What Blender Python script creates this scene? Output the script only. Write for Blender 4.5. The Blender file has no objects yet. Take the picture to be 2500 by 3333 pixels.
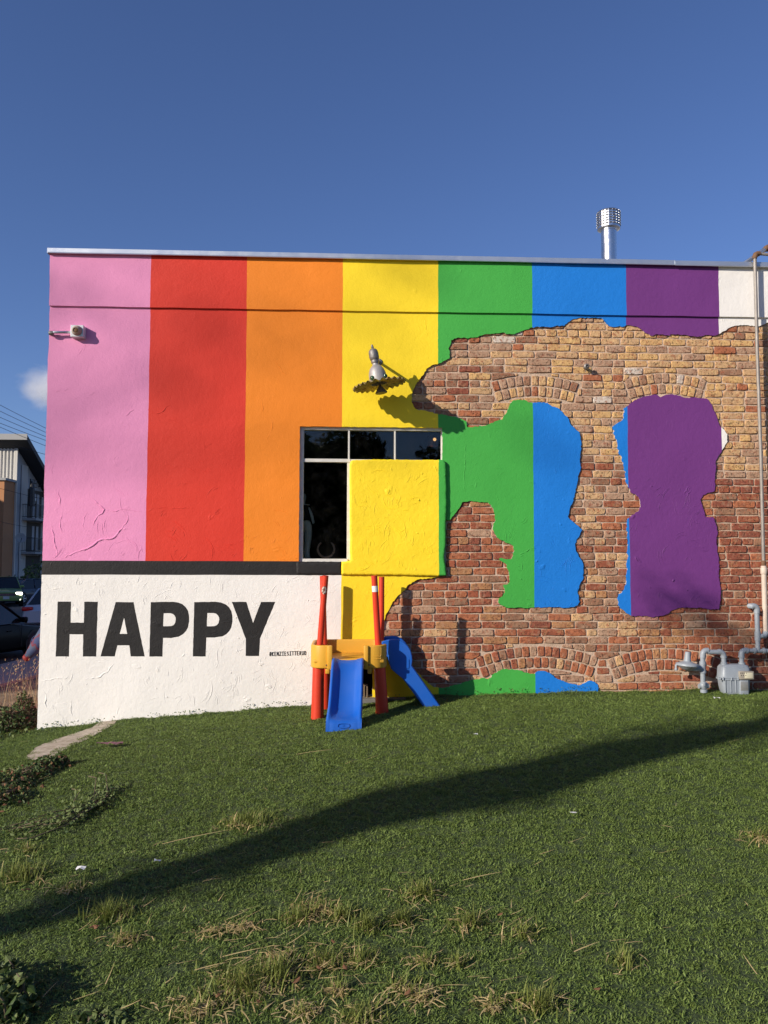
import bpy, bmesh, math, random
from mathutils import Vector, Matrix, noise
from mathutils.geometry import delaunay_2d_cdt

# ---------------------------------------------------------------- camera, world, sun, exposure
SC = bpy.context.scene
COL = SC.collection
W_, H_, F_ = 2500.0, 3333.0, 2600.0
PITCH, YAW, ROLL = 0.0627, 0.0448, 0.00245
EYE = Vector((0.0, -7.6, 1.6))
CR = Matrix.Rotation(-YAW, 3, 'Z') @ Matrix.Rotation(math.pi/2 + PITCH, 3, 'X') @ Matrix.Rotation(ROLL, 3, 'Z')
camd = bpy.data.cameras.new('camera')
camd.sensor_fit = 'HORIZONTAL'; camd.sensor_width = 36.0; camd.lens = 36.0*F_/W_
camd.clip_start = 0.05; camd.clip_end = 6000.0
cam = bpy.data.objects.new('camera', camd); COL.objects.link(cam)
cam.matrix_world = Matrix.Translation(EYE) @ CR.to_4x4()
SC.camera = cam

SUN_L = Vector((1.40, 1.0, -0.70)).normalized()          # the way sunlight travels
sund = bpy.data.lights.new('sun', 'SUN'); sund.energy = 4.2; sund.angle = math.radians(0.55); sund.color = (1.0, 0.90, 0.77)
sun = bpy.data.objects.new('sun', sund); COL.objects.link(sun)
sun.rotation_mode = 'QUATERNION'; sun.rotation_quaternion = SUN_L.to_track_quat('-Z', 'Y'); sun.location = (-14, -10, 14)

world = bpy.data.worlds.new('World'); SC.world = world; world.use_nodes = True
wt = world.node_tree; wt.nodes.clear()
wo = wt.nodes.new('ShaderNodeOutputWorld'); wb = wt.nodes.new('ShaderNodeBackground'); ws = wt.nodes.new('ShaderNodeTexSky')
ws.sky_type = 'NISHITA'; ws.sun_disc = False
ws.sun_elevation = math.asin(-SUN_L.z); ws.sun_rotation = math.atan2(-SUN_L.x, -SUN_L.y) % (2*math.pi)
ws.altitude = 100.0; ws.air_density = 1.0; ws.dust_density = 0.5; ws.ozone_density = 4.0
wb.inputs['Strength'].default_value = 0.10
wmx = wt.nodes.new('ShaderNodeMix'); wmx.data_type = 'RGBA'; wmx.blend_type = 'MULTIPLY'; wmx.inputs[0].default_value = 1.0; wmx.inputs[7].default_value = (0.67, 0.69, 0.89, 1)
wt.links.new(ws.outputs[0], wmx.inputs[6]); wt.links.new(wmx.outputs[2], wb.inputs[0]); wt.links.new(wb.outputs[0], wo.inputs[0])

SC.view_settings.view_transform = 'Standard'; SC.view_settings.look = 'None'
SC.view_settings.exposure = 0.46; SC.view_settings.gamma = 1.0; SC.view_settings.use_curve_mapping = False
SC.cycles.max_bounces = 8; SC.cycles.volume_bounces = 6; SC.cycles.transparent_max_bounces = 12

# ---------------------------------------------------------------- helpers
def ray(sx, sy):
    return CR @ Vector((sx - W_/2, -(sy - H_/2), -F_))
def WP(sx, sy, y=0.0):                       # a point of the photograph on the plane y
    d = ray(sx, sy); return EYE + d*((y - EYE.y)/d.y)
def XP(sx, sy, x):                           # ... on the plane x
    d = ray(sx, sy); return EYE + d*((x - EYE.x)/d.x)
def ZP(sx, sy, z):                           # ... on the level z
    d = ray(sx, sy); return EYE + d*((z - EYE.z)/d.z)
def smooth(t):
    t = max(0.0, min(1.0, t)); return t*t*(3 - 2*t)
def lerp(a, b, t): return a + (b - a)*t
def table(tb, x):
    if x <= tb[0][0]: return tb[0][1]
    for (x0, y0), (x1, y1) in zip(tb, tb[1:]):
        if x <= x1: return lerp(y0, y1, (x - x0)/(x1 - x0))
    return tb[-1][1]
C5 = lambda pts: [(1300 + x/2.552, 1000 + y/2.552) for x, y in pts]
C6 = lambda pts: [(1850 + x/2.552, 650 + y/2.552) for x, y in pts]
C7 = lambda pts: [(1300 + x/2.552, 1600 + y/2.552) for x, y in pts]
C8 = lambda pts: [(1900 + x/2.107, 1300 + y/2.107) for x, y in pts]
C4 = lambda pts: [(850 + x/2.37, 1800 + y/2.37) for x, y in pts]
C11 = lambda x, y: (2150 + x/4.74, 1950 + y/4.74)
C12 = lambda x, y: (1000 + x/3.318, 1850 + y/3.318)
C3 = lambda x, y: (850 + x/2.37, 1050 + y/2.37)
CH = lambda x, y: (150 + x/1.8433, 1900 + y/1.8433)
CW = lambda x, y: (960 + x/4.81, 1380 + y/4.81)
C9A = lambda x, y: (x/5.53, 1250 + y/5.53)
C9B = lambda x, y: (x/5.53, 1650 + y/5.53)

def link(o, parent=None):
    COL.objects.link(o)
    if parent is not None: o.parent = parent
    return o
def tag(o, label=None, cat=None, group=None, kind=None):
    if label: o['label'] = label
    if cat: o['category'] = cat
    if group: o['group'] = group
    if kind: o['kind'] = kind
    return o
def thing(name, label, cat, loc=(0, 0, 0), rz=0.0, group=None):
    o = bpy.data.objects.new(name, None); o.empty_display_size = 0.1
    o.location = loc; o.rotation_euler = (0, 0, rz); link(o)
    return tag(o, label, cat, group)
def obj(name, bm, mats, parent=None, smooth_faces=False, label=None):
    me = bpy.data.meshes.new(name)
    bm.to_mesh(me); bm.free()
    for m in (mats if isinstance(mats, (list, tuple)) else [mats]): me.materials.append(m)
    if smooth_faces:
        for p in me.polygons: p.use_smooth = True
    o = bpy.data.objects.new(name, me); link(o, parent)
    if label: o['label'] = label
    return o
def local(parent, p):
    """world point to the frame of a thing that has only location and z-rotation"""
    return Matrix.Rotation(-parent.rotation_euler.z, 3, 'Z') @ (Vector(p) - Vector(parent.location))

def box(bm, c, s, rot=None, bev=0.0):
    r = bmesh.ops.create_cube(bm, size=1.0)
    vs = r['verts']
    M = Matrix.Translation(c) @ (rot.to_4x4() if rot is not None else Matrix.Identity(4)) @ Matrix.Diagonal((s[0], s[1], s[2], 1.0))
    bmesh.ops.transform(bm, matrix=M, verts=vs)
    if bev > 0:
        es = list({e for v in vs for e in v.link_edges})
        bmesh.ops.bevel(bm, geom=es, offset=bev, segments=2, affect='EDGES', profile=0.5)
    return vs
def span(bm, a, b, bev=0.0):                  # box between two corners
    a = Vector(a); b = Vector(b)
    return box(bm, (a + b)/2, [abs(b[i] - a[i]) for i in range(3)], None, bev)
def tube(bm, pts, r, n=10, caps=True, closed=False, squash=None):
    pts = [Vector(p) for p in pts]
    rs = r if isinstance(r, (list, tuple)) else [r]*len(pts)
    rings = []
    up = None
    for i, p in enumerate(pts):
        if closed: t = pts[(i+1) % len(pts)] - pts[i-1]
        else: t = pts[min(i+1, len(pts)-1)] - pts[max(i-1, 0)]
        if t.length < 1e-9: t = Vector((0, 0, 1))
        t.normalize()
        if up is None:
            up = Vector((0, 0, 1)) if abs(t.z) < 0.9 else Vector((0, 1, 0))
        a = t.cross(up)
        if a.length < 1e-6: a = t.cross(Vector((1, 0, 0)))
        a.normalize(); b = a.cross(t).normalized(); up = b
        rings.append([bm.verts.new(p + (a*math.cos(2*math.pi*k/n) + b*math.sin(2*math.pi*k/n))*rs[i]) for k in range(n)])
    m = len(rings)
    for i in range(m if closed else m-1):
        r0, r1 = rings[i], rings[(i+1) % m]
        for k in range(n):
            bm.faces.new((r0[k], r0[(k+1) % n], r1[(k+1) % n], r1[k]))
    if caps and not closed:
        bm.faces.new(list(reversed(rings[0]))); bm.faces.new(rings[-1])
    return rings
def lathe(bm, prof, M=None, n=24, caps=True):   # prof: (radius, height) about local z
    M = M or Matrix.Identity(4)
    rings = []
    for r, z in prof:
        rings.append([bm.verts.new(M @ Vector((r*math.cos(2*math.pi*k/n), r*math.sin(2*math.pi*k/n), z))) for k in range(n)])
    for a, b in zip(rings, rings[1:]):
        for k in range(n): bm.faces.new((a[k], a[(k+1) % n], b[(k+1) % n], b[k]))
    if caps:
        bm.faces.new(list(reversed(rings[0]))); bm.faces.new(rings[-1])
def arc_pts(c, r, a0, a1, n, ax=(1, 0, 0), ay=(0, 0, 1)):
    ax = Vector(ax); ay = Vector(ay); c = Vector(c)
    return [c + ax*(r*math.cos(lerp(a0, a1, i/n))) + ay*(r*math.sin(lerp(a0, a1, i/n))) for i in range(n+1)]
def prism(bm, poly, y0, y1):                   # (x, z) outline extruded along y
    a = [bm.verts.new((x, y0, z)) for x, z in poly]; b = [bm.verts.new((x, y1, z)) for x, z in poly]
    bm.faces.new(a); bm.faces.new(list(reversed(b)))
    n = len(poly)
    for i in range(n): bm.faces.new((a[i], b[i], b[(i+1) % n], a[(i+1) % n]))
def fix(bm):
    bmesh.ops.recalc_face_normals(bm, faces=bm.faces[:])
    return bm
def inside(poly, x, z):
    c = False; j = len(poly) - 1
    for i in range(len(poly)):
        xi, zi = poly[i]; xj, zj = poly[j]
        if (zi > z) != (zj > z) and x < (xj - xi)*(z - zi)/(zj - zi) + xi: c = not c
        j = i
    return c
def ragged(poly, step, amp, rng, closed=True):  # subdivide an outline and roughen it
    out = []
    n = len(poly)
    for i in range(n if closed else n-1):
        a = Vector(poly[i]); b = Vector(poly[(i+1) % n])
        L = (b - a).length; k = max(1, int(L/step))
        nrm = Vector((-(b-a).y, (b-a).x)).normalized() if L > 1e-6 else Vector((0, 0))
        for j in range(k):
            p = a.lerp(b, j/k)
            if j > 0: p = p + nrm*rng.uniform(-amp, amp)
            out.append((p.x, p.y))
    if not closed: out.append(tuple(poly[-1]))
    return out
def seg_dist(p, a, b):
    ab = b - a; t = max(0.0, min(1.0, (p - a).dot(ab)/max(ab.length_squared, 1e-12)))
    return (p - a - ab*t).length

# ---------------------------------------------------------------- materials
def srgb(r, g, b):
    f = lambda c: (c/255/12.92) if c/255 <= 0.04045 else (((c/255) + 0.055)/1.055)**2.4
    return (f(r), f(g), f(b), 1.0)
class N:
    def __init__(s, name):
        s.m = bpy.data.materials.new(name); s.m.use_nodes = True
        s.t = s.m.node_tree; s.b = s.t.nodes['Principled BSDF']; s.out = s.t.nodes['Material Output']
    def n(s, typ, **kw):
        nd = s.t.nodes.new(typ)
        for k, v in kw.items():
            if k.startswith('i_'):
                nd.inputs[k[2:].replace('_', ' ')].default_value = v
            else: setattr(nd, k, v)
        return nd
    def l(s, a, b): s.t.links.new(a, b)
    def pos(s):
        if not hasattr(s, '_p'): s._p = s.n('ShaderNodeNewGeometry').outputs['Position']
        return s._p
    def noise(s, scale, detail=4.0, rough=0.55, typ='FBM', dist=0.0, vec=None):
        nd = s.n('ShaderNodeTexNoise'); nd.noise_type = typ
        nd.inputs['Scale'].default_value = scale; nd.inputs['Detail'].default_value = detail
        nd.inputs['Roughness'].default_value = rough; nd.inputs['Distortion'].default_value = dist
        s.l(vec if vec is not None else s.pos(), nd.inputs['Vector']); return nd.outputs[0]
    def ramp(s, fac, stops):
        r = s.n('ShaderNodeValToRGB'); e = r.color_ramp.elements
        while len(e) < len(stops): e.new(0.5)
        for k, (p, c) in enumerate(stops):
            e[k].position = p; e[k].color = c if len(c) == 4 else (*c, 1)
        s.l(fac, r.inputs[0]); return r.outputs[0]
    def math(s, op, a, b=None, clamp=False):
        nd = s.n('ShaderNodeMath', operation=op); nd.use_clamp = clamp
        for i, v in enumerate((a, b)):
            if v is None: continue
            if isinstance(v, (int, float)): nd.inputs[i].default_value = v
            else: s.l(v, nd.inputs[i])
        return nd.outputs[0]
    def mix(s, fac, a, b, blend='MIX'):
        nd = s.n('ShaderNodeMix', data_type='RGBA', blend_type=blend)
        for i, v in ((0, fac), (6, a), (7, b)):
            if isinstance(v, (int, float)): nd.inputs[i].default_value = v
            elif isinstance(v, tuple): nd.inputs[i].default_value = v if len(v) == 4 else (*v, 1)
            else: s.l(v, nd.inputs[i])
        return nd.outputs[2]
    def bump(s, h, strength=1.0, dist=0.01, normal=None):
        nd = s.n('ShaderNodeBump'); nd.inputs['Strength'].default_value = strength; nd.inputs['Distance'].default_value = dist
        s.l(h, nd.inputs['Height'])
        if normal is not None: s.l(normal, nd.inputs['Normal'])
        return nd.outputs[0]
    def set(s, color=None, rough=None, metal=None, normal=None, spec=None):
        for key, v in (('Base Color', color), ('Roughness', rough), ('Metallic', metal), ('Normal', normal), ('Specular IOR Level', spec)):
            if v is None: continue
            if isinstance(v, (int, float)): s.b.inputs[key].default_value = v
            elif isinstance(v, tuple): s.b.inputs[key].default_value = v if len(v) == 4 else (*v, 1)
            else: s.l(v, s.b.inputs[key])
        return s.m

def plain(name, col, rough=0.5, metal=0.0, var=0.12, nscale=9.0, bump=0.0, bscale=60.0, spec=0.5):
    q = N(name)
    c4 = col if len(col) == 4 else (*col, 1)
    f = q.noise(nscale, 5.0)
    c = q.mix(f, tuple(max(0, x*(1 - var)) for x in c4[:3]) + (1,), tuple(min(1, x*(1 + var)) for x in c4[:3]) + (1,))
    nr = q.bump(q.noise(bscale, 4.0), 1.0, bump) if bump > 0 else None
    rr = q.math('ADD', q.math('MULTIPLY', q.noise(nscale*2.3, 3.0), 0.2), max(0.02, rough - 0.1))
    return q.set(c, rr, metal, nr, spec)

def stucco(name, col, relief=1.0, arcs=0.6, dirt=0.06):
    q = N(name)
    p = q.pos()
    big = q.noise(1.3, 3.0)
    # trowelled skin: ridges, arcs of the float, fine grain
    warp = q.n('ShaderNodeVectorMath', operation='ADD')
    nz = q.n('ShaderNodeTexNoise'); nz.inputs['Scale'].default_value = 5.0; nz.inputs['Detail'].default_value = 2.0
    q.l(p, nz.inputs['Vector'])
    sc = q.n('ShaderNodeVectorMath', operation='SCALE'); sc.inputs['Scale'].default_value = 0.16
    q.l(nz.outputs['Color'], sc.inputs[0]); q.l(p, warp.inputs[0]); q.l(sc.outputs[0], warp.inputs[1])
    rid = q.noise(13.0, 5.0, 0.55, 'RIDGED_MULTIFRACTAL', 0.0, warp.outputs[0])
    rid = q.math('POWER', q.math('MULTIPLY', rid, 0.58, True), 5.0)
    # float strokes: short arcs, each patch of wall swept round its own centre
    def strokes(scale, freq, seed):
        vor = q.n('ShaderNodeTexVoronoi'); vor.inputs['Scale'].default_value = scale
        w2 = q.n('ShaderNodeVectorMath', operation='ADD'); w2.inputs[1].default_value = (seed, 0.37*seed, 1.7*seed)
        q.l(warp.outputs[0], w2.inputs[0]); q.l(w2.outputs[0], vor.inputs['Vector'])
        rel = q.n('ShaderNodeVectorMath', operation='SUBTRACT'); q.l(w2.outputs[0], rel.inputs[0]); q.l(vor.outputs['Position'], rel.inputs[1])
        rnd = q.n('ShaderNodeVectorMath', operation='SUBTRACT'); q.l(vor.outputs['Color'], rnd.inputs[0]); rnd.inputs[1].default_value = (.5, .5, .5)
        rs = q.n('ShaderNodeVectorMath', operation='SCALE'); rs.inputs['Scale'].default_value = 1.1/scale; q.l(rnd.outputs[0], rs.inputs[0])
        off = q.n('ShaderNodeVectorMath', operation='ADD'); q.l(rel.outputs[0], off.inputs[0]); q.l(rs.outputs[0], off.inputs[1])
        ln = q.n('ShaderNodeVectorMath', operation='LENGTH'); q.l(off.outputs[0], ln.inputs[0])
        cx = q.n('ShaderNodeCombineXYZ'); q.l(q.math('MULTIPLY', ln.outputs['Value'], freq), cx.inputs[0])
        q.l(q.math('MULTIPLY', q.noise(7.0, 1.0), 5.0), cx.inputs[1])
        cs = q.n('ShaderNodeSeparateXYZ'); q.l(vor.outputs['Color'], cs.inputs[0]); q.l(q.math('MULTIPLY', cs.outputs[0], 40.0), cx.inputs[2])
        st = q.noise(1.0, 2.0, 0.5, 'FBM', 0.0, cx.outputs[0])
        st = q.ramp(st, [(0.40, (0, 0, 0)), (0.66, (1, 1, 1))])
        fade = q.ramp(q.math('MULTIPLY', vor.outputs['Distance'], scale), [(0.25, (1, 1, 1)), (0.72, (0, 0, 0))])
        return q.math('MULTIPLY', st, fade)
    rings = q.math('MAXIMUM', strokes(4.6, 70.0, 1.0), strokes(7.5, 88.0, 7.0))
    amask = q.ramp(q.noise(2.4, 2.0), [(0.30, (0.30, 0.30, 0.30)), (0.56, (1, 1, 1))])
    rings = q.math('MULTIPLY', rings, amask)
    rmask = q.ramp(q.noise(3.1, 3.0), [(0.38, (0.25, 0.25, 0.25)), (0.62, (1, 1, 1))])
    rid = q.math('MULTIPLY', rid, rmask)
    fine = q.noise(70.0, 4.0, 0.6)
    mid = q.noise(22.0, 3.0, 0.5)
    zsep = q.n('ShaderNodeSeparateXYZ'); q.l(p, zsep.inputs[0])
    low = q.ramp(q.math('MULTIPLY', zsep.outputs['Z'], 0.25), [(0.42, (1, 1, 1)), (0.72, (0.35, 0.35, 0.35))])  # rougher render low on the wall
    h = q.math('ADD', q.math('MULTIPLY', rid, 1.7*relief), q.math('MULTIPLY', rings, 0.42*arcs))
    h = q.math('MULTIPLY', h, low)
    h = q.math('ADD', h, q.math('MULTIPLY', fine, 0.10))
    h = q.math('ADD', h, q.math('MULTIPLY', mid, 0.13*relief))
    nr = q.bump(h, 1.0, 0.018)
    c = q.mix(q.ramp(big, [(0.3, (0, 0, 0)), (0.7, (1, 1, 1))]), tuple(x*(1 - dirt) for x in col[:3]) + (1,), tuple(min(1, x*(1 + dirt*0.4)) for x in col[:3]) + (1,))
    c = q.mix(q.math('MULTIPLY', q.ramp(q.noise(40.0, 5.0), [(0.55, (0, 0, 0)), (0.75, (1, 1, 1))]), 0.18), c, tuple(x*0.72 for x in col[:3]) + (1,))
    return q.set(c, 0.62, 0.0, nr, 0.3)

def leafmat(name, c0, c1, rough=0.6, trans=0.25):
    q = N(name)
    oi = q.n('ShaderNodeObjectInfo')
    f = q.math('ADD', q.math('MULTIPLY', oi.outputs['Random'], 0.35), q.math('MULTIPLY', q.noise(17.0, 3.0), 0.75))
    c = q.mix(f, c0, c1)
    q.set(c, rough, 0.0, None, 0.25)
    tr = q.n('ShaderNodeBsdfTranslucent'); q.l(c, tr.inputs['Color'])
    mx = q.n('ShaderNodeMixShader'); mx.inputs[0].default_value = trans
    q.l(q.b.outputs[0], mx.inputs[1]); q.l(tr.outputs[0], mx.inputs[2]); q.l(mx.outputs[0], q.out.inputs[0])
    return q.m

def glass(name, tint=(0.75, 0.8, 0.78, 1), film=0.03, rough=0.02):
    q = N(name)
    t = q.n('ShaderNodeBsdfTransparent'); t.inputs[0].default_value = tint
    g = q.n('ShaderNodeBsdfGlossy'); g.inputs['Roughness'].default_value = rough
    d = q.n('ShaderNodeBsdfDiffuse'); d.inputs[0].default_value = (0.25, 0.24, 0.22, 1)
    fr = q.n('ShaderNodeFresnel'); fr.inputs[0].default_value = 1.5
    a = q.n('ShaderNodeMixShader'); b = q.n('ShaderNodeMixShader')
    ff = q.math('MULTIPLY', q.ramp(q.noise(7.0, 6.0, 0.65), [(0.45, (0, 0, 0)), (0.8, (1, 1, 1))]), film)
    q.l(fr.outputs[0], a.inputs[0]); q.l(t.outputs[0], a.inputs[1]); q.l(g.outputs[0], a.inputs[2])
    q.l(ff, b.inputs[0]); q.l(a.outputs[0], b.inputs[1]); q.l(d.outputs[0], b.inputs[2]); q.l(b.outputs[0], q.out.inputs[0])
    return q.m
def emit(name, col, s):
    q = N(name); q.b.inputs['Emission Color'].default_value = col; q.b.inputs['Emission Strength'].default_value = s
    q.b.inputs['Base Color'].default_value = col
    return q.m

M = {}
PAINT = {'pink': (0.74, 0.27, 0.475, 1), 'red': (0.64, 0.038, 0.020, 1), 'orange': (0.80, 0.225, 0.016, 1), 'yellow': (0.90, 0.66, 0.022, 1),
         'green': (0.055, 0.37, 0.058, 1), 'blue': (0.010, 0.185, 0.62, 1), 'purple': (0.150, 0.036, 0.190, 1), 'white': (0.80, 0.775, 0.73, 1), 'black': (0.017, 0.016, 0.016, 1)}
for k_, c_ in PAINT.items():
    M[k_] = stucco('paint_' + k_, c_, 1.15 if k_ in ('white', 'blue', 'purple', 'black') else 0.85, 1.0 if k_ in ('white', 'blue', 'purple', 'green') else 0.5, 0.05)
M['panel_yellow'] = stucco('panel_yellow', PAINT['yellow'], 1.5, 1.6)
M['edge'] = plain('raw_stucco', (0.50, 0.46, 0.40), 0.9, 0, 0.2, 30, 0.003, 90)
M['steel'] = plain('galvanised_steel', (0.55, 0.57, 0.59), 0.38, 0.9, 0.12, 14)
M['flash'] = plain('metal_flashing', (0.62, 0.65, 0.68), 0.42, 0.85, 0.10, 5)
M['vent_metal'] = plain('vent_metal', (0.72, 0.72, 0.72), 0.28, 1.0, 0.06, 8)
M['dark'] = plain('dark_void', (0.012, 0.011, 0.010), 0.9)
M['frame'] = plain('window_paint', (0.62, 0.60, 0.55), 0.55, 0, 0.22, 18, 0.0015, 60)
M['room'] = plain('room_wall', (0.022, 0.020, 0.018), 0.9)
M['pane'] = glass('window_glass', (0.9, 0.92, 0.9, 1))
M['gas_grey'] = plain('gas_paint', (0.27, 0.305, 0.34), 0.45, 0.0, 0.12, 25, 0.0008, 120)
M['old_pipe'] = plain('weathered_pipe', (0.27, 0.245, 0.22), 0.55, 0.25, 0.35, 12, 0.001, 60)
M['pale_pipe'] = plain('pale_pipe', (0.55, 0.46, 0.38), 0.6, 0.0, 0.2, 12)
M['rust'] = plain('rusty_iron', (0.16, 0.085, 0.045), 0.8, 0.1, 0.4, 30, 0.002, 80)
def plastic(name, c, fade=0.18):
    q = N(name)
    f = q.ramp(q.noise(4.0, 5.0), [(0.35, (0, 0, 0)), (0.75, (1, 1, 1))])
    col = q.mix(q.math('MULTIPLY', f, fade), c, tuple(min(1.0, x*0.75 + 0.10) for x in c[:3]) + (1,))
    sc = q.noise(120.0, 3.0)
    return q.set(col, q.math('ADD', q.math('MULTIPLY', q.noise(10.0, 5.0), 0.25), 0.30), 0.0, q.bump(sc, 0.5, 0.0006), 0.35)
M['tred'] = plastic('red_plastic', (0.60, 0.042, 0.014, 1), 0.12)
M['tyel'] = plastic('yellow_plastic', (0.66, 0.345, 0.035, 1), 0.12)
M['tblu'] = plastic('blue_plastic', (0.006, 0.098, 0.46, 1), 0.22)
M['label_white'] = plain('white_label', (0.75, 0.74, 0.72), 0.5)
M['concrete'] = plain('concrete', (0.26, 0.25, 0.235), 0.9, 0, 0.25, 11, 0.004, 50)
M['chalk'] = plain('chalk', (0.75, 0.75, 0.73), 0.9, 0, 0.1)
M['wood'] = plain('old_wood', (0.16, 0.115, 0.075), 0.8, 0, 0.35, 20, 0.002, 70)
M['mortar'] = None
def brickmat(name, a, b, spot):
    q = N(name)
    c = q.mix(q.ramp(q.noise(9.0, 4.0, 0.6), [(0.38, (0, 0, 0)), (0.62, (1, 1, 1))]), a, b)
    c = q.mix(q.math('MULTIPLY', q.ramp(q.noise(16.0, 6.0, 0.7), [(0.52, (0, 0, 0)), (0.64, (1, 1, 1))]), 0.35), c, (0.44, 0.30, 0.205, 1))   # old mortar smeared over the face
    c = q.mix(q.math('MULTIPLY', q.ramp(q.noise(34.0, 5.0, 0.65), [(0.54, (0, 0, 0)), (0.62, (1, 1, 1))]), 0.85), c, spot)                          # burnt flecks and chips
    dk = q.ramp(q.noise(48.0, 4.0, 0.6), [(0.62, (0, 0, 0)), (0.69, (1, 1, 1))])
    c = q.mix(q.math('MULTIPLY', dk, 0.7), c, (0.075, 0.045, 0.032, 1))
    pit = q.ramp(q.noise(48.0, 4.0, 0.6), [(0.58, (1, 1, 1)), (0.68, (0, 0, 0))])
    h = q.math('ADD', q.math('MULTIPLY', pit, 0.6), q.math('MULTIPLY', q.noise(26.0, 6.0, .65), 0.9))
    return q.set(c, 0.88, 0.0, q.bump(h, 1.0, 0.011), 0.15)
BR = {}
BR['tan'] = brickmat('brick_tan', (0.592, 0.376, 0.187, 1), (0.479, 0.299, 0.161, 1), (0.351, 0.137, 0.072, 1))
BR['yellow'] = brickmat('brick_yellow', (0.637, 0.410, 0.174, 1), (0.522, 0.305, 0.137, 1), (0.362, 0.154, 0.078, 1))
BR['pinktan'] = brickmat('brick_pink_tan', (0.443, 0.282, 0.186, 1), (0.363, 0.222, 0.144, 1), (0.279, 0.110, 0.067, 1))
BR['red'] = brickmat('brick_red', (0.318, 0.094, 0.050, 1), (0.257, 0.084, 0.049, 1), (0.358, 0.181, 0.090, 1))
BR['rust'] = brickmat('brick_rust', (0.417, 0.148, 0.070, 1), (0.329, 0.117, 0.060, 1), (0.239, 0.081, 0.048, 1))
BR['maroon'] = brickmat('brick_maroon', (0.262, 0.078, 0.048, 1), (0.216, 0.072, 0.046, 1), (0.336, 0.156, 0.088, 1))
BR['brown'] = brickmat('brick_brown', (0.314, 0.169, 0.101, 1), (0.248, 0.132, 0.083, 1), (0.342, 0.109, 0.058, 1))
BR['ochre'] = brickmat('brick_ochre', (0.425, 0.215, 0.094, 1), (0.345, 0.164, 0.080, 1), (0.254, 0.095, 0.058, 1))
BR['white'] = brickmat('brick_whitened', (0.607, 0.534, 0.455, 1), (0.540, 0.450, 0.371, 1), (0.338, 0.156, 0.094, 1))
BR['grey'] = brickmat('brick_grey', (0.280, 0.227, 0.178, 1), (0.221, 0.177, 0.140, 1), (0.137, 0.097, 0.069, 1))
BR['pink'] = brickmat('brick_pink', (0.515, 0.265, 0.203, 1), (0.439, 0.198, 0.144, 1), (0.338, 0.114, 0.069, 1))
q_ = N('lime_mortar')
mc = q_.mix(q_.ramp(q_.noise(9.0, 6.0, 0.65), [(0.35, (0, 0, 0)), (0.7, (1, 1, 1))]), (0.44, 0.315, 0.225, 1), (0.60, 0.46, 0.35, 1))
mc = q_.mix(q_.math('MULTIPLY', q_.ramp(q_.noise(45.0, 4.0), [(0.6, (0, 0, 0)), (0.72, (1, 1, 1))]), 0.5), mc, (0.24, 0.15, 0.10, 1))
M['mortar'] = q_.set(mc, 0.95, 0.0, q_.bump(q_.noise(75.0, 5.0, 0.65), 1.0, 0.007), 0.1)

# ---------------------------------------------------------------- the lie of the land
_base = [(122, 2382), (370, 2348), (680, 2325), (1010, 2300), (1430, 2270), (1800, 2258), (2100, 2254), (2500, 2248)]
BASE = [(WP(sx, sy).x, WP(sx, sy).z) for sx, sy in _base]
def gz(x, y):
    h = table(BASE, x)
    if x < BASE[0][0]: h -= 0.10*(BASE[0][0] - x)
    if y <= 0:
        t = smooth((-y - 0.7)/5.0)
        z = lerp(h, min(h, 0.0) - 0.02, t)
        z += smooth((y + 0.16)/0.12)*(0.016 + 0.022*noise.noise(Vector((x*3.1, 0.4, 6.0))) + 0.010*noise.noise(Vector((x*9.0, 0.4, 2.0))))
        z += 0.018*noise.noise(Vector((x*0.7, y*0.7, 3.1))) + 0.008*noise.noise(Vector((x*2.3, y*2.3, 1.1)))*smooth(-y/0.5)
    else:
        z = h - 0.9*smooth(y/9.0)
    return max(z, lerp(-0.79, -0.96, smooth((y - 9.5)/1.0)))
def GP(sx, sy):
    d = ray(sx, sy); t = 0.5/7.6; p = EYE
    lo = 0.0; step = 0.05/d.length
    k = 0.0
    while k < 60/d.length:
        p = EYE + d*k
        if p.z < gz(p.x, p.y): break
        k += step
    return Vector((p.x, p.y, gz(p.x, p.y)))
# ---------------------------------------------------------------- ground, lawn base, street
rng = random.Random(11)
def grid_sheet(name, xs, ys, zf, mat, keep=None, smooth_faces=True):
    bm = bmesh.new(); V = {}
    for i, x in enumerate(xs):
        for j, y in enumerate(ys):
            V[i, j] = bm.verts.new((x, y, zf(x, y)))
    for i in range(len(xs)-1):
        for j in range(len(ys)-1):
            cx = (xs[i]+xs[i+1])/2; cy = (ys[j]+ys[j+1])/2
            if keep and not keep(cx, cy): continue
            bm.faces.new((V[i, j], V[i+1, j], V[i+1, j+1], V[i, j+1]))
    bmesh.ops.delete(bm, geom=[v for v in bm.verts if not v.link_faces], context='VERTS')
    return obj(name, bm, mat, None, smooth_faces)
q_ = N('bare_soil')
sc_ = q_.mix(q_.ramp(q_.noise(3.0, 6.0, 0.65), [(0.35, (0, 0, 0)), (0.65, (1, 1, 1))]), (0.15, 0.115, 0.06, 1), (0.33, 0.26, 0.145, 1))
M['soil'] = q_.set(sc_, 0.95, 0.0, q_.bump(q_.noise(22.0, 7.0, 0.7), 1.0, 0.05))
q_ = N('turf_backing')
M['backing'] = q_.set(q_.mix(q_.noise(25.0, 5.0), (0.030, 0.050, 0.014, 1), (0.060, 0.092, 0.026, 1)), 0.95, 0.0, q_.bump(q_.noise(60.0, 5.0), 1.0, 0.02))
q_ = N('asphalt')
M['asphalt'] = q_.set(q_.mix(q_.noise(1.2, 6.0), (0.04, 0.04, 0.043, 1), (0.065, 0.064, 0.066, 1)), 0.85, 0.0, q_.bump(q_.noise(60.0, 4.0), 1.0, 0.006))
M['walk'] = plain('sidewalk_concrete', (0.24, 0.232, 0.20), 0.9, 0, 0.15, 3, 0.003, 40)
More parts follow.
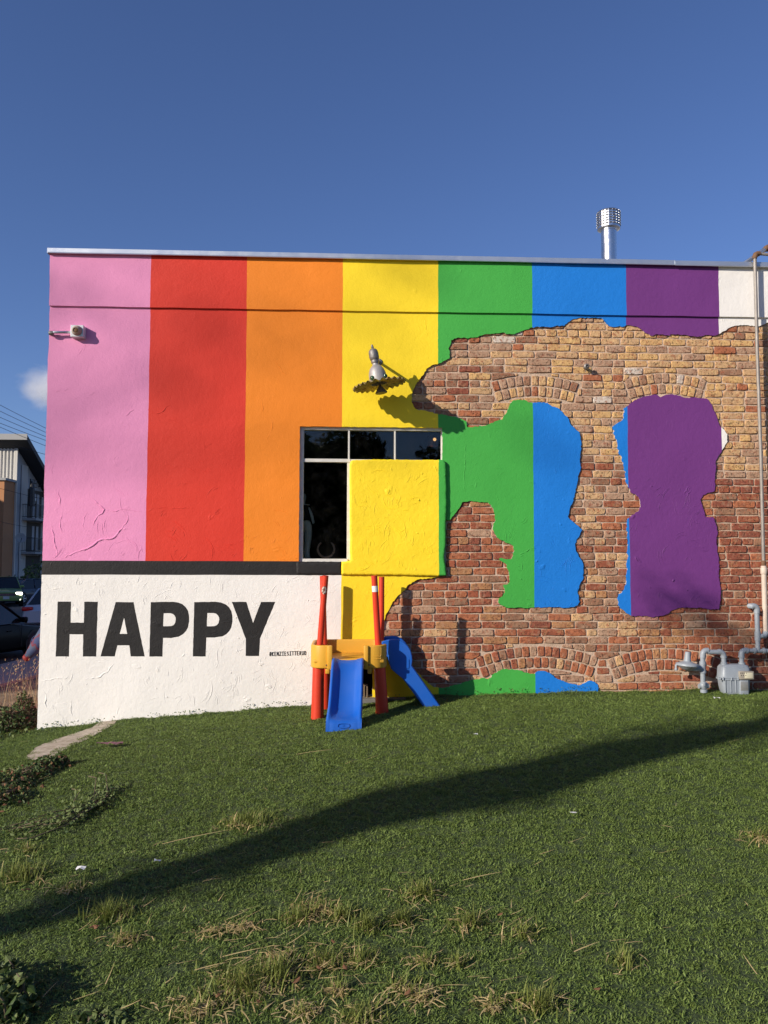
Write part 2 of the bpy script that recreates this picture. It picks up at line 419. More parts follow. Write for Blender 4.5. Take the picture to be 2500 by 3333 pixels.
q_ = N('sandy_gravel')
M['sand'] = q_.set(q_.mix(q_.ramp(q_.noise(11.0, 7.0, 0.75), [(0.35, (0, 0, 0)), (0.62, (1, 1, 1))]), (0.36, 0.29, 0.21, 1), (0.62, 0.54, 0.43, 1)), 0.95, 0.0, q_.bump(q_.noise(30.0, 7.0, 0.75), 1.0, 0.035))

def rngf(a, b, s):
    n = int(round((b - a)/s)); return [a + (b - a)*i/n for i in range(n+1)]
gx = rngf(-400, -60, 34) + rngf(-50, -14, 4) + rngf(-12, 10, 0.4) + rngf(14, 50, 4) + rngf(84, 400, 34)
gy = rngf(-400, -60, 34) + rngf(-50, -14, 4) + rngf(-12, 14, 0.4) + rngf(18, 60, 4) + rngf(94, 500, 34)
terrain = grid_sheet('ground', gx, gy, lambda x, y: (gz(x, y) - 0.03) if (abs(x) < 13 and -13 < y < 15) else min(gz(x, y), 0.2) - 0.06, M['soil'])
terrain['kind'] = 'structure'
# sandy strip where the turf has parted
PATH = [GP(sx, sy) for sx, sy in [(80, 2476), (112, 2440), (180, 2410), (250, 2386), (300, 2370), (330, 2352), (372, 2340), (392, 2342), (372, 2362), (335, 2380), (285, 2408), (225, 2432), (180, 2462), (150, 2478), (110, 2478)]]
PATHP = [(p.x, p.y) for p in PATH]
bm = bmesh.new()
pv = [bm.verts.new((x, y, 0)) for x, y in ragged([((x), (y)) for x, y in PATHP], 0.05, 0.012, rng)]
fc = bm.faces.new(pv); bmesh.ops.triangulate(bm, faces=[fc])
for v in bm.verts: v.co.z = gz(v.co.x, v.co.y) + 0.004
path = obj('path', fix(bm), M['sand']); path['kind'] = 'structure'
LX0, LX1 = -5.4, 5.6
def in_lawn(x, y):
    if inside(PATHP, x, y) and min(seg_dist(Vector((x, y)), Vector(PATHP[i-1]), Vector(PATHP[i])) for i in range(len(PATHP))) > 0.03: return False
    if y > 0.02:
        return x < -2.93 and y < 0.5 and x > -5.2
    edge = -3.9 + 0.5*noise.noise(Vector((y*0.8, 2.0, 0)))
    return x > edge - 1.0
lawn = grid_sheet('lawn', rngf(LX0, LX1, 0.08), rngf(-8.2, 0.6, 0.08), lambda x, y: gz(x, y), M['backing'], in_lawn)
lawn['kind'] = 'structure'
# street beyond, with its kerb and pavement
bm = bmesh.new()
xs_, ys_ = rngf(-90, -4, 4), rngf(10.5, 160, 6)
street = grid_sheet('road', xs_, ys_, lambda x, y: -0.90, M['asphalt']); street['kind'] = 'structure'
bm = bmesh.new()
pa = [ZP(sx, sy, -0.74) for sx, sy in ((-150, 2262), (170, 2180), (170, 2118), (-150, 2196))]
vv = [bm.verts.new((p.x, p.y, z)) for z in (-0.98, -0.76) for p in pa]
bm.faces.new(vv[4:8])
for i in range(4): bm.faces.new((vv[i], vv[(i+1) % 4], vv[4+(i+1) % 4], vv[4+i]))
pave = obj('pavement', fix(bm), M['walk']); pave['kind'] = 'structure'

# ---------------------------------------------------------------- the painted building
B = thing('painted_building', 'low building whose stuccoed wall is painted in rainbow stripes with bare brick showing at right', 'building', (0, 0, 0))
XL = -2.85; XR = 6.6; ZT = 4.545; ZC = 4.023; ZB1 = 1.607; ZB0 = 1.476; ZBOT = -0.6
LINES = [-1.900, -0.985, -0.064, 0.862, 1.784, 2.716, 3.645]
ORDER = ['pink', 'red', 'orange', 'yellow', 'green', 'blue', 'purple', 'white']
STRIPE_LABEL = {'pink': 'pink stripe at the left corner', 'red': 'red stripe', 'orange': 'orange stripe', 'yellow': 'yellow stripe behind the wall lamp',
                'green': 'green stripe right of the window', 'blue': 'blue stripe', 'purple': 'purple stripe', 'white': 'white stripe at the right end', 'black': 'black band under the stripes', 'base': 'white base of the wall'}
def sd(x, z):      # uneven render, metres towards the street are negative
    return (0.007*noise.noise(Vector((x*0.9, z*0.9, 5.0))) + 0.0035*noise.noise(Vector((x*2.7, z*2.7, 9.0)))
            + 0.0012*noise.noise(Vector((x*8.0, z*8.0, 2.0))))
# ragged outline of the bare brick
upper = C5([(105, 720), (130, 660), (165, 600), (205, 555), (225, 510), (270, 480), (330, 465), (385, 440), (415, 425), (420, 380), (408, 345), (425, 310), (430, 272), (470, 258), (490, 250), (560, 258), (640, 250), (680, 235), (740, 222), (800, 215), (860, 208), (900, 222), (960, 222), (1010, 200), (1060, 185), (1100, 168), (1180, 160), (1240, 165), (1300, 155), (1370, 155), (1400, 125), (1450, 95)]) \
    + C6([(80, 982), (200, 978), (280, 985), (310, 1010), (345, 1050), (400, 1055), (470, 1050), (500, 1040), (560, 1050), (610, 1075), (650, 1110), (700, 1130), (740, 1115), (800, 1125), (845, 1130), (850, 1115), (920, 1120), (1000, 1130), (1070, 1138), (1150, 1125), (1210, 1130), (1250, 1115), (1300, 1090), (1345, 1060), (1400, 1045), (1460, 1040), (1540, 1050), (1600, 1045), (1659, 1020)])
bottom = C7([(1655, 1690), (1650, 1605), (1620, 1580), (1580, 1570), (1540, 1590), (1500, 1610), (1420, 1595), (1350, 1570), (1290, 1545), (1260, 1515), (1220, 1495), (1170, 1490), (1140, 1500), (1120, 1515), (1050, 1505), (1000, 1485), (950, 1480), (870, 1475), (830, 1490), (780, 1520), (740, 1560), (680, 1550), (620, 1565), (560, 1575), (520, 1590), (440, 1615), (380, 1630), (300, 1625), (250, 1600)])
yellow_edge = C4([(1080, 800), (1000, 690), (975, 660), (945, 640), (942, 600), (945, 530), (960, 480), (990, 430), (1010, 390), (1035, 355), (1060, 325), (1105, 290), (1130, 250), (1205, 205)]) + C7([(280, 715), (340, 705)])
inner = C7([(372, 690), (372, 240), (415, 240), (450, 200), (480, 160), (505, 125), (520, 90), (550, 85), (600, 78), (640, 82), (700, 90), (735, 90), (760, 110), (780, 150), (795, 200), (800, 240), (785, 260), (775, 300), (790, 345), (810, 380), (850, 405), (910, 430), (945, 450), (955, 490), (945, 530), (930, 560), (880, 560), (850, 550), (830, 555), (850, 580), (885, 600), (905, 650), (915, 700), (920, 750), (900, 770), (865, 775), (870, 800), (880, 835), (860, 870), (830, 890), (820, 920), (850, 945), (880, 960), (940, 965), (1000, 962), (1050, 968), (1125, 962), (1200, 962), (1300, 960), (1380, 965), (1440, 960), (1480, 945), (1498, 915), (1490, 880), (1480, 830), (1500, 770), (1525, 730), (1530, 680), (1530, 620), (1520, 580), (1490, 540), (1470, 500), (1460, 450), (1470, 400), (1500, 360), (1520, 315), (1470, 275), (1420, 235), (1400, 209)])
lobe = C5([(1415, 1680), (1440, 1620), (1455, 1560), (1470, 1500), (1480, 1450), (1490, 1390), (1510, 1330), (1500, 1290), (1505, 1200), (1512, 1130), (1505, 1080), (1495, 1040), (1460, 1010), (1420, 970), (1400, 920), (1360, 880), (1330, 845), (1270, 825), (1230, 795), (1170, 790), (1110, 795), (1070, 790), (1040, 770), (1000, 770), (950, 772), (920, 800), (900, 850), (880, 890), (850, 935), (800, 945), (750, 970), (700, 985), (640, 990), (565, 998), (560, 970), (555, 945), (520, 930), (470, 910), (400, 900), (320, 885), (260, 870), (200, 855), (150, 850), (120, 825), (105, 790)])
def wxz(pts): return [(WP(*p).x, WP(*p).z) for p in pts]
rr = random.Random(5)
BXR = 5.7
U = wxz(upper); U += [(4.6, U[-1][1] + 0.05), (BXR, U[-1][1] - 0.02)]
HOLE = ragged(U + [(BXR, -0.35), (2.0, -0.35)] + wxz(bottom) + wxz(yellow_edge) + wxz(inner) + wxz(lobe), 0.016, 0.0052, rr)
ISL = ragged(wxz(C6([(470, 1730), (490, 1715), (520, 1690), (550, 1665), (600, 1645), (650, 1630), (700, 1620), (740, 1620), (765, 1640), (800, 1625), (850, 1615), (900, 1620), (940, 1635), (990, 1645), (1050, 1640), (1100, 1650), (1150, 1650), (1170, 1670), (1190, 1700), (1200, 1740)])
    + C8([(905, 100), (920, 150), (940, 190), (970, 220), (985, 240), (985, 290), (965, 325), (945, 360), (920, 395), (905, 420), (905, 480), (900, 540), (900, 600), (895, 630), (850, 640), (820, 655), (800, 690), (815, 740), (830, 780), (835, 805), (890, 810), (905, 850), (920, 910), (910, 960), (915, 1010), (920, 1060), (925, 1110), (930, 1160), (925, 1220), (935, 1280), (940, 1330), (935, 1400), (925, 1440), (860, 1440), (800, 1428), (740, 1430), (700, 1428), (650, 1430), (610, 1445), (580, 1470), (540, 1485), (470, 1495), (420, 1485), (330, 1487), (300, 1470), (265, 1440), (240, 1415), (235, 1370), (245, 1335), (275, 1310), (290, 1270), (295, 1220), (300, 1160), (295, 1130), (305, 1090), (300, 1040), (305, 980), (300, 920), (298, 860), (303, 818), (330, 800), (360, 775), (380, 765), (390, 740), (388, 700), (380, 670), (355, 650), (330, 640), (315, 610), (300, 580), (290, 560), (285, 490), (275, 440), (260, 390), (240, 360), (235, 300), (215, 260), (203, 185), (235, 160), (270, 140), (278, 90), (275, 60)])), 0.016, 0.0052, rr)
a_, b_ = WP(*C3(299, 800)), WP(*C3(1402, 1846))
WIN = (a_.x, b_.x, b_.z, a_.z)                 # x0 x1 z0 z1
a_, b_ = WP(*C12(255, 1060)), WP(*C12(705, 1392))
HAT = (a_.x, b_.x, b_.z, a_.z)
# painted letters
LET = {'H': ([(70, 107), (150, 107), (148, 233), (227, 233), (229, 108), (311, 108), (302, 437), (221, 437), (223, 303), (142, 303), (138, 437), (57, 437)], None),
       'A': ([(417, 110), (525, 110), (592, 436), (508, 436), (499, 370), (428, 370), (413, 436), (327, 436)], [(468, 205), (487, 301), (442, 301)]),
       'P': ([(628, 110), (760, 108), (790, 112), (818, 122), (838, 140), (852, 162), (858, 190), (859, 225), (852, 262), (840, 284), (822, 303), (795, 318), (750, 326), (702, 325), (699, 437), (620, 437)], [(706, 178), (745, 177), (760, 181), (770, 189), (777, 202), (778, 216), (774, 236), (765, 248), (750, 254), (703, 255)]),
       'P2': ([(889, 110), (1015, 108), (1048, 112), (1078, 124), (1098, 141), (1112, 164), (1118, 192), (1119, 225), (1112, 262), (1100, 284), (1082, 303), (1058, 316), (1010, 323), (962, 323), (958, 436), (881, 436)], [(967, 176), (1005, 176), (1020, 180), (1031, 190), (1038, 203), (1039, 216), (1034, 236), (1025, 248), (1010, 254), (965, 255)]),
       'Y': ([(1114, 109), (1202, 109), (1242, 235), (1290, 109), (1376, 109), (1284, 330), (1278, 434), (1197, 435), (1198, 330)], None)}
LETP = {}
for k, (o_, h_) in LET.items():
    LETP[k] = (ragged(wxz([CH(*p) for p in o_]), 0.03, 0.0015, rr), ragged(wxz([CH(*p) for p in h_]), 0.03, 0.0012, rr) if h_ else None)
LEFT = [(XL + 0.006*noise.noise(Vector((0, z*3.0, 7.7))) + 0.004*noise.noise(Vector((0, z*14.0, 1.7))), z) for z in rngf(ZBOT, ZT, 0.04)]

verts, edges = [], []
def add_loop(pts, closed=True):
    i0 = len(verts); verts.extend(Vector(p) for p in pts)
    n = len(pts)
    for i in range(n if closed else n-1): edges.append((i0+i, i0+(i+1) % n))
add_loop(LEFT + [(XR, ZT), (XR, ZBOT)])
add_loop(HOLE); add_loop(ISL)
for (x0, x1, z0, z1) in (WIN, HAT):
    add_loop(ragged([(x0, z0), (x1, z0), (x1, z1), (x0, z1)], 0.03, 0.002, rr))
for o_, h_ in LETP.values():
    add_loop(o_)
    if h_: add_loop(h_)
for x in LINES:
    pts = [(x + 0.0035*noise.noise(Vector((x, z*5.0, 0.3))) + 0.002*noise.noise(Vector((x, z*30.0, 0.8))), z) for z in rngf(ZBOT - 0.1, ZT + 0.1, 0.03)]
    add_loop(pts, False)
def hline(z, x0, x1, amp=0.002):
    add_loop([(x, z + amp*noise.noise(Vector((x*4.0, z, 0.5)))) for x in rngf(x0, x1, 0.04)], False)
hline(ZC, XL - 0.1, XR + 0.1, 0.003); hline(ZB1, XL - 0.1, -0.06, 0.002); hline(ZB0, XL - 0.1, -0.06, 0.002)
gstep = 0.03
verts.extend(Vector((x + rr.uniform(-.008, .008), z + rr.uniform(-.008, .008))) for x in rngf(XL + 0.02, XR - 0.02, gstep) for z in rngf(ZBOT + 0.02, ZT - 0.02, gstep))
vo, eo, fo, _, _, _ = delaunay_2d_cdt(verts, edges, [], 0, 1e-6)
PW = lambda x, z: inside(PAN, x, z)
def stripe_at(x):
    for i, L in enumerate(LINES):
        if x < L: return ORDER[i]
    return ORDER[-1]
LB = {k: (min(p[0] for p in o_), max(p[0] for p in o_)) for k, (o_, h_) in LETP.items()}
hb = (min(p[0] for p in HOLE), max(p[0] for p in HOLE), min(p[1] for p in HOLE), max(p[1] for p in HOLE))
def line_x(L, z): return L + 0.0035*noise.noise(Vector((L, z*5.0, 0.3))) + 0.002*noise.noise(Vector((L, z*30.0, 0.8)))
def region(x, z):
    lz = (z - ZBOT)/(ZT - ZBOT)*(len(LEFT)-1); i = max(0, min(len(LEFT)-2, int(lz)))
    if x < lerp(LEFT[i][0], LEFT[i+1][0], lz - i) or x > XR or z > ZT or z < ZBOT: return None
    for (x0, x1, z0, z1) in (WIN, HAT):
        if x0 < x < x1 and z0 < z < z1: return None
    if hb[0] < x < hb[1] and hb[2] < z < hb[3] and inside(HOLE, x, z) and not inside(ISL, x, z): return None
    s = ORDER[-1]
    for k, L in enumerate(LINES):
        if x < line_x(L, z): s = ORDER[k]; break
    if z > ZC + 0.003*noise.noise(Vector((x*4.0, ZC, 0.5))): return s + '^'
    if s in ('pink', 'red', 'orange'):
        zb1 = ZB1 + 0.002*noise.noise(Vector((x*4.0, ZB1, 0.5))); zb0 = ZB0 + 0.002*noise.noise(Vector((x*4.0, ZB0, 0.5)))
        if z < zb0:
            if z < 1.40:
                for k, (a, b) in LB.items():
                    if a < x < b and inside(LETP[k][0], x, z) and not (LETP[k][1] and inside(LETP[k][1], x, z)): return 'let' + k
            return 'base'
        if z < zb1: return 'black'
    return s
faces = []
for f in fo:
    if len(f) < 3: continue
    c = sum((vo[i] for i in f), Vector((0, 0)))/len(f)
    r = region(c.x, c.y)
    if r: faces.append((f, r))
depth_of = lambda r: -0.022 if r.endswith('^') else 0.0
eg = {}
for f, r in faces:
    for i in range(len(f)):
        a, b = f[i], f[(i+1) % len(f)]
        eg.setdefault((min(a, b), max(a, b)), []).append(r)
groups = {}
for f, r in faces: groups.setdefault(r.rstrip('^'), []).append((f, r))
def near_hole(a, b): return True
THICK = 0.036
nlet = {}
for g, fl in groups.items():
    bm = bmesh.new(); vm = {}
    def vert(i, d, key):
        k = (i, key)
        if k not in vm: vm[k] = bm.verts.new((vo[i].x, d + sd(vo[i].x, vo[i].y), vo[i].y))
        return vm[k]
    for f, r in fl:
        d = depth_of(r)
        fc = bm.faces.new([vert(i, d, d) for i in f]); fc.smooth = True
        for i in range(len(f)):
            a, b = f[i], f[(i+1) % len(f)]
            nb = eg[min(a, b), max(a, b)]
            lone = len(nb) == 1 or (r.endswith('^') != nb[1].endswith('^')) or (r.endswith('^') != nb[0].endswith('^'))
            if lone:
                back = THICK if len(nb) == 1 else 0.012
                q = bm.faces.new((vert(b, d, 'e%d' % int(d*1000)), vert(a, d, 'e%d' % int(d*1000)), vert(a, back, 'k%d' % int(back*1000)), vert(b, back, 'k%d' % int(back*1000))))
                q.smooth = False; q.material_index = 1 if (len(nb) == 1 and rr.random() < 0.35) else 0
    bmesh.ops.recalc_face_normals(bm, faces=bm.faces[:])
    if g.startswith('let'):
        obj('painted_letter', bm, [M['black'], M['edge']], B, label='black painted capital letter %s%s' % (g[3], ', second of the two' if g == 'letP2' else ''))
    elif g == 'base': obj('painted_base', bm, [M['white'], M['edge']], B, label=STRIPE_LABEL['base'])
    elif g == 'black': obj('painted_band', bm, [M['black'], M['edge']], B, label=STRIPE_LABEL['black'])
    else:
        left = set(bm.faces); comps = []
        while left:
            seed = left.pop(); st = [seed]; comp = [seed]
            while st:
                f = st.pop()
                for e in f.edges:
                    for f2 in e.link_faces:
                        if f2 in left: left.discard(f2); st.append(f2); comp.append(f2)
            comps.append(comp)
        comps.sort(key=lambda c: -len(c))
        # parapet and field of one stripe stay together; islands among the bricks become patches
        def top(c): return max(v.co.z for f in c for v in f.verts)
        main = [c for c in comps if top(c) > ZC - 0.05]; isl = [c for c in comps if top(c) <= ZC - 0.05]
        for ci, grp in enumerate([sum(main, [])] + [c for c in isl if len(c) > 6]):
            if not grp: continue
            vm2 = {}; b2 = bmesh.new()
            for f in grp:
                nf = b2.faces.new([vm2.setdefault(v, None) or vm2.__setitem__(v, b2.verts.new(v.co)) or vm2[v] for v in f.verts]); nf.smooth = f.smooth; nf.material_index = f.material_index
            if ci == 0: obj('painted_stripe', b2, [M[g], M['edge']], B, label=STRIPE_LABEL[g])
            else:
                c = sum((v.co for v in b2.verts), Vector())/len(b2.verts)
                obj('painted_patch', b2, [M[g], M['edge']], B, label='%s painted patch of render left %s' % (g, 'low by the grass' if c.z < 0.8 else 'among the bare bricks'))
        bm.free()
# raised lips of cracks in the render
def crack(pts, mat, w=0.010, h=0.0045, conv=None, seed=1):
    rc = random.Random(seed)
    P = ragged(wxz([conv(*p) for p in pts]) if conv else pts, 0.022, 0.007, rc, False)
    bm = bmesh.new(); prev = None
    for i, (x, z) in enumerate(P):
        k = math.sin(math.pi*min(1, max(0.08, i/(len(P)-1) if len(P) > 1 else 0)))**0.5
        a = Vector(P[max(0, i-1)]); b = Vector(P[min(len(P)-1, i+1)]); t = (b - a).normalized(); n = Vector((-t.y, t.x))
        ww = w*rc.uniform(0.6, 1.2)*max(k, .15); hh = h*rc.uniform(0.4, 1.3)*max(k, .1)
        base = sd(x, z) + 0.001
        row = [bm.verts.new((x + n.x*ww*s, base - hh*hs, z + n.y*ww*s)) for s, hs in ((-1.0, -0.3), (-0.25, 1.0), (0.35, 0.85), (0.45, -0.3))]
        if prev:
            for j in range(3): bm.faces.new((prev[j], row[j], row[j+1], prev[j+1]))
        prev = row
    fix(bm); o = obj('crack', bm, mat, B)
c2 = lambda x, y: (x/2.328, 1600 + y/2.328)
c1 = lambda x, y: (x/2.552, 750 + y/2.552)
for i, (pl, mt, w, h) in enumerate([
    ([(690, 45), (735, 85), (765, 110), (790, 135), (775, 165), (740, 185), (715, 225), (705, 265)], 'pink', .011, .006),
    ([(790, 135), (850, 145), (880, 150), (930, 130), (1000, 140), (1060, 152), (1100, 150)], 'pink', .008, .005),
    ([(955, 150), (970, 190), (955, 240), (925, 280), (890, 320), (850, 355), (790, 360), (740, 375), (700, 410), (640, 440), (570, 460), (510, 485), (460, 515)], 'pink', .014, .008),
    ([(440, 0), (455, 60), (450, 120)], 'pink', .010, .006), ([(395, 260), (405, 320), (420, 420), (440, 510)], 'pink', .012, .006),
    ([(660, 160), (635, 200), (625, 260), (640, 300)], 'pink', .008, .004), ([(470, 150), (455, 230), (470, 330)], 'pink', .009, .004),
    ([(1110, 150), (1160, 125), (1230, 120), (1290, 125), (1400, 120), (1510, 130)], 'red', .007, .004),
    ([(870, 1260), (850, 1320), (810, 1370), (740, 1410), (640, 1420)], 'white', .010, .006), ([(540, 1590), (535, 1650), (550, 1720)], 'white', .009, .006),
    ([(300, 1440), (400, 1420), (500, 1415), (530, 1390)], 'white', .008, .005), ([(320, 1500), (350, 1540), (340, 1600), (360, 1660)], 'white', .009, .005),
    ([(380, 740), (460, 735)], 'white', .007, .004), ([(900, 1640), (880, 1700)], 'white', .01, .005)]):
    crack(pl, M[mt], w, h, c2, i)
for i, (pl, mt, w, h) in enumerate([
    ([(440, 1338), (500, 1335), (550, 1325), (570, 1300)], 'pink', .007, .004), ([(1050, 1540), (1080, 1505), (1120, 1480)], 'pink', .008, .005),
    ([(1230, 1490), (1270, 1510), (1320, 1518), (1355, 1500), (1380, 1465), (1420, 1452)], 'red', .009, .005),
    ([(590, 530), (640, 550), (690, 545)], 'pink', .006, .003), ([(1160, 330), (1165, 400)], 'pink', .006, .003)]):
    crack(pl, M[mt], w, h, c1, 40 + i)
for i, (pl, mt) in enumerate([([(75, 700), (90, 760), (80, 840), (45, 890), (50, 950)], 'orange'), ([(5, 600), (15, 700)], 'orange'), ([(1265, 0), (1275, 60), (1290, 110)], 'yellow'), ([(110, 300), (190, 410)], 'orange'), ([(850, 160), (860, 230)], 'yellow')]):
    crack(pl, M[mt], .007, .004, C3, 60 + i)
c5 = lambda x, y: (1300 + x/2.552, 1000 + y/2.552)
for i, (pl, mt) in enumerate([([(205, 90), (220, 170), (215, 250)], 'yellow'), ([(545, 1030), (550, 1200), (540, 1400), (545, 1580)], 'green'), ([(1060, 1720), (1090, 1700)], 'green'), ([(650, 1290), (610, 1330)], 'green')]):
    crack(pl, M[mt], .007, .004, c5, 70 + i)
c6 = lambda x, y: (1850 + x/2.552, 650 + y/2.552)
for i, pl in enumerate([[(105, 545), (140, 590), (105, 655)], [(215, 640), (235, 725)], [(250, 745), (225, 820), (200, 865)], [(340, 660), (345, 760)]]):
    crack(pl, M['blue'], .008, .005, c6, 80 + i)

# ---------------------------------------------------------------- brickwork
bm = bmesh.new()
V = {}
xs_ = rngf(0.26, BXR + 0.1, 0.025); zs_ = rngf(-0.5, 4.12, 0.025)
def md(x, z): return 0.0225 + sd(x, z) + 0.0030*noise.noise(Vector((x*14, z*14, 0))) + 0.0022*noise.noise(Vector((x*37, z*37, 4)))
for i, x in enumerate(xs_):
    for j, z in enumerate(zs_): V[i, j] = (x, md(x, z), z)
vm = {}
def gv(k):
    if k not in vm: vm[k] = bm.verts.new(V[k])
    return vm[k]
for i in range(len(xs_)-1):
    for j in range(len(zs_)-1):
        cx = (xs_[i]+xs_[i+1])/2; cz = (zs_[j]+zs_[j+1])/2
        if cx < WIN[1] + 0.03 and WIN[2] - 0.03 < cz < WIN[3] + 0.03: continue
        f = bm.faces.new((gv((i, j)), gv((i+1, j)), gv((i+1, j+1)), gv((i, j+1)))); f.smooth = True
obj('mortar', bm, M['mortar'], B)

ARCHES = []   # centre x, centre z, inner radius, half angle, ring count
def arch(cx, zt_in, R, half, rings=2, rw=0.105): ARCHES.append((cx, zt_in - R, R, half, rings, rw))
p = WP(*c5(1130, 740)); arch(p.x, p.z, 1.16, 0.325)
p = WP(*c6(815, 1612)); arch(p.x, p.z, 1.10, 0.325)
p = WP(1300 + 1150/2.552, 1600 + 1468/2.552); arch(p.x, p.z, 1.48, 0.36)
p = WP(1900 + 560/2.107, 1300 + 1845/2.107); arch(p.x, p.z - 0.02, 1.35, 0.37)
def in_ring(x, z, grow=0.0):
    for cx, cz, R, half, k, rw in ARCHES:
        dx, dz = x - cx, z - cz; r = math.hypot(dx, dz)
        if R - 0.012 - grow < r < R + k*rw + 0.012 + grow and abs(math.atan2(dx, dz)) < half + 0.012: return True
    return False
rb = random.Random(21)
def clip_ring(x, z, zc):
    for cx, cz, R, half, k, rw in ARCHES:
        dx, dz = x - cx, z - cz; r = math.hypot(dx, dz); a = math.atan2(dx, dz)
        lo, hi = R - .010, R + k*rw + .006
        if lo < r < hi and abs(a) < half + .008:
            zt_ = cz + math.sqrt(max(1e-6, hi*hi - dx*dx)); zb_ = cz + math.sqrt(max(1e-6, lo*lo - dx*dx))
            side = (half + .008 - abs(a))*r*math.copysign(1, a)
            if abs(side) < min(abs(zt_ - z), abs(z - zb_)) and abs(side) < .05: return x + side, z
            return x, (zt_ if zc > cz + (lo + hi)/2*math.cos(a) else zb_)
    return x, z
def brick_mesh(w, h, ang, d, cx, cz, wx=None, wz=None):
    """an uneven hand-made brick face with worn arrises"""
    n = []
    hw, hh = w/2, h/2
    j = lambda s: rb.uniform(-s, s)
    for (x, z) in ((-hw, -hh), (-hw*0.33, -hh), (hw*0.33, -hh), (hw, -hh), (hw, 0), (hw, hh), (hw*0.33, hh), (-hw*0.33, hh), (-hw, hh), (-hw, 0)):
        corner = abs(x) == hw and abs(z) == hh
        s = 0.955 if corner else 1.0
        n.append(((x + j(0.004))*s, (z + j(0.0036))*s))
    if wx is not None:
        n = [(px - wx, pz - wz) for px, pz in (clip_ring(x + wx, z + wz, wz) for x, z in n)]
        mz = sum(z for _, z in n)/len(n); mx_ = sum(x for x, _ in n)/len(n)
    else: mz = mx_ = 0.0
    bm = bmesh.new()
    ca, sa = math.cos(ang), math.sin(ang)
    def P(x, z, y): return bm.verts.new((cx + x*ca - z*sa, y, cz + x*sa + z*ca))
    ins = 0.0055
    o1 = [P(x, z, 0.034) for x, z in n]
    o2 = [P(x, z, d + 0.0045 + j(0.001)) for x, z in n]
    tilt = j(0.03); tl2 = j(0.05)
    o3 = [P(mx_ + (x - mx_)*(1 - ins/hw*rb.uniform(0.7, 1.5)), mz + (z - mz)*(1 - ins/hh*rb.uniform(0.7, 1.5)), d + x*tilt*0.4 + z*tl2 + j(0.0008)) for x, z in n]
    c1_ = P(mx_ - hw*0.35, mz + j(0.004), d + j(0.0016)); c2_ = P(mx_ + hw*0.35, mz + j(0.004), d + j(0.0016))
    k = len(n)
    for i in range(k):
        for a, b in ((o1, o2), (o2, o3)):
            bm.faces.new((a[i], a[(i+1) % k], b[(i+1) % k], b[i])).smooth = (a is o2)
    for i in range(k):
        a, b = o3[i], o3[(i+1) % k]
        ctr = c1_ if i in (0, 7, 8, 9) else c2_
        if i == 1: bm.faces.new((a, c2_, c1_)); bm.faces.new((a, b, c2_)); continue
        if i == 6: bm.faces.new((a, b, c1_)); bm.faces.new((a, c1_, c2_)); continue
        bm.faces.new((a, b, ctr))
    bmesh.ops.recalc_face_normals(bm, faces=bm.faces[:])
    return bm
def in_range(x, z): return any(R - .1 < math.hypot(x - cx, z - cz) < R + k*rw + .1 and abs(math.atan2(x - cx, z - cz)) < half + .12 for cx, cz, R, half, k, rw in ARCHES)
def pick(pal):
    t = rb.random()*sum(w for _, w in pal)
    for k, w in pal:
        t -= w
        if t <= 0: return k
    return pal[0][0]
ZSPLIT = WP(2400, 1545).z
def colour(x, z):
    if x > 3.5: hi = z > ZSPLIT
    elif x > 2.2: hi = z > ZSPLIT + 0.05 + rb.uniform(-.05, .12)
    else: hi = z > ZSPLIT + 0.1
    if hi:
        if x < 1.25: return pick([('pinktan', 3), ('brown', 3), ('maroon', 2.0), ('tan', 2), ('rust', 1.5), ('grey', .12)])
        if x < 1.95: return pick([('tan', 4), ('pinktan', 4), ('brown', 1.2), ('yellow', 2), ('rust', .8), ('white', .15), ('grey', .08)])
        return pick([('tan', 5), ('yellow', 4), ('pinktan', 3), ('brown', .6), ('rust', .45), ('white', .12), ('grey', .08)])
    if x > 3.5: return pick([('maroon', 5), ('red', 3), ('brown', 1.5), ('rust', 1), ('pink', .1)])
    if 2.1 < x < 2.75: return pick([('rust', 2.4), ('brown', 2.6), ('red', 2.2), ('pinktan', 2.4), ('tan', 1.4), ('ochre', 1)])
    if x < 2.1 and z < 1.35: return pick([('rust', 3.5), ('red', 2.6), ('ochre', 2.2), ('brown', 2.0), ('pinktan', 1.4), ('maroon', 1), ('tan', .4), ('pink', .15)])
    return pick([('red', 3.5), ('rust', 3), ('ochre', 1.6), ('maroon', 1.8), ('brown', 1.6), ('pinktan', .8), ('pink', .25), ('grey', .06)])
def exposed(x, z): return inside(HOLE, x, z) and not inside(ISL, x, z)
BRK = []
COURSE = 0.0728
ncourse = int((4.12 + 0.4)/COURSE)
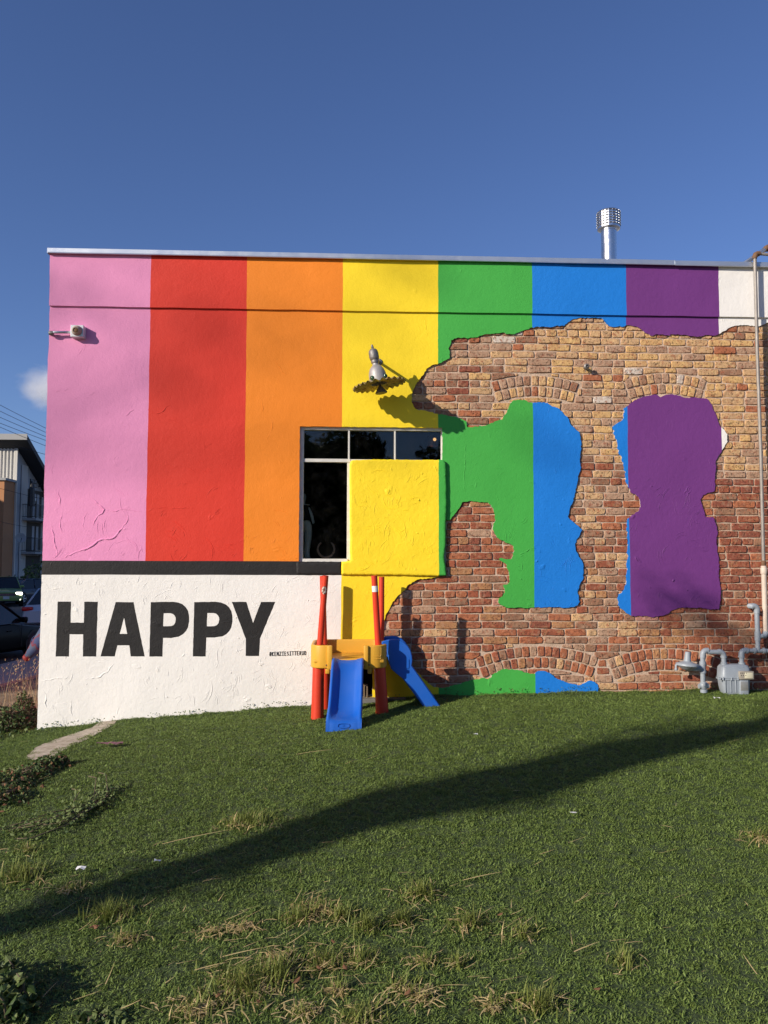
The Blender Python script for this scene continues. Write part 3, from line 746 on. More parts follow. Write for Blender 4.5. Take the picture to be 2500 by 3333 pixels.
for c in range(ncourse):
    z = -0.38 + c*COURSE
    header = (c % 7 == 2)
    pitch = 0.1115 if header else 0.2235
    x = 0.27 + (0.0 if header else (0.11 if c % 2 else 0.0)) + rb.uniform(-.012, .012)
    while x < BXR + 0.05:
        w = pitch*(1 + rb.uniform(-0.05, 0.05))
        if 2.18 < x < 2.70 and not header:        # pier between the two filled openings
            w = min(w, 0.195) if (c % 2) else (0.195 if rb.random() < .6 else 0.105)
        if not header and rb.random() < 0.05: w = 0.115
        x0, x1 = x, x + w - 0.0100
        x += w
        # trim against the arches
        ok = []
        for k in range(25):
            xx = lerp(x0, x1, k/24)
            fr = [in_ring(xx, z + v*.028, -.004) for v in (-1, -.5, 0, .5, 1)]; ok.append(sum(fr) <= 3 and not (fr[2] and (fr[0] and fr[4])))
        best = None; k = 0
        while k < 25:
            if ok[k]:
                e = k
                while e + 1 < 25 and ok[e+1]: e += 1
                if best is None or e - k > best[1] - best[0]: best = (k, e)
                k = e + 1
            else: k += 1
        if best is None: continue
        x0, x1 = lerp(x0, x1, best[0]/24), lerp(x0, x1, best[1]/24)
        if x1 - x0 < 0.022: continue
        cx, w2 = (x0 + x1)/2, x1 - x0
        if x0 < WIN[1] + 0.035 and WIN[2] - 0.05 < z < WIN[3] + 0.05:
            x0 = WIN[1] + 0.035
            if x1 - x0 < .03: continue
            cx, w2 = (x0 + x1)/2, x1 - x0
        t = [exposed(x0 + (x1-x0)*u, z + v) for u in (0.02, 0.25, 0.5, 0.75, 0.98) for v in (-0.03, 0, 0.03)]
        vis = sum(t)/len(t)
        if vis == 0: continue
        zz = z + 0.006*noise.noise(Vector((cx*1.2, z*0.5, 3.0)))
        BRK.append((vis*w2*0.06*(0.15 if (cx > 4.2 or z < table(BASE, cx) - 0.03) else 1), cx, zz, w2, 0.0635 + rb.uniform(-.0035, .0025), rb.uniform(-.016, .016), 'brick'))
for cx, cz, R, half, nr, rw in ARCHES:
    for r_ in range(nr):
        rad = R + r_*rw + rw/2
        n = int(2*half*rad/0.0715); off = (0.5*r_)/max(n, 1)
        for i in range(n):
            a = lerp(-half, half, (i + 0.5)/n)
            x = cx + rad*math.sin(a); z = cz + rad*math.cos(a)
            if not any(exposed(x + u, z + v) for u in (-.02, 0, .02) for v in (-.04, 0, .04)): continue
            if z < table(BASE, x) - 0.06 or x > 4.3: continue
            BRK.append((1.0, x, z, 2*half*rad/n - 0.0125 + rb.uniform(-.003, .002), rw - 0.013, -a + rb.uniform(-.03, .03), 'arch_brick'))
BRK.sort(key=lambda t: -t[0])
PALK = list(BR.keys()); PALM = [BR[k] for k in PALK]
nb = 0; rest = []
for vis, cx, z, w, h, ang, kind in BRK:
    d = 0.0125 + sd(cx, z) + rb.uniform(-.004, .0045)
    if kind == 'arch_brick': d -= 0.002
    key = colour(cx, z)
    if kind == 'brick':
        nb += 1
        if nb > 300:
            rest.append((brick_mesh(w, h, ang, d, cx, z, cx, z) if in_range(cx, z) else brick_mesh(w, h, ang, d, cx, z), key)); continue
    m_ = brick_mesh(w, h, ang, d, 0, 0, cx, z) if (kind == 'brick' and in_range(cx, z)) else brick_mesh(w, h, ang, d, 0, 0)
    o = obj(kind, m_, BR[key], B); o.location = (cx, 0, z)
bm = bmesh.new()
tmp = bpy.data.meshes.new('tmp')
for b, key in rest:
    b.to_mesh(tmp); b.free(); n0 = len(bm.faces); bm.from_mesh(tmp); bm.faces.ensure_lookup_table()
    for f in bm.faces[n0:]: f.material_index = PALK.index(key)
bpy.data.meshes.remove(tmp)
o = obj('brickwork', bm, PALM, B); o['kind'] = 'stuff'
print('bricks', nb, 'stuff', len(rest))

# ---------------------------------------------------------------- boarded part of the window, plastered over
def pan_pts():
    r = random.Random(3)
    p = [C3(620, 1846), C3(686, 1836), C3(684, 1500), C3(682, 1100), C3(690, 1072), C3(706, 1062), C3(900, 1055), C3(1200, 1060), C3(1392, 1060), C3(1412, 1068), C3(1424, 1085), C3(1430, 1250), C3(1432, 1400), C3(1426, 1560), C3(1424, 1700), C3(1412, 1800), C3(1424, 1880), C3(1428, 1952), C3(1360, 1958), C3(1000, 1948), C3(620, 1946)]
    return wxz(p)
PAN = ragged(pan_pts(), 0.02, 0.002, random.Random(4))
LEDGE = ragged(wxz([C3(272, 1850), C3(620, 1846), C3(620, 1946), C3(272, 1945)]), 0.03, 0.002, random.Random(6))
def raised(outline, depth, rnd, parts, back=0.02, gs=0.02):
    vs, es = [], []
    n = len(outline)
    vs += [Vector(p) for p in outline]; es += [(i, (i+1) % n) for i in range(n)]
    for cut in parts.get('cuts', []):
        i0 = len(vs); zs = rngf(1.3, 3.0, 0.02)
        vs += [Vector((line_x(cut, z), z)) for z in zs]; es += [(i0+i, i0+i+1) for i in range(len(zs)-1)]
    x0, x1 = min(p[0] for p in outline), max(p[0] for p in outline); z0, z1 = min(p[1] for p in outline), max(p[1] for p in outline)
    for k in (0.006, 0.014, 0.028):           # rows along the rounded border
        for i in range(n):
            a = Vector(outline[i-1]); b = Vector(outline[(i+1) % n]); t = (b - a).normalized(); nn = Vector((-t.y, t.x))
            for s in (1, -1):
                q = Vector(outline[i]) + nn*k*s
                if inside(outline, q.x, q.y): vs.append(q)
    for x in rngf(x0, x1, gs):
        for z in rngf(z0, z1, gs):
            if inside(outline, x, z): vs.append(Vector((x + rr.uniform(-.004, .004), z + rr.uniform(-.004, .004))))
    vo2, _, fo2, _, _, _ = delaunay_2d_cdt(vs, es, [], 0, 1e-6)
    ol = [Vector(p) for p in outline]
    def dep(p):
        dm = min(seg_dist(p, ol[i], ol[(i+1) % n]) for i in range(n))
        t = min(1.0, dm/rnd)
        return -depth*(0.35 + 0.65*math.sqrt(max(0, 1 - (1 - t)**2))) + sd(p.x*1.7, p.y*1.7)*0.8
    D = [dep(p) for p in vo2]
    out = {}
    ec = {}
    fl = []
    for f in fo2:
        c = sum((vo2[i] for i in f), Vector((0, 0)))/len(f)
        if not inside(outline, c.x, c.y): continue
        k = parts['of'](c.x, c.y); fl.append((f, k))
        for i in range(len(f)):
            e = (min(f[i], f[(i+1) % len(f)]), max(f[i], f[(i+1) % len(f)])); ec[e] = ec.get(e, 0) + 1
    for key in {k for _, k in fl}:
        bm = bmesh.new(); m_ = {}
        def v(i, b=False):
            if (i, b) not in m_: m_[i, b] = bm.verts.new((vo2[i].x, back if b == 1 else D[i], vo2[i].y))
            return m_[i, b]
        for f, k in fl:
            if k != key: continue
            bm.faces.new([v(i) for i in f]).smooth = True
            for i in range(len(f)):
                a, b = f[i], f[(i+1) % len(f)]
                if ec[min(a, b), max(a, b)] == 1: bm.faces.new((v(b, 2), v(a, 2), v(a, 1), v(b, 1)))
        bmesh.ops.recalc_face_normals(bm, faces=bm.faces[:])
        nm, mt, lb = parts['part'][key]
        obj(nm, bm, mt, B, label=lb)
raised(PAN, 0.030, 0.015, {'cuts': [LINES[3]], 'of': lambda x, z: 'y' if x < line_x(LINES[3], z) else 'g',
       'part': {'y': ('plastered_panel', M['panel_yellow'], 'yellow plastered panel over the lower right of the window'), 'g': ('plastered_panel', M['green'], 'green right edge of the plastered panel')}}, back=0.075)
raised(LEDGE, 0.014, 0.012, {'of': lambda x, z: 'b', 'part': {'b': ('sill', M['black'], 'black painted sill under the window')}})

# float marks left standing in the render: short concentric ridges swept by hand
rs_ = random.Random(90)
RID = {}
pol = [Vector(p) for p in PAN]
def float_marks(x0, x1, z0, z1, n, hgt, where):
    for c in range(n):
        cx, cz = rs_.uniform(x0, x1), rs_.uniform(z0, z1)
        if noise.noise(Vector((cx*1.6, cz*1.6, 4.4))) < -0.12 and rs_.random() < .7: continue
        R = rs_.uniform(.05, .17); a0 = rs_.uniform(0, 6.283); sp = rs_.uniform(.5, 1.5)
        for k in range(rs_.randint(2, 6)):
            r = R + k*rs_.uniform(.008, .016); b0 = a0 + rs_.uniform(-.25, .25); s2 = sp*rs_.uniform(.3, 1.0); m = max(3, int(r*s2/.012))
            if rs_.random() < .25: continue
            pts = [(cx + r*math.cos(b0 + s2*i/m) + rs_.uniform(-.0018, .0018), cz + r*math.sin(b0 + s2*i/m) + rs_.uniform(-.0018, .0018)) for i in range(m + 1)]
            key = where(pts)
            if key is None: continue
            bmr = RID.setdefault(key, bmesh.new()); prev = None
            hh0 = hgt*rs_.uniform(.35, 1.2); w0 = rs_.uniform(.0026, .0050)
            for i, (x, z) in enumerate(pts):
                e = math.sin(math.pi*(i + .35)/(m + .7))**.6
                tx, tz = pts[min(m, i+1)][0] - pts[max(0, i-1)][0], pts[min(m, i+1)][1] - pts[max(0, i-1)][1]; L = math.hypot(tx, tz) or 1; nx, nz = -tz/L, tx/L
                y = (-0.030 + sd(x*1.7, z*1.7)*.8) if key == 'panel' else sd(x, z)
                row = [bmr.verts.new((x + nx*w0*s*e, y + .0008 - hh0*e*q, z + nz*w0*s*e)) for s, q in ((-1, -.25), (-.15, 1), (.3, .9), (1, -.25))]
                if prev:
                    for j in range(3): bmr.faces.new((prev[j], row[j], row[j+1], prev[j+1]))
                prev = row
def same_region(pts):
    k = {region(x, z) for x, z in (pts[0], pts[len(pts)//2], pts[-1])}
    if len(k) != 1: return None
    k = k.pop()
    if k is None or k.endswith('^'): return None
    if -0.09 < pts[0][0] < 1.02 and 1.42 < pts[0][1] < 2.95: return None
    return k
def on_panel(pts):
    for x, z in (pts[0], pts[len(pts)//2], pts[-1]):
        if not inside(PAN, x, z) or x > line_x(LINES[3], z) - .01 or min(seg_dist(Vector((x, z)), pol[i-1], pol[i]) for i in range(0, len(pol), 1)) < .03: return None
    return 'panel'
float_marks(XL, 0.9, 0.1, 1.46, 560, .0031, same_region)
float_marks(0.9, 3.7, 0.35, 2.35, 520, .0036, same_region)
float_marks(XL, -0.5, 1.6, 2.2, 110, .0032, same_region)
float_marks(0.9, 3.7, 2.3, 3.4, 90, .0026, same_region)
float_marks(XL, 0.9, 2.2, 4.0, 120, .0022, same_region)
float_marks(0.0, 0.9, 1.5, 2.6, 150, .0036, on_panel)
for key, bmr in RID.items():
    bmesh.ops.recalc_face_normals(bmr, faces=bmr.faces[:])
    for f in bmr.faces: f.smooth = True
    o = obj('float_marks', bmr, M['panel_yellow'] if key == 'panel' else M['black'] if (key.startswith('let') or key == 'black') else M['white'] if key == 'base' else M[key], B); o['kind'] = 'stuff'

# ---------------------------------------------------------------- window
wy = 0.062
wf = obj('window', bmesh.new(), M['frame'], B)
def wbar(p0, p1, y0, y1, bev=0.003):
    a, b = WP(*p0, 0.03), WP(*p1, 0.03)
    return (a.x, y0, min(a.z, b.z)), (b.x, y1, max(a.z, b.z))
def wbox(name, p0, p1, y0, y1, mat, parent, bev=0.003):
    bm = bmesh.new(); a, b = wbar(p0, p1, y0, y1); span(bm, a, b, bev); return obj(name, bm, mat, parent)
X0, X1 = WP(*C3(298, 900), 0.03).x - 0.01, WIN[1] + 0.01
Z0, Z1 = WIN[2] - 0.004, WIN[3] + 0.01
zx = lambda y: WP(*C3(600, y), 0.05).z
xx = lambda x, y=1100: WP(*C3(x, y), 0.05).x
bm = bmesh.new()
span(bm, (X0, 0.03, Z0), (xx(325, 1500), 0.115, Z1), 0.004)                                          # left jamb
span(bm, (xx(1388), 0.035, zx(1070)), (X1, 0.115, Z1), 0.004)                                           # right jamb
span(bm, (xx(325, 1500) - .002, 0.032, zx(830)), (xx(1388) + .002, 0.113, Z1 - .001), 0.004)            # head
span(bm, (xx(325, 1500) - .002, 0.022, Z0), (xx(668, 1700), 0.118, zx(1822)), 0.004)                  # sill rail
wf2 = obj('window_frame', bm, M['frame'], B); bpy.data.objects.remove(wf)
for (a, b, c, d, y0) in ((xx(325, 1500), xx(690), zx(1078), zx(1052), 0.036), (xx(690) - .002, xx(1388), zx(1085), zx(1054), 0.040)):
    bm = bmesh.new(); span(bm, (a, y0, c), (b, 0.11, d), 0.003); obj('transom', bm, M['frame'], wf2)
for (a, b, c, d) in ((xx(670), xx(684), zx(1052), zx(830)), (xx(1026), xx(1039), zx(1056), zx(830)), (xx(662, 1500), xx(690, 1500), Z0 + .01, zx(1078))):
    bm = bmesh.new(); span(bm, (a, 0.042, c), (b, 0.108, d), 0.003); obj('mullion', bm, M['frame'], wf2)
for (a, b, c, d) in ((xx(325, 1500), xx(670), zx(1052), zx(830)), (xx(684), xx(1026), zx(1056), zx(830)), (xx(1039), xx(1388), zx(1056), zx(830)), (xx(325, 1500), xx(662, 1500), zx(1822), zx(1078))):
    bm = bmesh.new(); span(bm, (a - .004, 0.078, c - .004), (b + .004, 0.083, d + .004)); obj('pane', bm, M['pane'], wf2)
# reveal of the opening behind the stucco and the dark room inside
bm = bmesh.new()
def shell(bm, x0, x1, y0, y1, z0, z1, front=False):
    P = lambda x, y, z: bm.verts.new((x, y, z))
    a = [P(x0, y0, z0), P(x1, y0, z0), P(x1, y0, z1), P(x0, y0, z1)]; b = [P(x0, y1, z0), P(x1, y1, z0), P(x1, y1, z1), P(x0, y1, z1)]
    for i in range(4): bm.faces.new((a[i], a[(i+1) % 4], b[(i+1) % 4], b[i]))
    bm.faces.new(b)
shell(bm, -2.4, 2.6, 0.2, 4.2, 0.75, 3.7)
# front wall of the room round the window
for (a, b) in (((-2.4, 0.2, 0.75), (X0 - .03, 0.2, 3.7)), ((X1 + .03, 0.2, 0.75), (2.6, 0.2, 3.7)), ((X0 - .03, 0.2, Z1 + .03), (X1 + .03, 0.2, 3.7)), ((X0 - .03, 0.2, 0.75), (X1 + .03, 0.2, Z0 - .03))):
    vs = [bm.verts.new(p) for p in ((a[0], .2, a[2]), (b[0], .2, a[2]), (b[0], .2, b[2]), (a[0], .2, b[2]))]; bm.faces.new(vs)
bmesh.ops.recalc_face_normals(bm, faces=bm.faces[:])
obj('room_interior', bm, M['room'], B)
bm = bmesh.new()
for (a, b) in (((X0 - .03, .026, Z0 - .03), (X0, .2, Z1 + .03)), ((X1, .026, Z0 - .03), (X1 + .03, .2, Z1 + .03)), ((X0 - .001, .027, Z1), (X1 + .001, .199, Z1 + .028)), ((X0 - .001, .027, Z0 - .03), (X1 + .001, .199, Z0 - .001))):
    span(bm, a, b)
obj('window_reveal', bm, M['frame'], B)
bm = bmesh.new(); span(bm, (xx(690, 1500) + .01, 0.09, Z0), (X1, 0.12, zx(1085))); obj('backing_board', bm, M['dark'], wf2)
# the low hatch behind the climbing frame
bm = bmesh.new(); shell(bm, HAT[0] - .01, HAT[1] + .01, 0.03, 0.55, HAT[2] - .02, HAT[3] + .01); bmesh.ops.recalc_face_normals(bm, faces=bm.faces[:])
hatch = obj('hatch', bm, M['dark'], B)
for (a, b, c, d) in ((608, 625, 1250, 1392), (640, 655, 1262, 1392), (236, 262, 1090, 1392)):
    p, r2 = WP(*C12(a, c), 0.02), WP(*C12(b, d), 0.02)
    bm = bmesh.new(); span(bm, (p.x, 0.0, r2.z - .02), (r2.x, 0.05, p.z), 0.003); obj('wood_slat', bm, M['wood'], hatch)
p, r2 = WP(*C12(608, 1250), 0.02), WP(*C12(655, 1266), 0.02)
bm = bmesh.new(); span(bm, (p.x, -0.002, r2.z), (r2.x, 0.052, p.z), 0.003); obj('wood_slat', bm, M['wood'], hatch)

# ---------------------------------------------------------------- rest of the shell, roof, coping
M['sidewall'] = stucco('side_wall_paint', PAINT['pink'], 0.8, 0.5)
M['roof'] = plain('roof_felt', (0.22, 0.22, 0.22), 0.9)
DEEP = 12.0
for nm, a, b, mt in (('side_wall', (XL + .012, 0.014, ZBOT), (XL + .25, DEEP, ZT), M['sidewall']), ('back_wall', (XL + .25, DEEP - .25, ZBOT), (XR - .25, DEEP, ZT), M['white']), ('side_wall', (XR - .25, 0.02, ZBOT), (XR, DEEP, ZT), M['white']), ('roof', (XL + .25, 0.25, 4.15), (XR - .25, DEEP - .25, 4.25), M['roof']), ('parapet', (XL + .25, 0.03, 4.14), (XR - .25, 0.25, ZT - .002), M['white'])):
    bm = bmesh.new(); span(bm, a, b); obj(nm, bm, mt, B)
zt0, zt1 = WP(300, 809.5, -0.05).z, WP(300, 826.5, -0.05).z
for (x0, x1, dz) in ((XL - 0.012, 3.20, 0.0), (3.195, XR + 0.03, -0.004)):
    bm = bmesh.new()
    yo = -0.052 - (0.003 if dz else 0)
    prof = [(0.27, zt0 + .004 + dz), (yo, zt0 + dz), (yo - .001, zt1 + .012 + dz), (yo - .008, zt1 + dz), (yo - .004, zt1 - .002 + dz), (yo + .006, zt1 + .012 + dz), (yo + .006, zt0 - .008 + dz), (0.27, zt0 - .005 + dz)]
    xs3 = rngf(x0, x1, 0.25)
    rows = [[bm.verts.new((x, y, z + 0.0018*noise.noise(Vector((x*1.3, 0, 2.2))))) for y, z in prof] for x in xs3]
    for a, b in zip(rows, rows[1:]):
        for i in range(len(prof)): bm.faces.new((a[i], b[i], b[(i+1) % len(prof)], a[(i+1) % len(prof)]))
    bm.faces.new(rows[0]); bm.faces.new(list(reversed(rows[-1])))
    obj('coping', fix(bm), M['flash'], B)
# side return of the coping at the left corner
bm = bmesh.new(); span(bm, (XL - .020, -0.05, zt1 + .002), (XL - .0125, DEEP, zt0)); span(bm, (XL - .0125, 0.26, zt0 - .006), (XL + .27, DEEP, zt0 - .001)); obj('coping', bm, M['flash'], B)
# tag written beside the big word, brush strokes
def ribbon(bm, pts, w, yf):
    for a, b in zip(pts, pts[1:]):
        a = Vector(a); b = Vector(b); t = (b - a)
        if t.length < 1e-6: continue
        t.normalize(); n = Vector((-t.y, t.x))*w/2
        q = [a - n - t*w*.35, b - n + t*w*.35, b + n + t*w*.35, a + n - t*w*.35]
        bm.faces.new([bm.verts.new((p.x, yf(p.x, p.y), p.y)) for p in q])
GLY = {'#': [[(.3, 0), (.4, 1)], [(.6, 0), (.75, 1)], [(.1, .35), (.9, .4)], [(.15, .68), (.95, .72)]], 'K': [[(.15, 0), (.15, 1)], [(.8, 1), (.15, .45), (.85, 0)]], 'E': [[(.75, 1), (.2, 1), (.2, 0), (.8, 0)], [(.2, .5), (.65, .5)]],
       'N': [[(.1, 0), (.15, 1), (.8, 0), (.85, 1)]], 'Z': [[(.1, 1), (.85, 1), (.1, 0), (.9, 0)]], 'I': [[(.5, 0), (.5, 1)], [(.2, 1), (.8, 1)], [(.2, 0), (.8, 0)]], 'S': [[(.8, .88), (.5, 1), (.2, .8), (.3, .57), (.7, .42), (.8, .2), (.5, 0), (.15, .12)]],
       'T': [[(.5, 0), (.5, 1)], [(.05, 1), (.95, .97)]], 'R': [[(.2, 0), (.2, 1), (.65, .98), (.8, .77), (.6, .55), (.2, .5)], [(.45, .5), (.85, 0)]], 'U': [[(.15, 1), (.15, .25), (.35, 0), (.65, 0), (.85, .25), (.85, 1)]], 'D': [[(.2, 0), (.2, 1), (.55, .95), (.85, .6), (.8, .25), (.55, 0), (.2, 0)]]}
txt = '#KENZIESITTERUD'
p0, p1, p2 = WP(*CH(1338, 433)), WP(*CH(1563, 426)), WP(*CH(1338, 411))
cw = (p1.x - p0.x)/len(txt); hgt = p2.z - p0.z; slope = (p1.z - p0.z)/(p1.x - p0.x)
for i, ch in enumerate(txt):
    bm = bmesh.new()
    for st in GLY[ch]:
        pts = [(p0.x + cw*(i + 0.06 + 0.84*u), p0.z + slope*cw*i + hgt*v) for u, v in st]
        ribbon(bm, pts, 0.0062, lambda x, z: sd(x, z) - 0.0022)
    obj('tag_letter', bm, M['black'], B)
# ---------------------------------------------------------------- toddler climbing frame
T = lambda x, y, yp: WP(*C12(x, y), yp)
YF, YB = -0.64, -0.07
toy = thing('climbing_frame', 'red, yellow and blue plastic toddler climbing frame with two slides, standing against the wall', 'climbing frame', (T(450, 1600, YF).x, (YF + YB)/2, 0.26))
def tobj(name, bm, mat, sm=True, label=None, parent=None):
    bmesh.ops.translate(bm, vec=-Vector(toy.location), verts=bm.verts[:])
    bmesh.ops.recalc_face_normals(bm, faces=bm.faces[:])
    o = obj(name, bm, mat, parent or toy, sm, label)
    if sm:
        try:
            o.data.set_sharp_from_angle(angle=math.radians(38))
        except Exception: pass
    return o
zg = lambda x, y: gz(x, y) - 0.02
yfp, ybp = -0.555, -0.15
for nm, a, b, r0, r1, yp in (('leg', (120, 1085), (110, 1620), .050, .056, yfp), ('leg', (782, 1080), (812, 1620), .050, .056, yfp), ('leg', (192, 1085), (190, 1560), .046, .050, ybp), ('leg', (790, 1080), (800, 1540), .046, .050, ybp)):
    p, q = T(*a, yp), T(*b, yp); q.z = zg(q.x, yp); bm = bmesh.new()
    tube(bm, [p + Vector((0, 0, .03)), p, p.lerp(q, .5), q], [r0*.96, r0, (r0 + r1)/2, r1], 20); tobj(nm, bm, M['tred'])
posts = []
for a, b, r, yt, yb_ in (((198, 80), (137, 840), .0275, -.60, -.555), ((165, 82), (186, 830), .0265, -.17, -.15), ((724, 78), (768, 840), .0275, -.60, -.555), ((804, 92), (800, 800), .0265, -.17, -.15)):
    p, q = T(*a, yt), T(*b, yb_); bm = bmesh.new()
    tube(bm, [q - (p - q)*.05, q.lerp(p, .5), p], [r*1.02, r, r*.98], 18, caps=False)
    rim = tube(bm, [p, p - (p - q)*0.10], [r*.80, r*.80], 18, caps=False)
    bm2 = bm
    ring = [v for v in bm.verts if (v.co - p).length < r*1.05]
    tube(bm, [p + (p - q).normalized()*.0005, p + (p - q).normalized()*.001, p], [r*.98, r*.88, r*.80], 18, caps=False)
    posts.append((tobj('post', bm, M['tred']), p, q, r))
def sticker(post, t, h, mat, ang, lab, oval=False):
    o, p, q, r = post; ax = (q - p).normalized(); c = p.lerp(q, t)
    u = Vector((0, -1, 0)); u = (u - ax*u.dot(ax)).normalized(); v = ax.cross(u)
    bm = bmesh.new(); rows = []
    nA, nH = 8, 6
    for i in range(nH + 1):
        f = i/nH*2 - 1
        half = ang*(math.sqrt(max(0, 1 - f*f*.97)) if oval else 1.0)
        rows.append([bm.verts.new(c + ax*(h/2*f) + (u*math.cos(lerp(-half, half, k/nA)) + v*math.sin(lerp(-half, half, k/nA)))*(r*1.03)) for k in range(nA + 1)])
    for a, b in zip(rows, rows[1:]):
        for k in range(nA): bm.faces.new((a[k], a[k+1], b[k+1], b[k]))
    tobj('sticker', bm, mat, True, lab, None)
sticker(posts[2], 0.185, 0.052, M['label_white'], 1.25, 'torn white sticker on the front right post')
q_ = N('worn_sticker'); M['worn'] = q_.set(q_.mix(q_.ramp(q_.noise(60.0, 3.0), [(0.45, (0, 0, 0)), (0.55, (1, 1, 1))]), (0.55, 0.5, 0.42, 1), (0.16, 0.06, 0.04, 1)), 0.6)
sticker(posts[0], 0.20, 0.072, M['worn'], 0.95, 'worn oval sticker on the front left post', True)
# yellow deck walls: rounded section swept along the plan
def swept(bm, plan, z0, z1, t, rb_=0.012):
    prof = []
    for (sx, sz, a0) in ((1, 1, 0), (-1, 1, 90), (-1, -1, 180), (1, -1, 270)):
        for k in range(4):
            a = math.radians(a0 + k*30)
            prof.append((sx*(t/2 - rb_) + rb_*math.cos(a), sz*((z1 - z0)/2 - rb_) + rb_*math.sin(a)))
    rows = []
    for i, p in enumerate(plan):
        a = plan[max(0, i-1)]; b = plan[min(len(plan)-1, i+1)]
        tn = Vector((b[0]-a[0], b[1]-a[1])).normalized(); n = Vector((tn.y, -tn.x))
        rows.append([bm.verts.new((p[0] + n.x*u, p[1] + n.y*u, (z0 + z1)/2 + w)) for u, w in prof])
    for a, b in zip(rows, rows[1:]):
        m = len(prof)
        for i in range(m): bm.faces.new((a[i], b[i], b[(i+1) % m], a[(i+1) % m]))
    bm.faces.new(rows[0]); bm.faces.new(list(reversed(rows[-1])))
xa, xb = T(34, 960, YF).x + .016, T(864, 960, YF).x - .016
zb0, zb1 = T(450, 1083, YF).z, T(450, 832, YF).z
def corner(cx, cy, r, a0, a1, n=7): return [(cx + r*math.cos(math.radians(lerp(a0, a1, i/n))), cy + r*math.sin(math.radians(lerp(a0, a1, i/n)))) for i in range(n + 1)]
R_ = 0.10
yf_, yb_ = YF + .016, YB - .016
xg0, xg1 = T(262, 960, YF).x, T(622, 960, YF).x
planA = [(xg0, yf_), (xa + R_, yf_)] + corner(xa + R_, yf_ + R_, R_, 270, 180) + corner(xa + R_, yb_ - R_, R_, 180, 90) + [((xa + xb)/2, yb_)] + corner(xb - R_, yb_ - R_, R_, 90, 0) + [(xb, yb_ - R_ - .01)]
planB = [(xg1, yf_), (xb - R_, yf_)] + corner(xb - R_, yf_ + R_, R_, 270, 360) + [(xb, yf_ + R_ + .02)]
bm = bmesh.new(); swept(bm, planA, zb0, zb1, .034); tobj('deck_wall', bm, M['tyel'], True, 'yellow wall round the left and back of the deck')
bm = bmesh.new(); swept(bm, planB, zb0 - .001, zb1 - .001, .034); tobj('deck_wall', bm, M['tyel'], True, 'yellow wall at the front right of the deck')
bm = bmesh.new(); span(bm, (xa + .012, YF + .012, T(450, 985, YF).z - .03), (xb - .012, YB - .03, T(450, 985, YF).z), .008); tobj('deck', bm, M['tyel'])
for a, b in ((218, 270), (612, 660)):
    p, q = T(a, 836, YF - .02), T(b, 1092, YF - .02); bm = bmesh.new(); span(bm, (p.x, YF - .020, q.z), (q.x, YF + .03, p.z), .008); tobj('rib', bm, M['tyel'])
for a, b in ((196, 242), (655, 697)):
    p, q = T(a, 1080, YF + .02), T(b, 1138, YF + .02); bm = bmesh.new(); span(bm, (p.x, YF + .01, q.z), (q.x, YF + .06, p.z), .006); tobj('bracket', bm, M['tyel'])
for a, b in ((208, 1046), (669, 1042)):
    p = T(a, b, YF - .004); bm = bmesh.new()
    lathe(bm, [(.0075, -.004), (.0075, .004), (.005, .006)], Matrix.Translation(p) @ Matrix.Rotation(math.pi/2, 4, 'X'), 10); tobj('screw', bm, M['rust'])
p = [T(x, y, YF - .0005) for x, y in ((700, 950), (785, 950), (795, 945), (797, 930), (797, 850), (797, 965), (785, 978), (720, 980))]
bm = bmesh.new(); tube(bm, p[:4] + [p[4]], .0022, 6); tube(bm, [p[5], p[6], p[7]], .0022, 6); tobj('embossed_line', bm, M['tyel'])
# front slide
zt = T(450, 978, YF).z; fx = T(441, 980, YF).x
foot = GP(*C12(395, 1768)); zb = gz(foot.x, foot.y) - .005
fy = foot.y
xc0, xc1 = (T(272, 990, YF).x + T(610, 990, YF).x)/2, (WP(*C12(200, 1765), fy).x + WP(*C12(585, 1765), fy).x)/2
w0, w1 = (T(610, 990, YF).x - T(272, 990, YF).x)/2, (WP(*C12(585, 1765), fy).x - WP(*C12(200, 1765), fy).x)/2
pathp = [(YF + .05, zt - .008, .012), (YF - .005, zt - .010, .020), (YF - .05, zt - .035, .036), (YF - .11, zt - .095, .052)]
ys0, zs0 = YF - .11, zt - .095; ye, ze = fy + .185, zb + .145
for k in (0.2, 0.4, 0.6, 0.8, 1.0): pathp.append((lerp(ys0, ye, k), lerp(zs0, ze, k), .055))
pathp += [(fy + .13, zb + .112, .050), (fy + .085, zb + .096, .036), (fy + .045, zb + .088, .016), (fy + .022, zb + .080, .004), (fy + .008, zb + .060, .002), (fy, zb + .03, .002), (fy - .004, zb, .002)]
rows = []
for i, (y, z, rail) in enumerate(pathp):
    a = pathp[max(0, i-1)]; b = pathp[min(len(pathp)-1, i+1)]
    tn = Vector((b[0]-a[0], b[1]-a[1])).normalized(); n = Vector((tn.y, -tn.x))
    if n.y < 0: n = -n
    t = (y - YF)/(fy - YF); xc = lerp(xc0, xc1, t); w = lerp(w0, w1, t)
    rw = .036; th = .022
    sec = [(-w, -th), (-w - .001, rail*.6), (-w + .006, rail - .003), (-w + .014, rail), (-w + .024, rail - .004), (-w + rw, rail*.45), (-w + rw + .030, rail*.10), (-w*.45, 0.0), (0, -.003),
           (w*.45, 0), (w - rw - .030, rail*.10), (w - rw, rail*.45), (w - .024, rail - .004), (w - .014, rail), (w - .006, rail - .003), (w + .001, rail*.6), (w, -th)]
    rows.append([(xc + s, y + n.x*h, z + n.y*h) for s, h in sec])
bm = bmesh.new(); vr = [[bm.verts.new(p) for p in r] for r in rows]
for a, b in zip(vr, vr[1:]):
    m = len(a)
    for i in range(m): bm.faces.new((a[i], a[(i+1) % m], b[(i+1) % m], b[i]))
bm.faces.new(vr[0]); bm.faces.new(list(reversed(vr[-1])))
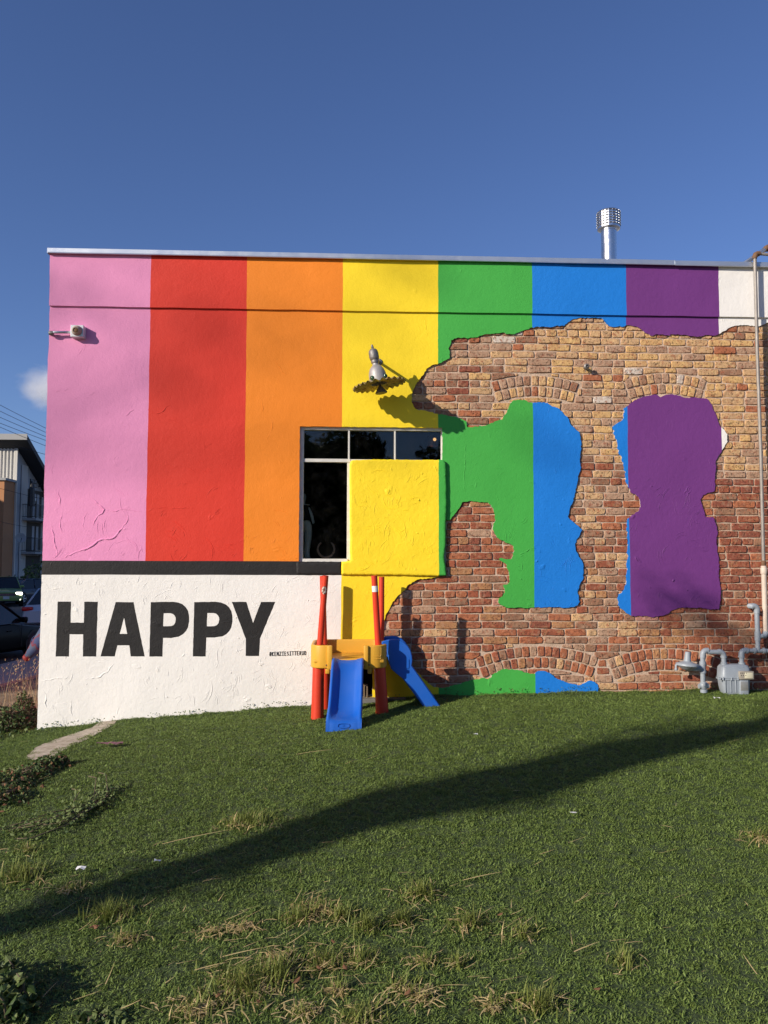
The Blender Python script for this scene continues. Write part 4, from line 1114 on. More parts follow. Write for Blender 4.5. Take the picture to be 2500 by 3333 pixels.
chute = tobj('slide', bm, M['tblu'], True, 'blue front slide coming towards the lawn')
chute.data.set_sharp_from_angle(angle=math.radians(60))
cx, cz = WP(*C12(393, 1692), fy - .001).x, zb + .045
bm = bmesh.new()
ov = [(cx + .047*math.copysign(abs(math.cos(a))**.6, math.cos(a)), fy - .0008 + .004*(0), cz + .016*math.copysign(abs(math.sin(a))**.7, math.sin(a))) for a in [2*math.pi*k/28 for k in range(28)]]
tube(bm, [Vector(p) + Vector((0, .004*((p[2]-cz)/.016), 0)) for p in ov], .0022, 6, closed=True); span(bm, (cx - .012, fy - .001, cz - .002), (cx + .008, fy + .005, cz + .002), .001)
tobj('embossed_logo', bm, M['tblu'])
# side slide
yn, yfar = -0.455, -0.115
out = [(805, 815), (808, 792), (860, 775), (950, 766), (1000, 774), (1045, 797), (1090, 840), (1118, 885), (1134, 945), (1138, 1000), (1130, 1050), (1180, 1122), (1300, 1296), (1440, 1490), (1442, 1500), (1285, 1530), (1275, 1522), (1150, 1350), (1030, 1190), (960, 1135), (905, 1085), (880, 1000), (866, 920), (850, 860)]
poly = [(T(x, y, yn).x, T(x, y, yn).z) for x, y in out]
def panel(bm, poly, y0, y1, ins=.007):
    c = [Vector((0, 0))]; n = len(poly)
    inn = []
    for i in range(n):
        a = Vector(poly[i-1]); p = Vector(poly[i]); b = Vector(poly[(i+1) % n])
        n1 = Vector((-(p-a).y, (p-a).x)).normalized(); n2 = Vector((-(b-p).y, (b-p).x)).normalized(); m = (n1 + n2).normalized()
        q = p + m*ins
        if not inside(poly, q.x, q.y): q = p - m*ins
        inn.append((q.x, q.y))
    L = [(poly, y0 + ins), (inn, y0)], [(poly, y1 - ins), (inn, y1)]
    r0 = [bm.verts.new((x, y0, z)) for x, z in inn]; r1 = [bm.verts.new((x, y0 + ins, z)) for x, z in poly]; r2 = [bm.verts.new((x, y1 - ins, z)) for x, z in poly]; r3 = [bm.verts.new((x, y1, z)) for x, z in inn]
    for a, b in ((r0, r1), (r1, r2), (r2, r3)):
        for i in range(n): bm.faces.new((a[i], a[(i+1) % n], b[(i+1) % n], b[i]))
    f1 = bm.faces.new(r0); f2 = bm.faces.new(list(reversed(r3)))
    bmesh.ops.triangulate(bm, faces=[f1, f2])
bm = bmesh.new(); panel(bm, poly, yn, yn + .032)
sl = tobj('slide', bm, M['tblu'], True, 'blue arched side slide going down to the right')
bm = bmesh.new(); panel(bm, poly, yfar, yfar + .032); tobj('slide_rail', bm, M['tblu'], True, None, None)
bed = [(835, 930), (900, 945), (960, 1000), (1040, 1110), (1180, 1305), (1300, 1465), (1400, 1500)]
bm = bmesh.new(); bp = [T(x, y, yn) for x, y in bed]
prism(bm, [(p.x, p.z) for p in bp] + [(p.x - .004, p.z - .016) for p in reversed(bp)], yn + .034, yfar - .002); tobj('slide_bed', bm, M['tblu'], False)
p = [T(x, y, yn - .001) for x, y in ((1292, 1500), (1430, 1492))]

# low grey step with chalk writing behind the climbing frame
pa, pb = WP(*C12(215, 1398), -0.02), WP(*C12(1062, 1510), -0.02)
step = thing('concrete_step', 'low grey step against the wall under the climbing frame with white scrawl', 'step', ((pa.x + pb.x)/2, -0.05, pb.z - .05))
bm = bmesh.new(); span(bm, (pa.x, -0.085, pb.z - .08), (pb.x, 0.012, pa.z), .006); bmesh.ops.translate(bm, vec=-Vector(step.location), verts=bm.verts[:])
obj('block', bm, plain('step_paint', (0.15, 0.145, 0.14), 0.85, 0, .3, 14, .002), step)
strokes = [[(596, 1496), (600, 1483), (611, 1480), (620, 1488), (617, 1500), (606, 1504), (596, 1496)], [(628, 1503), (630, 1484), (631, 1492), (642, 1483), (649, 1490), (649, 1503)], [(660, 1504), (661, 1470)], [(690, 1476), (662, 1491), (678, 1500), (692, 1503), (706, 1502), (716, 1492), (722, 1484), (726, 1492)]]
bm = bmesh.new()
for s_ in strokes: ribbon(bm, [(WP(*C12(x, y), -0.087).x, WP(*C12(x, y), -0.087).z) for x, y in s_], 0.007, lambda x, z: -0.0868)
bmesh.ops.translate(bm, vec=-Vector(step.location), verts=bm.verts[:]); obj('chalk_writing', bm, M['chalk'], step)

# ---------------------------------------------------------------- wall lamp turned into a face
CL = lambda x, y: (1120 + x/6.636, 1100 + y/6.636)
LY = -0.30
hub = WP(*CL(765, 1035), LY)
lamp = thing('wall_lamp', 'silver barn lamp with two green glass eyes and a corrugated brim on the yellow stripe', 'lamp', hub)
TILT = Matrix.Rotation(math.radians(-10.5), 4, 'Y')
k_ = (7.6 + LY)/2600/6.636
def lobj(name, bm, mat, sm=True, label=None, parent=None):
    bmesh.ops.recalc_face_normals(bm, faces=bm.faces[:])
    o = obj(name, bm, mat, parent or lamp, sm, label)
    if sm: o.data.set_sharp_from_angle(angle=math.radians(40))
    return o
M['bell'] = plain('bell_aluminium', (0.34, 0.325, 0.315), 0.55, 0.35, 0.12, 20, 0.0006, 90)
M['cast'] = plain('cast_fitting', (0.22, 0.21, 0.20), 0.55, 0.6, 0.35, 30, 0.002, 60)
q_ = N('tin_brim'); M['brim'] = q_.set(q_.mix(q_.ramp(q_.noise(30.0, 5.0, .65), [(0.45, (0, 0, 0)), (0.62, (1, 1, 1))]), (0.40, 0.32, 0.13, 1), (0.16, 0.10, 0.055, 1)), 0.5, 0.5, q_.bump(q_.noise(60.0, 4.0), 1.0, 0.001))
bm = bmesh.new(); lathe(bm, [(195*k_, 55*k_), (197*k_, 150*k_), (192*k_, 240*k_), (180*k_, 310*k_), (155*k_, 375*k_), (120*k_, 425*k_), (82*k_, 455*k_), (70*k_, 470*k_), (68*k_, 515*k_), (62*k_, 520*k_)], TILT, 32, False); lobj('bell', bm, M['bell'])
bm = bmesh.new(); lathe(bm, [(60*k_, 500*k_), (84*k_, 515*k_), (90*k_, 545*k_), (84*k_, 575*k_), (98*k_, 590*k_), (108*k_, 640*k_), (108*k_, 730*k_), (96*k_, 790*k_), (66*k_, 825*k_), (28*k_, 838*k_), (24*k_, 850*k_), (32*k_, 858*k_), (33*k_, 872*k_), (26*k_, 880*k_), (24*k_, 912*k_), (12*k_, 930*k_)], TILT, 20); lobj('elbow_fitting', bm, M['cast'])
bm = bmesh.new(); n = 132; ri, ro = 190*k_, 585*k_; rows = []
for j in range(9):
    t = j/8; r = lerp(ri, ro, t)
    rows.append([bm.verts.new(TILT @ Vector(((r + (0.004*math.sin(i*2*math.pi*3/n)))*math.cos(2*math.pi*i/n), (r + .004*math.sin(i*2*math.pi*3/n))*math.sin(2*math.pi*i/n), lerp(58*k_, 22*k_, t) + lerp(.003, .0125, t)*math.sin(2*math.pi*i/n*24 + .6*math.sin(i*.3))))) for i in range(n)])
for a, b in zip(rows, rows[1:]):
    for i in range(n): bm.faces.new((a[i], a[(i+1) % n], b[(i+1) % n], b[i]))
o = lobj('brim', bm, M['brim']); md_ = o.modifiers.new('thickness', 'SOLIDIFY'); md_.thickness = 0.0015
bm = bmesh.new(); Bm = Matrix.Translation((0.004, -.02, 0)) @ TILT
lathe(bm, [(24*k_, 60*k_), (26*k_, 0), (44*k_, -25*k_), (128*k_, -150*k_), (136*k_, -165*k_), (126*k_, -178*k_)], Bm, 22); lobj('bulb', bm, plain('bulb_glass', (0.16, 0.13, 0.09), 0.35))
for ang, zh in ((-134, 165), (-37, 165)):
    a = math.radians(ang); c = TILT @ Vector((190*k_*math.cos(a), 190*k_*math.sin(a), zh*k_)); dirv = (TILT.to_3x3() @ Vector((math.cos(a), math.sin(a), 0))).normalized()
    Q = Matrix.Translation(c) @ dirv.to_track_quat('Z', 'Y').to_matrix().to_4x4()
    R2 = 54*k_
    bm = bmesh.new(); lathe(bm, [(R2, -.004), (R2*1.02, .004), (R2*.93, .011), (R2*.7, .0165), (R2*.35, .0195)], Q, 20); e_ = lobj('eye', bm, plain('eye_glass', (0.03, 0.075, 0.035), 0.12, 0, .3, 60))
    bm = bmesh.new(); lathe(bm, [(R2*.30, .0185), (R2*.26, .0208), (R2*.1, .0215)], Q, 14); lobj('pupil', bm, M['dark'], True, None, e_)
arm0 = (TILT @ Vector((0, 0, 660*k_)))
bm = bmesh.new(); armw = WP(*CL(752, 520), 0.0) - hub; tube(bm, [arm0 + Vector((0, .005, 0)), arm0.lerp(armw, .35), armw], .0135, 12); lobj('arm', bm, M['cast'])
bm = bmesh.new(); lathe(bm, [(.034, 0), (.033, .008), (.016, .016)], Matrix.Translation(armw + Vector((0, .002, 0))) @ Matrix.Rotation(math.pi/2, 4, 'X'), 20); lobj('wall_plate', bm, M['cast'])

# ---------------------------------------------------------------- junction box light at the left corner
c1p = lambda x, y, yp=0.0: WP(x/2.552, 750 + y/2.552, yp)
p, q = c1p(587, 785, -.07), c1p(692, 884, -.07)
jb = thing('wall_light', 'small white square box with round lamp and conduit high on the pink stripe', 'wall light', ((p.x + q.x)/2, -0.02, (p.z + q.z)/2))
M['boxw'] = plain('white_metal_box', (0.62, 0.64, 0.66), 0.45, 0.1, .08)
M['boxd'] = plain('old_lampholder', (0.36, 0.29, 0.23), 0.7, 0, .3, 40, .002)
def at_(o, bm): bmesh.ops.translate(bm, vec=-Vector(o.location), verts=bm.verts[:]); return bm
bm = bmesh.new(); span(bm, (p.x, -.072, q.z), (q.x, 0.004, p.z), .004); obj('box', at_(jb, bm), M['boxw'], jb)
c = c1p(640, 833, -.072); r = 42/2.552*.0028
bm = bmesh.new(); lathe(bm, [(r*1.05, -.002), (r*1.05, .006), (r*.95, .016), (r*.78, .030), (r*.62, .040), (r*.55, .044), (r*.50, .034)], Matrix.Translation(c) @ Matrix.Rotation(math.radians(98), 4, 'X'), 22, False); o = obj('lampholder', at_(jb, fix(bm)), M['boxd'], jb, True)
bm = bmesh.new(); lathe(bm, [(r*.56, .020), (r*.5, .036), (r*.2, .040)], Matrix.Translation(c) @ Matrix.Rotation(math.radians(98), 4, 'X'), 16); obj('lamp_socket', at_(jb, fix(bm)), M['rust'], jb, True)
a, b, e = c1p(586, 846, -.04), c1p(446, 846, -.045), c1p(408, 852, -.04)
bm = bmesh.new(); tube(bm, [a + Vector((.01, 0, 0)), b, e + Vector((.012, 0, 0)), e + Vector((0, .03, 0)), e + Vector((0, .12, 0)), e + Vector((0.0, .9, -.02))], .0125, 10); obj('conduit', at_(jb, fix(bm)), M['steel'], jb, True)
for x_ in (0.02, .0): pass
bm = bmesh.new(); lathe(bm, [(.019, -.02), (.021, -.012), (.021, .014), (.018, .02)], Matrix.Translation(e + Vector((.02, 0, 0))) @ Matrix.Rotation(math.pi/2, 4, 'Y'), 12); obj('conduit_elbow', at_(jb, fix(bm)), M['cast'], jb, True)

# ---------------------------------------------------------------- roof vent
vy = 0.95
v0, v1 = WP(*C6([(340, 500)])[0], vy), WP(*C6([(338, 170)])[0], vy)
vent = thing('roof_vent', 'shiny round metal flue with louvred cap rising behind the roof edge', 'roof vent', (v0.x, vy, 4.25))
kr = (7.6 + vy)/2600/2.552
zc0, zc1 = WP(*C6([(338, 243)])[0], vy).z - 4.25, WP(*C6([(338, 112)])[0], vy).z - 4.25
bm = bmesh.new(); lathe(bm, [(66*kr, -.02), (66*kr, zc0 - .03), (70*kr, zc0 - .03), (70*kr, zc0 + .02)], None, 32); obj('flue_pipe', fix(bm), M['vent_metal'], vent, True).data.set_sharp_from_angle(angle=math.radians(40))
bm = bmesh.new(); lathe(bm, [(78*kr, zc0 - .012), (97*kr, zc0 - .004), (97*kr, zc1), (92*kr, zc1 + .012), (20*kr, zc1 + .022)], None, 20); cap = obj('vent_cap', fix(bm), M['vent_metal'], vent)
bm = bmesh.new(); nsl = 20
for i in range(nsl):
    a = 2*math.pi*(i + .5)/nsl
    for j in range(6):
        z = lerp(zc0 + .022, zc1 - .012, j/5); rr_ = 96*kr
        box(bm, (rr_*math.cos(a), rr_*math.sin(a), z), (.008, .024, .0050), Matrix.Rotation(a, 3, 'Z'))
lv = obj('louvre_slots', bm, plain('louvre_shade', (0.09, 0.09, 0.095), .6), cap); lv['kind'] = 'stuff'
bm = bmesh.new()
for i in range(nsl):
    a = 2*math.pi*(i + .5)/nsl
    for j in range(6):
        z = lerp(zc0 + .022, zc1 - .012, j/5) + .008; rr_ = 99.5*kr
        box(bm, (rr_*math.cos(a), rr_*math.sin(a), z), (.008, .031, .004), Matrix.Rotation(a, 3, 'Z') @ Matrix.Rotation(.5, 3, 'Y'))
lv = obj('louvres', bm, M['vent_metal'], cap); lv['kind'] = 'stuff'

# ---------------------------------------------------------------- tall pipe and roof pipes at the right
CP = lambda x, y: (2380 + x/9.217, 760 + y/9.217)
py = -0.085
g0 = WP(2492, 2072, py)
riser = thing('gas_riser', 'tall weathered pipe running up the right end of the wall to the roof', 'pipe', (g0.x, py, g0.z))
def robj(name, bm, mat, own, label=None):
    bmesh.ops.translate(bm, vec=-Vector(own.location), verts=bm.verts[:]); fix(bm)
    o = obj(name, bm, mat, own, True, label); o.data.set_sharp_from_angle(angle=math.radians(45)); return o
pt = WP(*CP(712, 720), py); pm = WP(2486.5, 1862, py)
bm = bmesh.new(); tube(bm, [pm, pm.lerp(pt, .35) + Vector((.004, 0, 0)), pm.lerp(pt, .7) + Vector((-.003, 0, 0)), pt], .0165, 12); robj('pipe', bm, M['old_pipe'], riser, 'rusty grey upper pipe')
pl0 = WP(2492, 2062, py)
bm = bmesh.new(); tube(bm, [pl0, pm], .0245, 14); robj('pipe', bm, M['pale_pipe'], riser, 'pale painted lower pipe')
for z0, z1, r, m_ in ((-.02, .045, .031, 'pale_pipe'), (.045, .06, .027, 'pale_pipe'), (.06, .11, .0215, 'rust')):
    bm = bmesh.new(); lathe(bm, [(r*.9, z0), (r, z0 + .006), (r, z1 - .006), (r*.85, z1)], Matrix.Translation(pm), 12); robj('coupling', bm, M[m_], riser)
el = [WP(*CP(705, 760), py), WP(*CP(712, 690), py), WP(*CP(735, 630), py), WP(*CP(790, 600), py), WP(*CP(860, 610), py)]
bm = bmesh.new(); tube(bm, el, [.021, .0245, .0255, .0245, .022], 12); robj('elbow', bm, M['rust'], riser)
bm = bmesh.new(); a = WP(*CP(850, 610), py); tube(bm, [a, a + Vector((.09, 0, -.006)), a + Vector((.6, 0, -.03))], .0145, 12); robj('pipe', bm, M['old_pipe'], riser)
a = WP(*CP(455, 870), 0.02)
rp = thing('roof_pipe', 'grey pipe slanting up off the roof edge at the top right corner', 'pipe', (a.x, 0.02, a.z))
bm = bmesh.new(); b = WP(*CP(1085, 430), .05); tube(bm, [a + (a - b)*.12 + Vector((0, .25, .03)), a, b], .0225, 12); robj('pipe', bm, M['steel'], rp)
bm = bmesh.new(); tube(bm, [b + (a - b)*.14, b + (a - b)*.07, b, b + Vector((.03, 0, -.01)), b + Vector((.05, 0, -.06)), b + Vector((.05, 0, -.5))], [.026, .031, .033, .033, .031, .024], 12); robj('elbow', bm, M['rust'], rp)
# bib on the brick
p = WP(*C5([(1548, 497)])[0], -.02)
bib = thing('pipe_stub', 'small grey capped pipe stub poking out of the upper brickwork', 'pipe stub', (p.x, 0, p.z))
bm = bmesh.new(); lathe(bm, [(.016, -.03), (.016, .02), (.027, .022), (.027, .036), (.02, .04), (.014, .048), (.012, .034)], Matrix.Translation(p) @ Matrix.Rotation(math.pi/2, 4, 'X'), 12); robj('stub', bm, M['cast'], bib)
bm = bmesh.new(); a = p + Vector((0, .01, -.02)); tube(bm, [a, a + Vector((0, .0, -.03))], .003, 6); robj('drip_wire', bm, M['cast'], bib)

# ---------------------------------------------------------------- gas meter
G = lambda x, y, yp=-0.11: WP(*C11(x, y), yp)
gy_ = -0.11
g0 = G(1130, 1510)
gm = thing('gas_meter', 'grey painted gas meter with regulator and looping pipes at the foot of the brick wall', 'gas meter', (g0.x, gy_, g0.z))
gk = (7.6 + gy_)/2600/4.74
def gp(name, pts, r, m_='gas_grey', rs=None): bm = bmesh.new(); tube(bm, [G(*p) for p in pts], rs or r, 14); return robj(name, bm, M[m_], gm)
def ell(c, r, a0, a1): return [(c[0] + r*math.cos(math.radians(lerp(a0, a1, i/6))), c[1] - r*math.sin(math.radians(lerp(a0, a1, i/6)))) for i in range(7)]
pr = 37*gk
gp('pipe', [(676, 1580), (668, 1480), (664, 1400)], pr*.95); gp('pipe', [(656, 1290), (652, 1120)], pr); gp('pipe', [(652, 980), (650, 870)], pr)
gp('elbow', [(650, 905)] + ell((715, 855), 62, 180, 90) + [(735, 793)], pr*1.2)
gp('pipe', [(725, 815), (925, 818)], pr); gp('elbow', [(900, 815)] + ell((905, 880), 68, 90, 0) + [(975, 900)], pr*1.2)
gp('pipe', [(976, 880), (980, 1060)], pr)
for y0, y1, k in ((960, 1010, 1.35), (1010, 1100, 1.15), (1100, 1140, 1.4)): gp('union', [(651, y0), (652, y1)], pr*k)
for y0, y1, k, x in ((975, 1040, 1.35, 980), (975, 1040, 1.4, 1255), (885, 905, 1.32, 976), (880, 900, 1.32, 1248)): gp('union', [(x, y0), (x, y1)], pr*k)
gp('shutoff_valve', [(662, 1275), (664, 1290), (666, 1330), (667, 1370), (668, 1390)], 0, 'gas_grey', [pr*.9, pr*1.5, pr*1.9, pr*1.5, pr*1.0])
gp('shutoff_valve', [(590, 1345), (740, 1340)], pr*1.05); gp('union', [(668, 1392), (669, 1440)], pr*1.45)
bm = bmesh.new(); a = G(680, 1300, gy_ - .05); span(bm, a - Vector((.012, .004, .03)), a + Vector((.008, .012, .012)), .003); robj('valve_tee_handle', bm, M['gas_grey'], gm)
gp('pipe', [(1255, 1050), (1250, 880)], pr*.95)
gp('elbow', [(1249, 905)] + ell((1310, 850), 60, 180, 90) + [(1330, 793)], pr*1.2); gp('pipe', [(1315, 795), (1700, 800), (2100, 802)], pr*.92)
for x in (1330, 1450, 1590): gp('union', [(x - 14, 796), (x + 14, 797)], pr*1.3)
gp('pipe', [(1505, 800), (1500, 640)], pr*.95); gp('union', [(1500, 640), (1497, 500)], pr*1.22); gp('pipe', [(1497, 520), (1487, 205)], pr*1.0)
gp('elbow', [(1487, 220)] + ell((1430, 165), 60, 0, 90) + [(1405, 112)], pr*1.2)
a, b = G(1420, 108), G(1375, 110, 0.02); bm = bmesh.new(); tube(bm, [a, a + Vector((-.02, .01, 0)), b], [pr*1.15, pr*1.15, pr*1.0], 12); robj('pipe', bm, M['gas_grey'], gm)
gp('elbow', [(1520, 572), (1570, 570)] , pr*1.0); a, b = G(1560, 572), WP(2492, 2066, -.085); bm = bmesh.new(); tube(bm, [a, Vector((b.x - .02, -.095, a.z)), Vector((b.x, -.088, a.z + .03)), b + Vector((0, 0, .01))], [pr*1.0, pr*1.25, pr*1.25, pr*.95], 12); robj('elbow', bm, M['gas_grey'], gm)
# regulator
c = G(412, 1012, gy_ - .01); rk = 170*gk
bm = bmesh.new(); lathe(bm, [(rk*.35, -.05), (rk*.55, -.035), (rk*.93, -.012), (rk, -.008), (rk, .006), (rk*.95, .012), (rk*.6, .022), (rk*.32, .034), (rk*.26, .10), (rk*.24, .118), (rk*.18, .122)], Matrix.Translation(c) @ Matrix.Rotation(math.radians(4), 4, 'Y'), 30); robj('regulator', bm, M['gas_grey'], gm)
bm = bmesh.new(); tube(bm, [c + Vector((0, 0, -.03)), G(640, 1060, gy_)], [pr*1.5, pr*1.3], 14); robj('regulator_body', bm, M['gas_grey'], gm)
bm = bmesh.new(); a = G(240, 1020, gy_ - .01); tube(bm, [G(275, 1005, gy_ - .01), a, G(240, 1060, gy_ - .01)], [.012, .012, .011], 10); lathe(bm, [(.011, 0), (.016, -.014), (.013, -.026)], Matrix.Translation(G(240, 1058, gy_ - .01)), 10); robj('regulator_vent', bm, M['gas_grey'], gm)
# meter body: two cast halves bolted at a flange
def body(bm, secs):   # (cx, half width, half depth, y px) rounded boxes lofted down
    rows = []
    for x, hw, hd, yp in secs:
        c = G(x, yp); r = min(hw, hd)*.55; ring = []
        for (sx, sy, a0) in ((1, 1, 0), (-1, 1, 90), (-1, -1, 180), (1, -1, 270)):
            for k in range(5):
                a = math.radians(a0 + k*22.5); ring.append(bm.verts.new((c.x + sx*(hw - r) + r*math.cos(a), gy_ + .005 + sy*(hd - r) + r*math.sin(a), c.z)))
        rows.append(ring)
    for a, b in zip(rows, rows[1:]):
        m = len(a)
        for i in range(m): bm.faces.new((a[i], a[(i+1) % m], b[(i+1) % m], b[i]))
    bm.faces.new(rows[0]); bm.faces.new(list(reversed(rows[-1])))
W2 = 232*gk
bm = bmesh.new(); body(bm, [(1128, W2*.55, .035, 1000), (1128, W2*.85, .058, 1012), (1128, W2*.97, .070, 1050), (1128, W2, .074, 1205)]); robj('meter_top', bm, M['gas_grey'], gm)
bm = bmesh.new(); body(bm, [(1128, W2*1.05, .080, 1208), (1128, W2*1.05, .080, 1232)]); robj('meter_flange', bm, M['gas_grey'], gm)
bm = bmesh.new(); body(bm, [(1130, W2*.98, .074, 1232), (1138, W2*.93, .070, 1350), (1148, W2*.86, .064, 1450), (1152, W2*.74, .054, 1500), (1152, W2*.5, .03, 1525)]); robj('meter_bottom', bm, M['gas_grey'], gm)
for x, y in ((905, 1222), (970, 1225), (1100, 1228), (1200, 1226), (1345, 1222)):
    bm = bmesh.new(); c = G(x, y, gy_ - .078); tube(bm, [c + Vector((0, 0, .012)), c - Vector((0, 0, .014))], .0065, 6); robj('bolt', bm, M['gas_grey'], gm)
for x in (1000, 1085, 1160):
    bm = bmesh.new(); tube(bm, [G(x, 1240, gy_ - .07), G(x + 6, 1440, gy_ - .06)], .006, 8); robj('rib', bm, M['gas_grey'], gm)
bm = bmesh.new(); span(bm, (G(1148, 1100).x, gy_ - .094, G(0, 1226).z), (G(1366, 1100).x, gy_ - .05, G(0, 1098).z), .006); ib = robj('index_box', bm, plain('index_box', (0.30, 0.27, 0.22), .5), gm)
bm = bmesh.new(); span(bm, (G(1222, 1100).x, gy_ - .0965, G(0, 1205).z), (G(1345, 1100).x, gy_ - .093, G(0, 1118).z), .001); robj('index_plate', bm, plain('index_plate', (0.62, 0.58, 0.42), .4), gm)
for i in range(7):
    x = (1238 + 29*i) if i < 4 else (1248 + 34*(i - 4)); y = 1143 if i < 4 else 1180
    c = G(x, y, gy_ - .0967); bm = bmesh.new(); lathe(bm, [(.0042, 0), (.004, .0008)], Matrix.Translation(c) @ Matrix.Rotation(math.pi/2, 4, 'X'), 10); robj('index_dial', bm, M['dark'], gm)
bm = bmesh.new(); span(bm, (G(1158, 1100).x, gy_ - .083, G(0, 1500).z), (G(1288, 1100).x, gy_ - .05, G(0, 1240).z), .005); robj('front_rib', bm, M['gas_grey'], gm)
bm = bmesh.new(); span(bm, (G(1166, 1100).x, gy_ - .0848, G(0, 1395).z), (G(1282, 1100).x, gy_ - .08, G(0, 1258).z), .001); robj('name_plate', bm, plain('name_plate', (0.33, 0.33, 0.31), .4, .4, .15, 60), gm)

# ---------------------------------------------------------------- behind the window
M['mann'] = plain('pale_mannequin', (0.82, 0.80, 0.66), 0.5)
M['shirt'] = plain('black_cloth', (0.02, 0.018, 0.016), 0.9)
my = 0.24
MW = lambda x, y: WP(*CW(x, y), my)
a = MW(170, 2130)
mann = thing('mannequin', 'pale child-sized mannequin in a dark top standing inside the window at left', 'mannequin', (a.x, my, a.z))
def mobj(n_, bm, m_): bmesh.ops.translate(bm, vec=-Vector(mann.location), verts=bm.verts[:]); fix(bm); return obj(n_, bm, m_, mann, True)
ks = (7.6 + my)/2600/4.81
def skin(name, chain, mat):    # chain: list of joined limbs [(x, y, dy, r)]
    me = bpy.data.meshes.new(name); vs, es, rs = [], [], []
    ind = {}
    for limb in chain:
        prev = None
        for (x, y, dy, r) in limb:
            k = (x, y, dy)
            if k not in ind:
                p = MW(x, y) - Vector(mann.location); ind[k] = len(vs); vs.append((p.x, p.y + dy, p.z)); rs.append(r*ks)
            if prev is not None: es.append((prev, ind[k]))
            prev = ind[k]
    me.from_pydata(vs, es, []); me.materials.append(mat)
    o = bpy.data.objects.new(name, me); link(o, mann)
    mo = o.modifiers.new('skin', 'SKIN'); mo.use_smooth_shade = True
    for i, v in enumerate(me.skin_vertices[0].data): v.radius = (rs[i], rs[i]); v.use_root = (i == 0)
    sb = o.modifiers.new('sub', 'SUBSURF'); sb.levels = 2; sb.render_levels = 2
    return o
skin('body', [[(120, 1560, 0, 95), (90, 1350, 0, 100), (95, 1250, 0, 55), (100, 1180, 0, 85), (105, 1110, 0, 78), (105, 1080, 0, 45)], [(120, 1560, 0, 95), (215, 1600, 0, 72), (205, 1800, 0, 60), (185, 2000, 0, 48), (195, 2130, 0, 52)], [(120, 1560, 0, 95), (40, 1600, 0, 70), (60, 1800, 0, 58), (70, 2000, 0, 48), (75, 2130, 0, 50)],
      [(90, 1350, 0, 100), (215, 1330, 0, 32), (265, 1440, .02, 26), (290, 1560, .05, 22)]], M['mann'])
bm = bmesh.new(); pa, pb, pc = MW(95, 1280), MW(110, 1400), MW(125, 1520)
tube(bm, [pa + Vector((0, 0, .012)), pa, pb, pc], [70*ks, 122*ks, 120*ks, 128*ks], 16); mobj('shirt', bm, M['shirt'])
bm = bmesh.new(); pa = MW(110, 1268); tube(bm, [pa + Vector((0, 0, .004)), pa - Vector((0, 0, .004))], 128*ks, 16); mobj('collar', bm, M['frame'])
h = WP(*CW(488, 1960), 0.17)
hs = thing('horseshoe', 'rusty horseshoe standing open end up on the window sill', 'horseshoe', h)
bm = bmesh.new(); r0 = 128*(7.77/2600/4.81)
pts = [Vector((r0*1.0*math.sin(a)*(1 if abs(a) < 2.2 else .97), -.03*math.cos(a), -r0*1.02*math.cos(a))) for a in [lerp(-2.45, 2.45, i/22) for i in range(23)]]
tube(bm, pts, [.0105*(0.85 + .25*math.sin(math.pi*i/22)) for i in range(23)], 8); obj('shoe', fix(bm), plain('rusty_horseshoe', (0.55, 0.33, 0.22), .8, .2, .3, 50, .001), hs, True)
for i, a in enumerate((-1.7, -1.3, -.9, .9, 1.3, 1.7)):
    bm = bmesh.new(); c = Vector((r0*math.sin(a), -.03*math.cos(a) - .0105, -r0*1.02*math.cos(a))); box(bm, c, (.004, .002, .007)); obj('nail_hole', bm, M['dark'], hs)
l = WP(*C3(1322, 908), 0.55)
pl = thing('pendant_lamp', 'round lit pendant lamp glowing behind the right upper pane', 'pendant lamp', l)
bm = bmesh.new(); lathe(bm, [(.006, .9), (.006, .05)], None, 8); obj('cord', fix(bm), M['dark'], pl)
bm = bmesh.new(); lathe(bm, [(.02, .055), (.05, .03), (.062, -.02), (.058, -.06)], None, 18, False); obj('shade', fix(bm), plain('copper_shade', (0.35, 0.16, 0.06), .35, .8), pl, True)
bm = bmesh.new(); bmesh.ops.create_uvsphere(bm, u_segments=14, v_segments=8, radius=.017); bmesh.ops.translate(bm, vec=(.016, -.058, 0), verts=bm.verts[:]); obj('bulb', bm, emit('warm_bulb', (1.0, 0.55, 0.2, 1), 0.9), pl, True)
# ---------------------------------------------------------------- artificial turf: curly pile clumps scattered over the lawn
rt = random.Random(77)
M['turf'] = leafmat('turf_pile', (0.128, 0.196, 0.036, 1), (0.240, 0.310, 0.084, 1), 0.6, 0.22)
M['turf2'] = leafmat('turf_pile_dark', (0.070, 0.118, 0.023, 1), (0.130, 0.188, 0.048, 1), 0.6, 0.15)
def blade(bm, base, az, lean, L, w, mat=0, segs=3, curl=1.0, twist=0.0):
    d = Vector((math.cos(az), math.sin(az), 0)); s = Vector((-d.y, d.x, 0))
    prev = None; p = Vector(base); el = math.pi/2 - lean*0.3
    for i in range(segs + 1):
        t = i/segs; ww = w*(1 - t**1.5*0.9)/2
        sa = s*math.cos(twist*t) + Vector((0, 0, 1))*math.sin(twist*t)
        row = (bm.verts.new(p - sa*ww), bm.verts.new(p + sa*ww))
        if prev:
            f = bm.faces.new((prev[0], prev[1], row[1], row[0])); f.material_index = mat; f.smooth = True
        prev = row
        el -= lean*curl/segs
        p = p + (d*math.cos(el) + Vector((0, 0, 1))*math.sin(el))*(L/segs)
clumps = []
